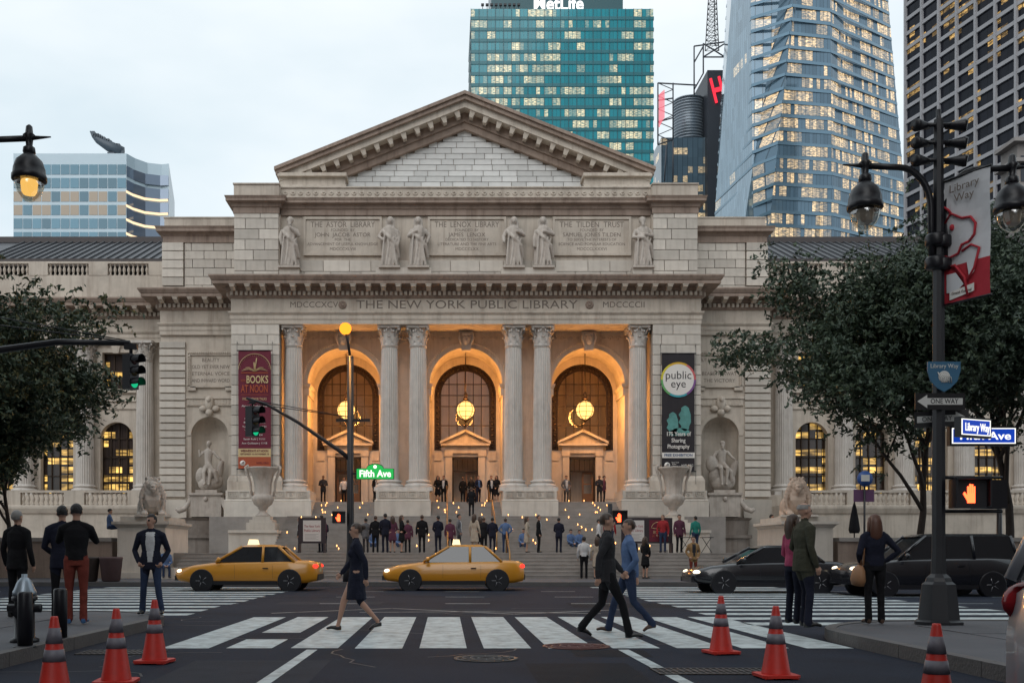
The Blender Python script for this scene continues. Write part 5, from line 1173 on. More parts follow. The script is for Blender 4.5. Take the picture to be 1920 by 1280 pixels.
    me = f.skin(voxel, 2 if voxel < .015 else 1, [SKIN[skin], CL[top], CL[bottom], CL[shoes], CL[shirt or 'white'], EYE, HAIR[0], lip], 'person', front=(.075, .93 + dz, 1.46 + dz, 4) if shirt else None)
    me['M'] = [c for r_ in M for c in r_]
    return me
def hair_mesh(me, style, colour):
    M = Matrix([me['M'][i * 4:i * 4 + 4] for i in range(4)]); b = MB(); n, m = 20, 14; c = Vector((0, .018, .092)); r = (.087, .103, .104)
    vs = []; keep = []
    for j in range(m + 1):
        for k in range(n):
            a = 2 * math.pi * k / n; q = math.sin(math.pi * j / m); w = 1 + .045 * math.sin(7 * a + 1.3 * j) + .03 * math.sin(13 * a - 2 * j)
            vs.append(M @ Vector((c.x + r[0] * w * q * math.cos(a), c.y + r[1] * w * q * math.sin(a), c.z - r[2] * math.cos(math.pi * j / m))))
    for j in range(m):
        for k in range(n):
            a = 2 * math.pi * (k + .5) / n; z = -math.cos(math.pi * (j + .5) / m); y = math.sin(a) * math.sin(math.pi * (j + .5) / m)
            lim = (-.62 if style != 'bald' else -.1) if y > .3 else (-.05 if y > -.2 else (.34 if y > -.55 else .5))
            if style == 'bald' and z > .55: continue
            if z > lim: k2 = (k + 1) % n; keep.append((j * n + k, j * n + k2, (j + 1) * n + k2, (j + 1) * n + k))
    b.add(vs, keep, smooth=True)
    if style == 'long':
        b.tube([M @ Vector(p) for p in ((0, .07, .15), (0, .10, .05), (0, .105, -.06), (0, .09, -.17), (0, .085, -.24))], [(.07, .05), (.09, .05), (.10, .05), (.09, .045), (.05, .03)], 12)
        for s in (-1, 1): b.tube([M @ Vector(p) for p in ((s * .06, -.02, .13), (s * .086, .02, .04), (s * .09, .03, -.08), (s * .075, .03, -.17))], [.03, .034, .034, .02], 8)
    if style == 'bun': b.ball(M @ Vector((0, .13, .12)), .045, 10, 6)
    return b.mesh('hair', HAIR[colour], recalc=False)
PV = {}
def variant(key, style='short', hc=0, **kw):
    me = person_mesh(key, **kw); PV[key] = (me, hair_mesh(me, style, hc))
def person(key, x, y, z, rz, label, group=None, h=1.0):
    me, hm = PV[key]; o = inst(me, 'person', None, (x, y, z), (h, h, h), (0, 0, rz), label=label, cat='person', group=group)
    c = bpy.data.objects.new('hair', hm); put(c, o); return o
# ---- statues on the attic
def statue(x, key, lab, cat='statue'):
    f = Fig(); ph = rng.uniform(0, 6); beard = key in ('old', 'sage')
    rings = [(0, .36, .30), (.15, .33, .27), (.5, .29, .24), (.9, .27, .23), (1.15, .25, .2), (1.4, .28, .2), (1.58, .25, .17), (1.66, .1, .1)]
    n = 40; vs = []; lean = {'old': .05, 'sage': -.04, 'a': .07, 'b': -.06, 'c': .06, 'd': -.05}[key]
    for z, rx, ry in rings:
        for k in range(n):
            a = 2 * math.pi * k / n; fo = 1 + (.10 if z < 1.2 else .05) * math.sin(9 * a + ph + 1.6 * z) + .05 * math.sin(4 * a - 2.2 * z + ph)
            vs.append((rx * fo * math.cos(a) + lean * math.sin(z * 2.2), ry * fo * math.sin(a), z))
    m = len(rings); fs = [(j * n + k, j * n + (k + 1) % n, (j + 1) * n + (k + 1) % n, (j + 1) * n + k) for j in range(m - 1) for k in range(n)] + [list(range(n - 1, -1, -1)), [(m - 1) * n + k for k in range(n)]]
    f.mb.add(vs, fs)
    L = lean * .3
    f.t([(L, 0, 1.6), (L, -.01, 1.75)], [.075, .065], 0); f.b((L, -.02, 1.87), (.115, .13, .15), 0, 14, 10); f.b((L, -.12, 1.84), (.02, .035, .035), 0)
    f.b((L, .03, 1.91), (.145, .14, .145), 0)
    if beard: f.t([(L, -.08, 1.8), (L, -.14, 1.68), (L, -.13, 1.55)], [.07, .07, .03], 0)
    else:
        for s in (-1, 1): f.t([(L + s * .1, .02, 1.93), (L + s * .13, .03, 1.8), (L + s * .14, .0, 1.6)], [.06, .06, .04], 0)
    P = {'old': ([(-.26, 0, 1.5), (-.36, -.05, 1.2), (-.30, -.1, .95)], [(.26, 0, 1.5), (.38, -.14, 1.25), (.06, -.26, 1.55)]), 'sage': ([(-.26, 0, 1.5), (-.38, -.1, 1.2), (-.05, -.3, 1.15)], [(.26, 0, 1.5), (.36, -.1, 1.25), (.02, -.28, 1.28)]),
         'a': ([(-.25, 0, 1.5), (-.42, .02, 1.25), (-.24, -.16, 1.1)], [(.25, 0, 1.5), (.36, -.05, 1.2), (.32, -.2, .9)]), 'b': ([(-.25, 0, 1.5), (-.38, -.08, 1.25), (-.08, -.25, 1.42)], [(.25, 0, 1.5), (.42, 0, 1.25), (.33, -.12, 1.0)]),
         'c': ([(-.25, 0, 1.5), (-.4, -.06, 1.22), (-.38, -.2, 1.0)], [(.25, 0, 1.5), (.4, -.08, 1.28), (.14, -.25, 1.4)]), 'd': ([(-.25, 0, 1.5), (-.34, -.05, 1.2), (-.36, -.12, .85)], [(.25, 0, 1.5), (.4, -.1, 1.3), (.02, -.26, 1.4)])}[key]
    for pts in P: f.t(pts, [.10, .085, .06], 0); f.b(pts[-1], (.06, .06, .07), 0)
    for q in range(5):   # falling folds
        x0 = -.24 + q * .12; f.t([(x0 + .05, -.2, 1.35 - q * .05), (x0 + .1 * math.sin(q), -.27, .8), (x0 * 1.2, -.31, .05)], [.03, .045, .05], 0, 6)
    f.t([(-.28, -.1, 1.45), (0, -.26, 1.15), (.28, -.2, .85), (.36, -.05, .4)], [.06, .07, .08, .07], 0)
    me = f.skin(.026, 1, [M_STATUE], 'statue')
    o = inst(me, 'statue', None, (x, 63.05, 19.22), (1.62, 1.45, 1.62), label=lab, cat=cat, group='statues on the attic'); b = MB(); b.box(-.42, .42, -.34, .3, -.02, .06)
    q = b.build('plinth', M_STATUE, o, local=True)
for x, k, lab in ((-11.15, 'old', 'bearded robed stone statue resting chin on hand beside the Astor panel'), (-4.82, 'a', 'robed female stone statue with hand at waist, beside the Astor inscription'), (-3.0, 'b', 'robed female stone statue clutching shawl, beside the Lenox inscription'), (3.02, 'c', 'veiled female stone statue with raised hand after the Lenox inscription'), (4.9, 'd', 'robed stone statue holding a mask low, before the Tilden inscription'), (11.2, 'sage', 'bearded stone statue with folded arms beside the Tilden panel')): statue(X(x), k, lab)
# ---- fountain figures in the niches
def niche_figure(s):
    f = Fig(); k = 1.0
    f.b((0, .1, .35), (.55, .4, .4), 0); f.b((-.35, .1, .7), (.3, .3, .45), 0); f.b((.4, .15, .5), (.3, .3, .4), 0)
    f.t([(0, 0, 1.15), (0, -.02, 1.4), (0, 0, 1.7), (0, 0, 1.95), (0, 0, 2.05)], [(.2, .16), (.17, .14), (.2, .15), (.22, .13), (.08, .08)], 0, 12)
    f.t([(0, 0, 2.0), (.02, -.03, 2.15)], [.07, .07], 0); f.b((.03, -.05, 2.27), (.11, .13, .15), 0); f.b((.03, .02, 2.31), (.13, .13, .13), 0)
    for q in (-1, 1):
        f.t([(q * .11, -.05, 1.15), (q * .16, -.3 if s < 0 else -.45, .85 if s < 0 else 1.05), (q * .1, -.35 if s < 0 else -.42, .3)], [.13, .1, .06], 0); f.t([(q * .1, -.33, .32), (q * .12, -.5, .26)], [.06, .05], 0)
    f.t([(-.24, 0, 1.9), (-.42, -.05, 1.65), (-.42, -.1, 1.98 if s < 0 else 1.35)], [.09, .07, .055], 0); f.t([(.24, 0, 1.9), (.45, -.02, 1.65), (.62, -.1, 1.5)], [.09, .07, .055], 0)
    f.t([(-.2, .12, 1.7), (.1, -.15, 1.2), (.35, -.2, .9), (.45, -.1, .4)], [.08, .12, .13, .1], 0); f.t([(.5, .1, .8), (.6, .0, 1.2), (.7, -.05, 1.45)], [.2, .16, .1], 0)
    if s > 0: f.t([(0, -.16, 2.2), (0, -.2, 2.0)], [.08, .05], 0); f.b((-.5, 0, 1.3), (.3, .25, .4), 0)
    me = f.skin(.028, 1, [M_STATUE], 'statue')
    inst(me, 'statue', None, (X(s * NX), 65.35, 5.33), (1.35, 1.3, 1.35), label='marble ' + ('nude seated figure with raised arm' if s < 0 else 'bearded seated figure, heavy drapery') + ' in the fountain niche', cat='statue', group='fountain figures')
niche_figure(-1); niche_figure(1)
# ---- lions
def lion(s):
    f = Fig()
    f.t([(0, -.45, .62), (0, .2, .56), (0, .9, .52), (0, 1.35, .42)], [(.40, .46), (.36, .44), (.40, .46), (.25, .28)], 0, 14)
    f.b((0, -.55, .62), (.43, .42, .56), 0); f.b((0, -.55, 1.02), (.47, .42, .46), 0); f.b((0, -.56, 1.3), (.43, .32, .42), 0)
    f.b((0, -.82, 1.34), (.23, .26, .25), 0); f.t([(0, -.95, 1.36), (0, -1.17, 1.28)], [(.11, .1), (.125, .09)], 0); f.b((0, -1.12, 1.2), (.14, .13, .1), 0); f.b((0, -1.24, 1.33), (.07, .05, .045), 0); f.b((0, -1.1, 1.1), (.1, .12, .06), 0)
    for q in (-1, 1):
        f.b((q * .1, -1.02, 1.42), (.05, .04, .03), 0); f.t([(q * .05, -1.0, 1.48), (q * .17, -.98, 1.46)], [.035, .03], 0); f.b((q * .27, -.78, 1.52), (.06, .05, .07), 0)
        f.t([(q * .36, -.5, .7), (q * .4, -.45, .3), (q * .36, -.8, .16), (q * .36, -1.3, .13)], [.2, .17, .13, .12], 0); f.b((q * .36, -1.38, .12), (.16, .2, .12), 0)
        for k in range(4): f.b((q * .36 + (k - 1.5) * .075, -1.53, .09), (.042, .07, .07), 0, 8, 6)
        f.b((q * .38, 1.0, .48), (.24, .46, .46), 0); f.t([(q * .46, 1.1, .3), (q * .52, .75, .14), (q * .52, .4, .11)], [.18, .13, .11], 0); f.b((q * .52, .32, .1), (.13, .18, .1), 0)
        for k in range(7):   # mane locks
            a = k * .36; f.t([(q * (.16 + .28 * math.sin(a)), -.72, 1.66 - k * .14), (q * (.26 + .26 * math.sin(a)), -.82, 1.5 - k * .16), (q * (.2 + .24 * math.sin(a)), -.86, 1.3 - k * .165)], [.07, .08, .04], 0, 6)
    for k in range(6): f.t([((k - 2.5) * .11, -.8, 1.0), ((k - 2.5) * .10, -.95, .72), ((k - 2.5) * .05, -.92, .42)], [.07, .08, .04], 0, 6)
    for k in range(4): f.t([((k - 1.5) * .12, -.75, 1.62), ((k - 1.5) * .15, -.66, 1.74), ((k - 1.5) * .2, -.45, 1.68)], [.05, .07, .05], 0, 6)
    f.t([(.1, 1.4, .35), (.5, 1.55, .16), (.75, 1.2, .1), (.75, .8, .1)], [.08, .07, .06, .1], 0)
    me = f.skin(.03, 1, [M_STATUE if s < 0 else mat('lion_marble_warm', (.55, .42, .33), .7, var=.5, vscale=2, streak=.3)], 'lion_statue')
    o = inst(me, 'lion_statue', None, (X(s * 14.55), 45.0, 2.86), (1.02, 1.0, 1.0), (0, 0, R(18 if s < 0 else -14)), label='reclining stone lion on a pedestal beside the ' + ('tree and maroon banner' if s < 0 else 'folded umbrella and bus stop sign'), cat='lion statue', group='library lions')
    b = MB(); b.box(-.75, .75, -1.65, 1.6, -.03, .05); b.build('plinth', M_BLK, o, local=True)
lion(-1); lion(1)
# ================================================================= people
F = .0125
variant('jacket_man', arms=('pocket', 'pocket'), legs='relax', top='navy', bottom='denim', shirt='white', voxel=F, head_turn=R(-35))
variant('suit_back', arms='down', top='black', bottom='black', voxel=F, hc=2)
variant('suit_back2', arms='front', top='navy', bottom='black', voxel=F, nod=R(10))
variant('photographer', arms='camera', top='black', bottom='brick', shoes='sneaker', voxel=F, jacket=False, nod=R(12), hc=0)
variant('grey_man', style='bald', hc=2, arms=('down', 'bag'), legs='relax', top='olive', bottom='navy', voxel=F, heavy=.14)
variant('pink_woman', style='long', hc=1, arms=('front', 'front'), top='pink', bottom='navy', voxel=.016, female=True, jacket=False)
variant('bag_woman', style='long', hc=3, arms=('hip', 'bag'), legs='stand', top='navy', bottom='black', shoes='brown', voxel=F, female=True, jacket=False)
variant('walk_woman', style='bun', hc=1, arms=('swing_f', 'swing_b'), legs='walk', top='navy', bottom='navy', skirt=.52, voxel=F, female=True, jacket=False, shoes='shoe')
variant('walk_man', arms=('swing_b', 'swing_f'), legs='walk', top='charcoal', bottom='black', voxel=F, hc=1)
variant('walk_man2', arms=('swing_b', 'pocket'), legs='walk', top='blue', bottom='denim', voxel=.016, hc=1, jacket=False, shoes='brown')
def kerbz(y): return HK + .008
person('jacket_man', U(283, 17.6), 17.6, HK + .01, R(8), 'person in open dark jacket and white T-shirt standing at the kerb, hands in pockets')
person('suit_back', U(32, 16.8), 16.8, HK + .01, R(165), 'person in a dark suit seen from behind beside the hydrant', h=1.02)
person('suit_back2', U(112, 16.2), 16.3, HK + .01, R(200), 'person in a dark coat close behind the photographer', h=1.05)
ph = person('photographer', U(143, 15.3), 15.3, HK + .01, R(195), 'person in black sweater, brick trousers and blue shoes taking a photo', h=1.04)
cm = MB(); cm.box(-.07, .07, -.41, -.35, 1.45, 1.55); cm.tube([(0, -.41, 1.5), (0, -.47, 1.5)], .035, 12)
q = thing('camera_body', 'small black camera held up by the person in brick trousers', 'camera', (ph.location.x, ph.location.y, ph.location.z), R(195)); cm.build('body', M_IRON, q, local=True)
person('grey_man', U(1508, 14.6), 14.6, HK + .01, R(95), 'balding person in dark jacket with shoulder bag waiting at the corner', h=1.03)
person('pink_woman', U(1488, 15.3), 15.3, HK + .01, R(110), 'person in a pink top half hidden behind the balding person', h=.95)
bw = person('bag_woman', U(1640, 15.3), 15.3, HK + .01, R(175), 'person with long hair facing the avenue, tan bag on hip', h=.95)
hb = MB(); hb.tube([(.23, .06, .90), (.25, .05, .83), (.26, .04, .68), (.26, .03, .6)], [(.04, .06), (.08, .16), (.1, .2), (.08, .17)], 12); hb.tube([(.2, -.02, .9), (.14, .0, 1.38), (.2, .1, .9)], .012, 6)
q = thing('shoulder_bag', 'tan slouchy shoulder bag on the long-haired person at the corner', 'bag', bw.location, R(175)); hb.build('bag', mat('bag_tan', (.26, .13, .06), .6), q, local=True)
person('walk_woman', U(668, 15.9), 15.9, .006, R(-85), 'person in a dark knee-length dress striding over the zebra stripes', h=.97)
person('walk_man', U(1138, 14.6), 14.6, .006, R(88), 'person in a charcoal suit walking on the zebra stripes', h=1.03)
person('walk_man2', U(1195, 14.9), 15.6, .006, R(-92), 'person in blue shirt and jeans crossing behind the charcoal suit', h=1.0)
# small background variants
B = .03
for key, kw in dict(g_dark=dict(arms='down', top='black', bottom='black', shirt='white'), g_navy=dict(arms='front', top='navy', bottom='navy', shirt='blue'), g_plum=dict(arms='down', top='plum', bottom='black'), g_grey=dict(arms='pocket', top='grey', bottom='charcoal', shirt='white'),
                    g_cross=dict(arms='crossed', top='charcoal', bottom='black', skin=1), g_white=dict(arms='down', top='white', bottom='black', jacket=False), g_blue=dict(arms='hip', top='blue', bottom='denim', jacket=False), g_red=dict(arms='down', top='red', bottom='denim', jacket=False),
                    g_tan=dict(arms='pocket', top='tan', bottom='brick', shirt='charcoal'), g_teal=dict(arms='down', top='teal', bottom='denim', jacket=False)).items(): variant(key, voxel=B, hc=rng.choice((0, 1)), **kw)
for key, kw in dict(w_dress=dict(arms='front', top='black', bottom='black', skirt=.55), w_cream=dict(arms='down', top='cream', bottom='cream', skirt=.5), w_plum=dict(arms='front', top='plum', bottom='plum', skirt=.6)).items(): variant(key, style='long', hc=1, voxel=B, female=True, jacket=False, **kw)
variant('seated', arms='lap', top='blue', bottom='denim', voxel=B, jacket=False, sit=True, nod=R(20))
DESC = dict(g_dark='person in a black suit and white shirt', g_navy='person in a navy suit, hands clasped', g_plum='person in a plum jacket and black trousers', g_grey='person in a grey suit, hands in pockets', g_cross='person in a charcoal suit with folded arms', g_white='person in a white shirt and black trousers', g_blue='person in a blue shirt, hands on hips', g_red='person in a red shirt and jeans', g_tan='person in a tan jacket and reddish trousers', g_teal='person in a teal top and jeans', w_dress='person with long hair in a black dress', w_cream='person with long hair in a cream dress', w_plum='person with long hair in a plum dress')
# on the terrace at the doors
TZ = 4.5
for (u, k, rz, where) in ((606, 'g_cross', 0, 'alone at the arch beside the maroon banner'), (645, 'g_white', 5, 'in the doorway near the maroon banner'), (703, 'g_dark', 60, 'half hidden near the green sign'), (821, 'w_dress', 10, 'on the terrace at the middle arch'), (832, 'g_dark', -15, 'next to the black dress, middle arch'),
                          (868, 'g_dark', 150, 'going in through the middle door'), (884, 'w_dress', 170, 'in front of the middle door'), (897, 'g_navy', 30, 'right beside the middle door'), (921, 'g_dark', 20, 'by the jamb of the middle arch'), (931, 'w_dress', -20, 'leaning on the jamb of the middle arch'),
                          (1062, 'g_grey', 10, 'at the arch near the black banner'), (1124, 'g_cross', -10, 'guarding the arch nearest the black banner'), (1133, 'g_plum', 80, 'behind the folded-arms guard near the black banner')):
    y = 65.3 if u not in (645, 868, 884) else 66.7
    person(k, U(u, y), y, TZ, R(rz), DESC[k] + ' ' + where, h=1.03)
person('g_dark', U(884, 59.2), 59.2, 3.38, R(175), 'person in a black suit climbing the stairs towards the middle door'); 
# the crowd on the landing
crowd = [(566, 'g_dark'), (596, 'g_plum'), (612, 'g_navy'), (690, 'g_grey'), (705, 'g_dark'), (722, 'g_navy'), (733, 'w_plum'), (757, 'w_dress'), (771, 'g_plum'), (790, 'g_dark'), (820, 'g_navy'), (850, 'g_plum'), (868, 'g_grey'), (884, 'w_cream'), (898, 'w_dress'), (912, 'g_dark'), (928, 'g_navy'), (945, 'g_blue'), (988, 'w_cream'), (1018, 'g_dark'), (1044, 'g_navy'), (1130, 'g_white'), (1148, 'g_red'), (1183, 'g_navy')]
seen = {}
for i, (u, k) in enumerate(crowd):
    y = 47.3 + rng.uniform(-1.6, 4.2); u += rng.uniform(-9, 9); person(k, U(u, y), y, 1.25, R(rng.choice((160, 180, 200, 150, 215, 90, -80)) + rng.uniform(-15, 15)), DESC[k] + ' in the crowd on the landing', 'guests gathered on the stair landing', h=rng.uniform(.95, 1.06))
# others by the lions and along the pavement
for (u, y, z, k, rz, where) in ((1243, 46.5, 1.25, 'g_red', -20, 'beside the poster board on the plaza'), (1274, 46, 1.25, 'g_plum', 10, 'with rolled sleeves next to the urn'), (1304, 48, 1.25, 'g_teal', 200, 'passing the fountain basin'), (1447, 46, 1.25, 'g_navy', 70, 'leaning near the lion pedestal'), (1300, 41.2, .16, 'g_tan', 5, 'standing at the foot of the stairs'), (1095, 41.8, .16, 'g_white', 170, 'at the kerb below the stairs'), (1120, 41.6, .16, 'w_cream', 160, 'at the kerb below the stairs'), (1210, 42.0, .16, 'w_dress', 120, 'walking past the lowest step')):
    person(k, U(u, y), y, z, R(rz), DESC[k] + ' ' + where)
for u in (700, 747, 982, 1070, 1086):
    person('seated', U(u, 54), 54.0, 1.25, R(rng.uniform(-25, 25)), 'person in blue shirt and jeans sitting on the candle-lit stairs', 'people sitting on the stairs', h=rng.uniform(.96, 1.04))
person('seated', U(322, 43.0), 42.05, .19, R(20), 'person in blue shirt sitting hunched beside the lion pedestal'); MB().box(U(322, 43) - .4, U(322, 43) + .4, 41.9, 42.5, .15, .62).build('stone_bench', M_BLK, None, label='short stone bench under the hunched person beside the lion pedestal', cat='bench')
person('seated', U(205, 44.2), 44.2, 1.9, R(120), 'person in pale blue shirt sitting on the low stone wall', h=1.0)
# ================================================================= street furniture
M_ORG = mat('cone_orange', (.55, .03, .02), .5, var=.5, vscale=7, dark=(.25, .02, .015)); M_REF = mat('cone_sleeve', (.17, .16, .19), .55, var=.7, vscale=6)
cone = MB(); cone.lathe([(.145, .03), (.14, .05), (.032, .70), (.028, .715), (.001, .715)], 24); CONE = cone.mesh('body', M_ORG)
cb = MB(); cb.prism([(.19, -.15), (.19, .15), (.15, .19), (-.15, .19), (-.19, .15), (-.19, -.15), (-.15, -.19), (.15, -.19)], 'z', .012, .04)
for a in (-.13, .13):
    for b_ in (-.13, .13): cb.box(a - .04, a + .04, b_ - .04, b_ + .04, 0, .013)
CBASE = cb.mesh('base', M_ORG)
def band(z0, z1): r = lambda z: .14 - (z - .05) * .108 / .65 + .0035; b = MB(); b.lathe([(r(z0) - .004, z0), (r(z0), z0), (r(z1), z1), (r(z1) - .004, z1)], 24); return b.mesh('reflective_band', M_REF)
B1, B2 = band(.49, .62), band(.34, .44)
for x, y, rz, lab in ((-3.28, 8.35, .3, 'scuffed orange cone with torn sleeve beside the kerb by the bollards'), (-3.14, 9.5, .1, 'orange cone between the torn cone and the cone at the zebra'), (-3.3, 11.3, -.1, 'orange cone with full square base beside the zebra and kerb'), (3.42, 12.35, .2, 'orange cone standing at the zebra edge beside the reddish manhole'), (3.31, 9.97, .05, 'orange cone standing on the iron grate'), (3.7, 7.5, .4, 'orange cone near the parked silver car')):
    T = thing('traffic_cone', lab, 'cone', (x, y, .004), rz, 'orange traffic cones')
    for me, n in ((CONE, 'body'), (CBASE, 'base'), (B1, 'reflective_band'), (B2, 'reflective_band')): put(bpy.data.objects.new(n, me), T)
# hydrant and bollards
x, y = U(46, 12.3), 12.3; T = thing('fire_hydrant', 'dark fire hydrant with silver-blue bonnet behind a bollard', 'hydrant', (x, y, HK))
b = MB(); b.lathe([(.17, 0), (.17, .04), (.12, .06), (.115, .5), (.15, .52), (.15, .56), (.12, .58)], 16, (x, y, HK)); b.build('barrel', M_IRON, T)
b = MB(); b.lathe([(.14, .58), (.14, .62), (.12, .66), (.09, .74), (.05, .79), (.035, .8), (.035, .84), (.001, .84)], 16, (x, y, HK)); b.build('bonnet', mat('hydrant_silver', (.28, .33, .38), .4, metal=.6), T)
b = MB(); b.tube([(x - .2, y, HK + .42), (x + .2, y, HK + .42)], .055, 10); b.tube([(x, y - .19, HK + .38), (x, y, HK + .38)], .075, 10); b.build('nozzle', M_IRON, T)
for u, yy, lab in ((47, 11.65, 'black steel bollard directly in front of the fire hydrant'), (113, 12.75, 'black steel bollard between the hydrant and the cones')):
    T = thing('bollard', lab, 'bollard', (U(u, yy), yy, HK), group='kerb bollards'); b = MB(); b.lathe([(.085, 0), (.085, .62), (.075, .645), (.001, .65)], 18, (U(u, yy), yy, HK)); b.build('post', M_IRON, T); b = MB(); b.lathe([(.13, 0), (.13, .015), (.086, .02)], 18, (U(u, yy), yy, HK)); b.build('collar', M_IRON, T)
# twin crook street lamps
M_GL = mat('lamp_glass', (.5, .46, .42), .15, alpha=.45)
def crook(T, px, py, s, zc, lit):
    b = MB(); cx = px + s * 1.13; pts = [(px + s * .1, py, zc - 1.35), (px + s * .12, py, zc - .75)] + [(px + s * (.62 - .5 * math.cos(a)), py, zc - .5 + .62 * math.sin(a)) for a in [q * .196 for q in range(9)]] + [(cx + s * .02, py, zc + .14)]
    b.tube(pts, [.05] * len(pts), 8); b.lathe([(.02, .33), (.05, .3), (.06, .2), (.1, .16), (.06, .1), (.05, .0), (.09, -.03), (.1, -.1), (.07, -.14)], 10, (cx, py, zc + .02)); b.tube([(cx - s * .05, py, zc + .14), (cx + s * .34, py, zc + .16)], [.045, .01], 6); b.build('crook_arm', M_IRON, T)
    b = MB(); b.lathe([(.08, -.1), (.12, -.14), (.2, -.22), (.24, -.34), (.25, -.44), (.265, -.45), (.265, -.52), (.23, -.53), (.001, -.5)], 20, (cx, py, zc)); b.build('hood', M_IRON, T)
    b = MB(); b.lathe([(.225, -.53), (.22, -.62), (.17, -.74), (.07, -.84), (.001, -.86)], 20, (cx, py, zc)); b.build('globe', glass('globe_glass', (.85, .8, .72), .72, .08), T)
    b = MB(); b.lathe([(.12, -.52), (.13, -.56), (.115, -.7), (.09, -.74), (.001, -.74)], 14, (cx, py, zc)); b.build('lamp', emit('lamp_lit', (1, .6, .15), 1.5) if lit else mat('lamp_off', (.45, .42, .38), .3), T)
    for z in (zc - 1.35, zc - 1.0): c = MB(); c.lathe([(.13, -.09), (.15, -.06), (.15, .06), (.13, .09)], 12, (px + s * .05, py, z)); c.build('clamp', M_IRON, T)
def lamppost(px, py, lab, lit, ztop=7.9, zc=7.05):
    T = thing('street_lamp', lab, 'street lamp', (px, py, HK), group='twin crook street lamps')
    b = MB(); b.lathe([(.36, 0), (.36, .05), (.31, .08), (.25, .62), (.20, .66), (.18, .72), (.115, .78), (.1, 1.2), (.1, 2.0), (.085, 5.5), (.07, ztop - .15)], 8, (px, py, HK), smooth=False); b.build('pole', M_IRON, T)
    crook(T, px, py, -1, zc, False); crook(T, px, py, 1, zc - .03, lit)
    b = MB(); b.tube([(px, py, ztop - .2), (px, py, ztop + .15)], .04, 8)
    for k in range(3): z = ztop - .08 - k * .27; b.tube([(px - .33, py, z), (px + .33, py, z)], .035, 8); 
    b.build('spotlight_bar', M_IRON, T)
    for k in range(3):
        for s in (-1, 1): c = MB(); z = ztop - .08 - k * .27; c.tube([(px + s * .12, py + .05, z), (px + s * .22, py, z - .01), (px + s * .36, py - .06, z - .03), (px + s * .4, py - .08, z - .04)], [.045, .06, .095, .085], 10); c.build('spotlight', M_IRON, T)
    return T
LX, LY = U(1760, 15.3), 15.3
LP = lamppost(LX, LY, 'black twin-armed street lamp carrying the Library Way banner and street signs', False); lamppost(-7.65, 15.6, 'black crook street lamp with a glowing yellow globe', True, 8.5, 7.63)
# banner on the lamp post
T = thing('lamp_banner', 'white and red Library Way banner with lion outline on the lamp post', 'banner', (LX + .1, LY, 5.0)); ang = R(-62); ca, sa = math.cos(ang), math.sin(ang); wd, z0, z1 = .74, 5.05, 6.95
def bp(x, z, o=0.0): return (LX + .09 + x * ca + o * sa * 1, LY + x * sa - o * ca, z + .12 * x * 0)
b = MB(); vs = [bp(wd * i / 6, z0 + (z1 - z0) * j / 10, .012 * math.sin(i + j)) for j in range(11) for i in range(7)]; fs = [(j * 7 + i, j * 7 + i + 1, j * 7 + i + 8, j * 7 + i + 7) for j in range(10) for i in range(6)]; b.add(vs, fs, 0)
for k in range(len(fs)):
    if k // 6 < 3: b.mi[k] = 1
b.build('cloth', [mat('banner_white', (.6, .6, .62), .8, var=.15, vscale=3), mat('banner_red', (.42, .02, .035), .8, var=.2, vscale=3)], T)
b = MB()
for z in (z0, z1): b.tube([bp(-.09, z), bp(wd + .02, z)], .018, 6)
b.build('bracket', M_IRON, T)
ln = MB()
for pts in ([(.02, 6.3), (.12, 6.42), (.3, 6.3), (.44, 6.28), (.52, 6.16), (.5, 6.0), (.42, 5.92)], [(.42, 5.92), (.3, 5.9), (.24, 5.78), (.1, 5.75), (.0, 5.8)], [(.0, 5.6), (.18, 5.62), (.34, 5.4), (.4, 5.1)], [(.3, 5.8), (.45, 5.86), (.58, 5.78), (.5, 5.5), (.4, 5.35)], [(.0, 6.55), (.08, 6.48), (.12, 6.42)]): ln.tube([bp(x_, z_, .018) for x_, z_ in pts], .02, 5)
ln.ball(bp(.14, 6.2, .02), (.04, .03, .05), 8, 6); ln.build('lion_outline', mat('banner_red', (.42, .02, .035), .8), T)
wp = MB()
for pts in ([(.05, 5.5), (.2, 5.5), (.33, 5.3), (.2, 5.2), (.05, 5.22)], [(.38, 5.62), (.55, 5.7), (.5, 5.45), (.42, 5.38)]): wp.add([bp(x_, z_, .02) for x_, z_ in pts], [list(range(len(pts)))])
wp.build('white_patch', mat('banner_white', (.6, .6, .62), .8), T)
lab = MB(); lab.add([bp(x_, z_, .022) for x_, z_ in ((.1, 5.1), (.5, 5.16), (.5, 5.28), (.1, 5.22))], [(0, 1, 2, 3)]); lab.build('sponsor_label', mat('print_white', (.7, .66, .62), .8), T)
for t, z in (('Library', 6.78), ('Way', 6.62)):
    o = text(t, .17, M_ENG, T, bp(.34, z, .03), rz=ang, ext=.002)
o = text('Grand Central', .055, M_ENG, T, bp(.3, 5.19, .028), rz=ang, ext=.002)
# signs on that post
def sign(name, lab, cat, cx, cy, cz, w, h, m, rz=0.0, poly=None, th=.012):
    T = thing(name, lab, cat, (cx, cy, cz), rz); b = MB(); P = poly or [(-w / 2, -h / 2), (w / 2, -h / 2), (w / 2, h / 2), (-w / 2, h / 2)]; b.prism(P, 'y', -th, th); b.build('plate', m, T, local=True); return T
def ltext(T, t, sz, m, x, z, wd=None, o=-.016, bold=0.0, name='lettering'):
    q = bpy.data.objects.new(name, text_mesh(t, sz, m, .003, 'CENTER', bold, wd)); q.location = (x, o, z); q.rotation_euler = (R(90), 0, 0); put(q, T)
SW, SB = mat('sign_white_paint', (.62, .62, .6), .4), mat('sign_black_paint', (.015, .015, .017), .4)
z = lambda v: V(v, LY)
sh_ = [(-.25, .2), (.25, .2), (.25, .06), (.2, -.1), (.1, -.2), (0, -.26), (-.1, -.2), (-.2, -.1), (-.25, .06)]
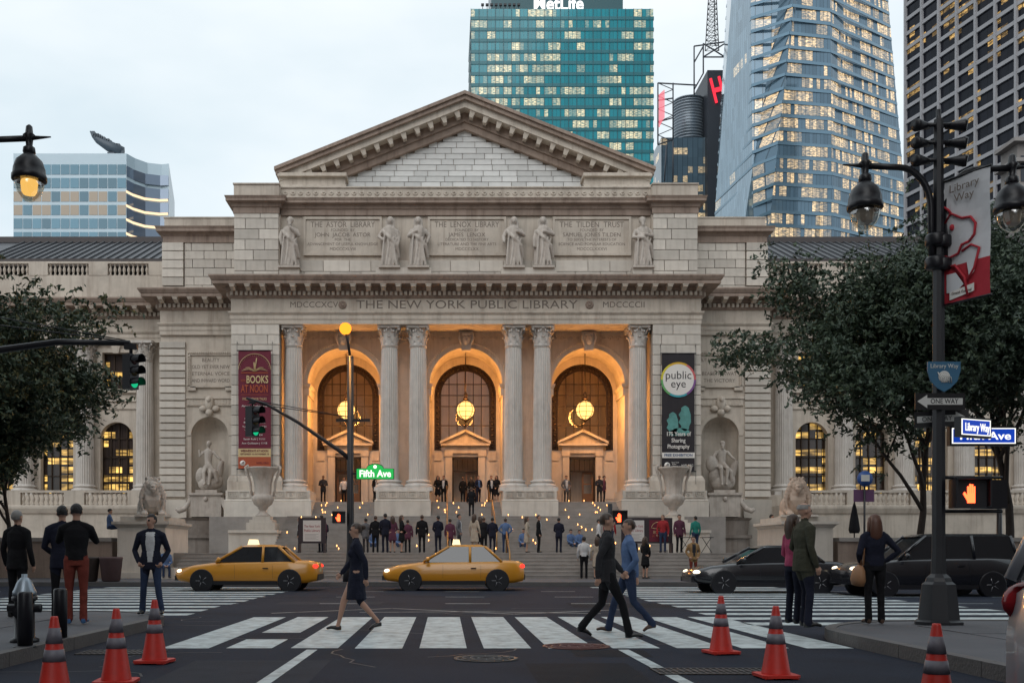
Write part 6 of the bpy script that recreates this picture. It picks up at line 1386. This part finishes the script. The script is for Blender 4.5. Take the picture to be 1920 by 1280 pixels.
T = sign('shield_sign', 'blue shield sign reading Library Way with white lion head on the lamp post', 'sign', LX, LY - .16, z(706), 0, 0, mat('shield_blue', (.05, .15, .26), .4), poly=sh_); ltext(T, 'Library Way', .09, SW, 0, .13, .42)
b = MB(); b.ball((0, -.015, -.03), (.09, .006, .09), 14, 8); 
for k in range(6): b.tube([(-.1 + k * .03, -.018, .04 - k * .01), (-.06 + k * .032, -.02, -.04), (-.04 + k * .03, -.018, -.12)], .009, 4)
b.build('lion_emblem', SW, T, local=True)
def oneway(cx, cy, cz, d, rz, lab):
    T = sign('one_way_sign', lab, 'sign', cx, cy, cz, .76, .25, SB, rz); b = MB(); a = d
    b.prism([(a * .35, 0), (a * .2, .1), (a * .2, .05), (-a * .34, .05), (-a * .34, -.05), (a * .2, -.05), (a * .2, -.1)], 'y', -.017, -.013); b.build('arrow', SW, T, local=True); ltext(T, 'ONE WAY', .105, SB, -a * .06, 0, .42, -.02)
oneway(LX - .05, LY - .14, z(755), -1, 0, 'black ONE WAY sign with white arrow pointing away from the signal'); oneway(LX + .12, LY + .16, z(782), 1, R(-25), 'lower ONE WAY sign with arrow pointing the opposite way')
LB = emit('sign_lit_white', (1, 1, .92), 1.3)
def litsign(cx, cy, cz, w, t, rz, lab, wd, col=(.005, .035, .30), nm='street_name_sign'):
    T = thing(nm, lab, 'street sign', (cx, cy, cz), rz); b = MB(); b.box(-w / 2 - .03, w / 2 + .03, -.05, .05, -.15, .15); b.build('case', M_IRON, T, local=True)
    b = MB(); b.box(-w / 2, w / 2, -.056, -.048, -.12, .12); b.build('face', mat('sign_face_%s' % nm, col, .3, emit=col, estr=1.2), T, local=True)
    b = MB()
    for (a, c, e, f_) in ((-w / 2, w / 2, .105, .12), (-w / 2, w / 2, -.12, -.105), (-w / 2, -w / 2 + .015, -.105, .105), (w / 2 - .015, w / 2, -.105, .105)): b.box(a, c, -.06, -.05, e, f_)
    b.build('border', LB, T, local=True); ltext(T, t, .17, LB, .02, -.005, wd, -.06, .002); return T
a_ = litsign(LX + .38, LY - .28, z(806), .62, 'Library Way', R(24), 'glowing blue Library Way street sign on the lamp post', .52); e_ = MB(); e_.lathe([(.035, 0), (.04, .004), (.001, .006)], 12); 
litsign(LX + .72, LY + .1, z(816), .98, 'Fifth Ave', 0, 'glowing blue Fifth Ave street sign behind the Library Way sign', .78)
def pedsignal(cx, cy, cz, lab, sc=1.0, rz=0.0):
    T = thing('pedestrian_signal', lab, 'signal', (cx, cy, cz), rz); T.scale = (sc,) * 3
    b = MB(); b.box(-.24, .24, -.1, .15, -.22, .22); b.build('housing', M_IRON, T, local=True)
    b = MB(); b.box(-.25, .25, -.24, -.1, .2, .235); b.box(-.25, -.225, -.22, -.1, -.2, .2); b.box(.225, .25, -.22, -.1, -.2, .2); b.build('visor', M_IRON, T, local=True)
    h = MB(); h.box(-.06, .05, -.112, -.104, -.15, 0.0)
    for k in range(4): h.box(-.06 + k * .029, -.06 + k * .029 + .023, -.112, -.104, .0, (.10, .135, .13, .1)[k])
    h.prism([(-.06, -.12), (-.12, -.01), (-.1, .02), (-.055, -.04)], 'y', -.112, -.104); h.build('red_hand', emit('hand_red', (1, .07, .02), 7), T, local=True)
    return T
pedsignal(LX + .36, LY - .2, z(926), 'pedestrian signal with lit red hand on the lamp post below the street signs', 1.0, R(-8))
b = MB(); b.box(.0, .42, -.12, .16, -.22, .22); q = thing('signal_housing', 'black rear-facing signal box beside the lit red hand on the lamp post', 'signal', (LX + .6, LY + .05, z(926))); b.build('housing', M_IRON, q, local=True); [MB().tube([(-.6, 0, zz), (.4, 0, zz)], .03, 6).build('bracket', M_IRON, q, local=True) for zz in (.26, -.26)]
# vehicle signals
def head3(T, cx, cy, cz, rz, lit=2, H=.74):
    R_ = bpy.data.objects.new('signal_head', None); R_.location = Vector((cx, cy, cz)) - wofs(T); R_.rotation_euler = (0, 0, rz); put(R_, T); s = H / .74
    b = MB(); b.box(-.13 * s, .13 * s, -.1 * s, .12 * s, -H, 0); b.build('housing', M_IRON, R_, local=True)
    for k in range(3):
        zc = -H / 6 - k * H / 3; b = MB()
        for a in range(13): t0, t1 = R(-20 + a * 220 / 13), R(-20 + (a + 1) * 220 / 13); b.add([(.115 * s * math.cos(t), y_, zc + .115 * s * math.sin(t)) for t in (t0, t1) for y_ in (-.1 * s, -.32 * s)], [(0, 1, 3, 2)])
        b.build('visor', M_IRON, R_, local=True)
        b = MB(); b.ball((0, -.1 * s, zc), (.1 * s, .03 * s, .1 * s), 14, 8); b.build('lens', (emit('green_lit', (.02, .9, .4), .6) if k == lit else mat('lens_dark_%d' % k, ((.05, .008, .008), (.06, .04, .005), (.005, .05, .02))[k], .2)), R_, local=True)
def mast(lab, base, pts, r, headx, rz, H=.74, guy=True):
    T = thing('traffic_signal', lab, 'traffic light', base); b = MB(); b.tube(pts, r, 10); b.build('mast_arm', M_IRON, T)
    hx, hy, hz = headx; head3(T, hx, hy, hz, rz, 2, H); b = MB(); b.tube([(hx, hy, hz + .22), (hx, hy, hz - .02)], .035, 6); b.box(hx - .12, hx + .12, hy - .05, hy + .05, hz + .1, hz + .2); b.build('hanger', M_IRON, T); return T
py = 19.0; T = mast('traffic light with green lens on a long curved arm near the leafy tree', (-13.2, py, HK), [(-13.2, py, 3.9), (-11, py, 4.55), (-9, py, 5.05), (-7.4, py, 5.27), (-6.02, py, 5.25)], [.09, .08, .07, .06, .05], (-6.0, py, 5.03), R(62), .66)
b = MB(); b.lathe([(.3, 0), (.25, .3), (.13, .5), (.12, 6.5)], 10, (-13.2, py, HK)); b.build('pole', M_IRON, T); b = MB(); b.tube([(-13.2, py, 6.6), (-6.1, py, 5.3)], .012, 5); b.tube([(-13.2, py, 6.2), (-6.1, py, 5.28)], .012, 5); b.build('guy_wire', M_IRON, T)
py = 38.0; px = U(657, py); T = mast('traffic light on a slanting arm from the pole with the orange globe', (px, py, HK), [(px, py, V(862, py)), (U(640, py), py, V(847, py)), (U(560, py), py, V(792, py)), (U(500, py), py, V(758, py)), (U(462, py), py, V(746, py))], [.09, .08, .065, .055, .05], (U(474, py), py - .05, V(762, py)), R(58), 1.15)
b = MB(); b.lathe([(.3, 0), (.26, .5), (.17, .8), (.14, 1.2), (.12, V(668, py) - .15)], 12, (px, py, HK)); b.tube([(px, py, V(672, py)), (px - .1, py, V(640, py)), (px - .17, py, V(625, py))], .05, 6); b.box(px - .55, px + .75, py - .06, py + .06, V(790, py), V(785, py)); b.build('pole', M_IRON, T)
for zz in (V(748, py), V(755, py)): b = MB(); b.tube([(U(464, py), py, zz), (px, py, V(782, py))], .016, 4); b.build('guy_wire', M_IRON, T)
gx, gz = px - .19, V(616, py); b = MB(); b.ball((gx, py, gz), .23, 16, 12); b.build('globe', emit('sodium_globe', (1, .27, .02), 2.4), T); ld = bpy.data.lights.new('globe_light', 'POINT'); ld.energy = 2800; ld.color = (1, .45, .12); ld.shadow_soft_size = .25; lo = bpy.data.objects.new('globe_light', ld); lo.location = Vector((gx, py, gz)) - wofs(T); put(lo, T)
G = (.01, .24, .045); T2 = thing('street_name_sign', 'glowing green Fifth Ave street sign with arched top on the signal pole', 'street sign', (px + .95, py - .1, V(887, py)))
P = [(-.7, -.22), (.7, -.22), (.7, .16), (.45, .17)] + [(.32 * math.cos(a), .17 + .17 * math.sin(a)) for a in [q * math.pi / 10 for q in range(11)]] + [(-.45, .17), (-.7, .16)]
b = MB(); b.prism([(x_ * 1.04, z_ * 1.08) for x_, z_ in P], 'y', -.03, .03); b.build('case', M_IRON, T2, local=True); b = MB(); b.prism(P, 'y', -.036, -.028); b.build('face', mat('green_face', G, .3, emit=(.01, .5, .08), estr=.8), T2, local=True); ltext(T2, 'Fifth Ave', .36, LB, 0, -.03, 1.2, -.04, .01); b = MB(); b.ball((0, -.04, .24), (.07, .01, .07), 10, 6); b.build('emblem', LB, T2, local=True)
b = MB(); b.box(-.95, -.7, -.02, .02, -.05, .02); b.build('bracket', M_IRON, T2, local=True)
pedsignal(U(636, py), py - .15, V(970, py), 'pedestrian signal with lit red hand on the pole with the orange globe', 1.0, R(6))
px2 = U(1144, 38.2); pedsignal(U(1160, 38), 37.95, V(970, 38), 'pedestrian signal with lit red hand on a short post before the stairs', 1.15)
T = thing('signal_post', 'short black post carrying a red hand signal before the stairs', 'post', (px2, 38.2, HK)); b = MB(); b.lathe([(.2, 0), (.16, .3), (.09, .5), (.085, V(944, 38.2) - .15)], 10, (px2, 38.2, HK)); b.build('pole', M_IRON, T)
# poster boards on the landing
def board(u, y, lab, posters):
    T = thing('poster_board', lab, 'poster board', (U(u, y), y, 1.25)); cx = U(u, y); W2 = len(posters) * .55 + .1; b = MB(); b.box(cx - W2, cx + W2, y, y + .06, 1.7, 2.9)
    for s in (-1, 1): b.box(cx + s * (W2 - .06) - .04, cx + s * (W2 - .06) + .04, y - .25, y + .3, 1.25, 1.7)
    b.build('panel', mat('board_dark', (.03, .02, .025), .5), T)
    for i, k in enumerate(posters):
        px = cx + (i - (len(posters) - 1) / 2) * 1.1
        if k == 'w':
            b = MB(); b.box(px - .42, px + .42, y - .012, y - .002, 1.8, 2.78); b.build('poster', mat('poster_white', (.6, .57, .55), .7), T)
            for t, zz in (('The New York', 2.5), ('Public Library', 2.3)): text(t, .17, mat('poster_red', (.3, .02, .03), .7), T, (px, y - .016, zz), ext=.002, width=.74)
            for q in range(5): b = MB(); b.box(px - .34, px + .3 - .1 * (q % 2), y - .015, y - .011, 2.12 - q * .06, 2.135 - q * .06); b.build('text_line', mat('poster_grey', (.25, .24, .24), .7), T)
        else:
            b = MB(); b.box(px - .44, px + .44, y - .012, y - .002, 1.78, 2.8); b.build('poster', mat('banner_maroon', (.13, .012, .03), .8), T); gold = mat('print_cream', (.55, .42, .22), .8)
            b = MB(); b.tube([(px + .34 * math.cos(math.pi * t / 12), y - .015, 2.4 + .3 * math.sin(math.pi * t / 12)) for t in range(13)], .012, 4); b.tube([(px, y - .015, 2.4), (px + .02, y - .015, 2.62)], .014, 4); b.tube([(px - .3, y - .015, 2.42), (px, y - .015, 2.37), (px + .3, y - .015, 2.42)], .014, 4); b.build('clock_book_print', gold, T)
            text('BOOKS', .17, gold, T, (px, y - .015, 2.22), ext=.002, width=.5); text('AT NOON', .17, mat('print_orange', (.36, .075, .03), .8), T, (px, y - .015, 2.05), ext=.002, width=.6)
board(1213, 46.8, 'dark poster board with white and maroon posters beside the urn', ('w', 'm')); board(585, 46.8, 'dark poster board with one white poster near the orange-globe pole', ('w',))
# bus stop sign, umbrella, lantern post, bins, tables
T = thing('bus_stop_sign', 'blue round bus stop sign on a thin pole beside the folded umbrella', 'sign', (U(1621, 41), 41, HK)); cx = U(1621, 41); b = MB(); b.tube([(cx, 41, HK), (cx, 41, V(900, 41))], .045, 8); b.build('pole', M_IRON, T); b = MB(); b.lathe([(.32, -.02), (.32, .02)], 24); q = b.mesh('disc', mat('bus_blue', (.03, .09, .3), .4)); inst(q, 'disc', T, (cx, 40.95, V(897, 41)), rot=(R(90), 0, 0)); b = MB(); b.box(cx - .17, cx + .17, 40.9, 40.925, V(902, 41), V(890, 41)); b.build('bus_symbol', SW, T); b = MB(); b.box(cx - .42, cx + .42, 41.05, 41.08, V(940, 41), V(917, 41)); b.build('route_plate', mat('route_plate', (.12, .05, .12), .5), T)
T = thing('umbrella', 'folded dark patio umbrella behind the low wall', 'umbrella', (U(1602, 45.5), 45.5, 1.25)); cx = U(1602, 45.5); b = MB(); b.tube([(cx, 45.5, 1.25), (cx, 45.5, 3.6)], .03, 8); b.build('pole', M_IRON, T); b = MB(); b.lathe([(.22, 2.15), (.27, 2.3), (.2, 2.8), (.1, 3.3), (.02, 3.6)], 12, (cx, 45.5, 0), flute=1, fd=.06); b.build('canopy', cloth('umbrella', (.03, .03, .035)), T)
T = thing('lantern_post', 'lit square lantern on a black post in front of the terrace balustrade', 'lantern', (U(1874, 43), 43, 1.25)); cx = U(1874, 43); b = MB(); b.lathe([(.2, 0), (.12, .3), (.1, V(926, 43) - 1.25)], 10, (cx, 43, 1.25)); b.build('post', M_IRON, T); b = MB(); b.frustum(cx, 43, V(924, 43), V(908, 43), .13, .13, .16, .16); b.build('lamp', emit('lantern_yellow', (1, .72, .3), 5), T); b = MB(); b.frustum(cx, 43, V(908, 43), V(903, 43), .2, .2, .04, .04)
for s in (-1, 1):
    for t in (-1, 1): b.tube([(cx + s * .14, 43 + t * .14, V(925, 43)), (cx + s * .17, 43 + t * .17, V(907, 43))], .015, 4)
b.build('cap', M_IRON, T)
for u, lab in ((165, 'dark round litter bin near the person in the brick trousers'), (208, 'reddish tapered planter tub near the person with the white T-shirt')):
    cx, cy = U(u, 38.2), 38.2; T = thing('litter_bin', lab, 'bin', (cx, cy, HK)); b = MB(); b.lathe([(.3, 0), (.36, .05), (.45, .85), (.47, .9), (.44, .95), (.38, .93), (.001, .9)], 16, (cx, cy, HK), flute=1, fd=.02); b.build('tub', mat('bin_' + str(u), ((.05, .035, .03) if u == 165 else (.09, .05, .05)), .7, var=.3, vscale=4), T)
for u in (1285, 1325):
    cx, cy = U(u, 46), 46; T = thing('cafe_table', 'small round folding table with a candle near the ' + ('urn' if u == 1285 else 'fountain basin'), 'table', (cx, cy, 1.25)); b = MB(); b.lathe([(.32, .7), (.32, .73)], 16, (cx, cy, 1.25)); b.build('top', M_IRON, T); 
    for s in (-1, 1): b = MB(); b.tube([(cx - s * .25, cy, 1.25), (cx + s * .2, cy, 1.95)], .015, 5); b.build('leg', M_IRON, T)
# ================================================================= vehicles
def car(name, lab, cat, loc, rz, paint, L=4.7, Wd=1.85, Hh=1.5, taxi=False, suv=False, lights=True):
    """nose towards +X local"""
    T = thing(name, lab, cat, loc, rz, 'vehicles on the avenue' if taxi else None); w = Wd / 2; h = L / 2
    hood = .95 if not suv else 1.08; bl = .30
    sec = [(-h, .42, hood - .16, .80), (-h + .05, .32, hood - .04, .88), (-h + .35, .26, hood + .02, .97), (-h + 1.0, .24, hood + .02, 1.0), (0, .22, hood, 1.0), (h - 1.45, .24, hood - .02, 1.0), (h - .6, .27, hood - .12, .97), (h - .15, .33, hood - .24, .88), (h, .42, hood - .34, .74)]
    def ring(x, z0, z1, k):
        W_ = w * k; return [(x, -W_ * .94, z0), (x, -W_, z0 + .12), (x, -W_ * 1.0, (z0 + z1) / 2 + .05), (x, -W_ * .95, z1 - .06), (x, -W_ * .86, z1), (x, 0, z1 + .025), (x, W_ * .86, z1), (x, W_ * .95, z1 - .06), (x, W_, (z0 + z1) / 2 + .05), (x, W_, z0 + .12), (x, W_ * .94, z0)]
    b = MB(); n = 11; vs = []
    for s in sec: vs += ring(*s)
    fs = [(i * n + j, i * n + j + 1, (i + 1) * n + j + 1, (i + 1) * n + j) for i in range(len(sec) - 1) for j in range(n - 1)] + [[j for j in range(n)], [(len(sec) - 1) * n + j for j in range(n)]] + [(i * n, (i + 1) * n, (i + 1) * n + n - 1, i * n + n - 1) for i in range(len(sec) - 1)]
    b.add(vs, fs, smooth=True); b.build('body', paint, T, local=True)
    back = -h + (.12 if suv else .75); front = h - 1.35; tb = back + (.12 if suv else .55); tf = front - .85; zt = Hh
    gm_ = mat('car_glass', (.012, .014, .018), .06, spec=.8)
    b = MB(); V8 = [(back, -w * .88, hood), (front, -w * .88, hood - .02), (front, w * .88, hood - .02), (back, w * .88, hood), (tb, -w * .70, zt - .05), (tf, -w * .70, zt - .05), (tf, w * .70, zt - .05), (tb, w * .70, zt - .05)]
    b.add(V8, [(0, 1, 5, 4), (1, 2, 6, 5), (2, 3, 7, 6), (3, 0, 4, 7), (4, 5, 6, 7)]); b.build('glasshouse', gm_, T, local=True)
    b = MB(); b.add([(tb - .08, -w * .70, zt - .06), (tf + .08, -w * .70, zt - .06), (tf + .08, w * .70, zt - .06), (tb - .08, w * .70, zt - .06), (tb + .15, -w * .58, zt + .02), (tf - .2, -w * .58, zt + .02), (tf - .2, w * .58, zt + .02), (tb + .15, w * .58, zt + .02)], [(0, 1, 5, 4), (1, 2, 6, 5), (2, 3, 7, 6), (3, 0, 4, 7), (4, 5, 6, 7)], smooth=True); b.build('roof', paint, T, local=True)
    for s in (-1, 1):
        m_ = (tb + tf) / 2 - .1
        for (x0, x1) in ((front, tf), (back, tb), (m_, m_)): b = MB(); b.tube([(x0, s * w * .885, hood), (x1, s * w * .70, zt - .04)], .045, 6); b.build('pillar', paint, T, local=True)
    for s in (-1, 1):
        b = MB(); b.box(-.9, -.895 + .0, s * w - .004, s * w + .004, .4, hood - .1) ; b.box(.35, .355, s * w - .004, s * w + .004, .4, hood - .1); b.box(-.75, -.57, s * w - .0, s * w + s * .03, hood - .22, hood - .19) if s > 0 else b.box(-.75, -.57, s * w - .03, s * w, hood - .22, hood - .19); b.build('door_seam', M_IRON, T, local=True)
        b = MB(); b.ball((front - .15, s * (w + .1), hood + .08), (.07, .11, .08), 10, 6); b.build('mirror', paint, T, local=True)
    ty_ = mat('tyre', (.015, .015, .016), .8); rm = mat('rim', (.3, .3, .32), .35, metal=.8)
    for x in (-h + .9, h - .92):
        for s in (-1, 1):
            W_ = bpy.data.objects.new('wheel', None); W_.location = (x, s * (w - .1), .33); W_.rotation_euler = (R(90), 0, 0); put(W_, T)
            b = MB(); b.lathe([(.2, -.1), (.3, -.11), (.33, -.07), (.33, .07), (.3, .11), (.2, .1)], 24); b.build('tyre', ty_, W_, local=True)
            b = MB(); b.lathe([(.001, -.09), (.06, -.1), (.2, -.08), (.21, .08), (.06, .1), (.001, .09)], 20)
            for k in range(5): b.tube([(.05 * math.cos(k * 1.257), .05 * math.sin(k * 1.257), .1 * s * -1), (.19 * math.cos(k * 1.257), .19 * math.sin(k * 1.257), .1 * s * -1)], .025, 5)
            b.build('rim', rm, W_, local=True)
            a = MB(); a.lathe([(.36, -.12), (.39, -.12), (.39, .12), (.36, .12)], 24, (0, 0, 0)); a.build('wheel_arch', M_IRON, W_, local=True)
    for s in (-1, 1):
        b = MB(); b.ball((h - .16, s * w * .68, hood - .3), (.12, .2, .07), 12, 8); b.build('headlight', emit('headlight', (1, .85, .6), 3) if lights else mat('headlight_off', (.5, .5, .5), .1), T, local=True)
        b = MB(); b.ball((-h + .08, s * w * .74, hood - .14), (.1, .17, .13 if suv else .08), 12, 8); b.build('tail_light', emit('tail_red', (1, .03, .02), 3) if lights else mat('tail_off', (.25, .01, .015), .15), T, local=True)
    b = MB()
    for s in (-1, 1): b.box(-h + 1.3, h - 1.3, *sorted((s * w * .9, s * (w + .008))), .2, .33)
    b.build('sill', M_IRON, T, local=True)
    b = MB(); b.box(h - .12, h + .03, -w * .75, w * .75, .34, .5); b.box(-h - .03, -h + .12, -w * .78, w * .78, .36, .54); b.build('bumper', paint if not taxi else mat('bumper_dark', (.03, .03, .03), .5), T, local=True)
    b = MB(); b.box(-h - .012, -h + .05, -.26, .26, .62, .76); b.build('number_plate', mat('plate', (.55, .5, .3), .5), T, local=True)
    if taxi:
        b = MB(); b.frustum(-.1, 0, zt + .02, zt + .2, .14, .34, .1, .28); b.build('roof_sign', emit('taxi_sign', (1, .8, .45), 1.6), T, local=True)
    return T
TX_ = mat('taxi_yellow', (.62, .26, .015), .3, coat=.5, var=.1, vscale=2); BK = mat('car_black', (.012, .012, .016), .25, coat=.6); SV = mat('car_silver', (.42, .43, .46), .35, metal=.3, coat=.6)
car('taxi_cab', 'yellow taxi cab passing the stairs nearest the stone lion by the tree', 'taxi', (U(470, 33.6), 33.6, .004), math.pi, TX_, taxi=True)
car('taxi_cab', 'yellow taxi cab passing directly below the middle arch', 'taxi', (U(850, 33.8), 33.8, .004), math.pi, TX_, taxi=True)
car('parked_suv', 'black sport utility vehicle on the avenue behind the twin-armed street lamp', 'car', (U(1730, 29.5), 29.5, .004), math.pi, BK, 4.9, 1.95, 1.78, suv=True)
car('black_sedan', 'black sedan on the avenue between the balding person and the lion', 'car', (U(1430, 31.5), 31.5, .004), math.pi, BK, 4.8, 1.85, 1.46)
car('silver_car', 'silver hatchback close to the kerb cone, only its tail showing', 'car', (4.32, 4.05, .004), R(-90), SV, 4.5, 1.82, 1.62, suv=True, lights=False)
# ================================================================= trees
def tree(x, y, z0, H, spread, seed, lab, tilt=(0, 0), nleaf=42000, hue=0, low=.25):
    r = random.Random(seed); T = thing('street_tree', lab, 'tree', (x, y, z0)); wood = MB(); tips = []
    def grow(p, d, L, rad, depth):
        n = 4 if depth else 5; pts = [p]; q = p.copy(); dd = d.copy()
        for i in range(n):
            dd = (dd + Vector((r.uniform(-.16, .16), r.uniform(-.16, .16), r.uniform(-.06, .12)))).normalized(); q = q + dd * (L / n); pts.append(q.copy())
        wood.tube(pts, [rad * (1 - .45 * i / n) for i in range(n + 1)], 7 if depth < 2 else 4)
        if depth >= 1:
            for i in range(1 if depth > 1 else 3, n + 1): tips.append((pts[i], dd, L))
        if depth < 4:
            k = 8 if depth == 0 else 3
            for i in range(k):
                a = 2 * math.pi * (i + r.random() * .7) / k; t = pts[n] if i < 2 else (pts[2 + i % (n - 1)] if depth == 0 else pts[n - 1])
                side = Vector((math.cos(a), math.sin(a), 0)); up = r.uniform(.1, .95) if depth < 2 else r.uniform(-.6, .45)
                nd = (dd * .45 + side * (.75 if depth < 3 else .85) * spread + Vector((0, 0, up))).normalized(); grow(t, nd, L * r.uniform(.62, .85), rad * .55, depth + 1)
    grow(Vector((x, y, z0 - .1)), Vector((tilt[0], tilt[1], 1)).normalized(), H * .34, .012 * H, 0)
    wood.build('trunk', mat('bark', (.035, .028, .025), .9, var=.4, vscale=5, bump=.5, bscale=20), T)
    rs = np.random.RandomState(seed); C = np.array([t[0] for t in tips]); n = nleaf; idx = rs.randint(0, len(C), n // 14); base = C[idx] + rs.normal(0, H * .034, (len(idx), 3)) * [1, 1, .7]
    # feathery sprays: leaflets along short drooping stalks
    dirs = rs.normal(0, 1, (len(idx), 3)); dirs[:, 2] = dirs[:, 2] * .35 - .25; dirs /= np.linalg.norm(dirs, axis=1)[:, None]
    ctr = (base[:, None, :] + dirs[:, None, :] * (np.linspace(0, .75, 14)[None, :, None]) + rs.normal(0, .05, (len(idx), 14, 3))).reshape(-1, 3); ctr[:, 2] -= np.tile(np.linspace(0, .75, 14) ** 2 * .35, len(idx)); n = len(ctr)
    a = rs.normal(0, 1, (n, 3)); a /= np.linalg.norm(a, axis=1)[:, None]; b = np.cross(a, rs.normal(0, 1, (n, 3))); b /= np.linalg.norm(b, axis=1)[:, None]
    L = rs.uniform(.07, .17, (n, 1)); w = L * .40
    vs = np.stack([ctr - a * L, ctr + b * w, ctr + a * L, ctr - b * w], 1).reshape(-1, 3)
    me = bpy.data.meshes.new('foliage'); me.vertices.add(n * 4); me.vertices.foreach_set('co', vs.ravel()); me.loops.add(n * 4); me.loops.foreach_set('vertex_index', np.arange(n * 4, dtype=np.int32)); me.polygons.add(n); me.polygons.foreach_set('loop_start', np.arange(0, n * 4, 4, dtype=np.int32)); me.polygons.foreach_set('loop_total', np.full(n, 4, dtype=np.int32))
    for k, c in enumerate(((.034, .058, .036), (.05, .078, .04), (.085, .09, .03))): me.materials.append(mat('leaf_%d' % k, c, .6, var=.3, vscale=1.2))
    me.polygons.foreach_set('material_index', rs.choice([0, 0, 1, 1, 2] if hue else [0, 0, 0, 1, 1], n).astype(np.int32)); me.update(); me.validate()
    o = bpy.data.objects.new('crown', me); o.location = -wofs(T); put(o, T)
tree(U(15, 44.6), 44.9, 1.2, 10.0, .9, 11, 'dense dark honey locust beside the stone lion and low wall', (-.05, -.02), 90000)
tree(U(-110, 41), 41.0, .15, 14.0, .7, 23, 'taller yellow-green tree overhanging the low wall at the street edge', (.05, 0), 60000, hue=1)
tree(U(1730, 45), 45.2, 1.2, 15.0, .68, 31, 'wide feathery locust tree behind the street lamp signs', (.08, -.05), 120000)
tree(U(1905, 47), 47.5, 1.2, 17.5, .8, 47, 'second locust tree behind the lit lantern post', (.05, 0), 95000)
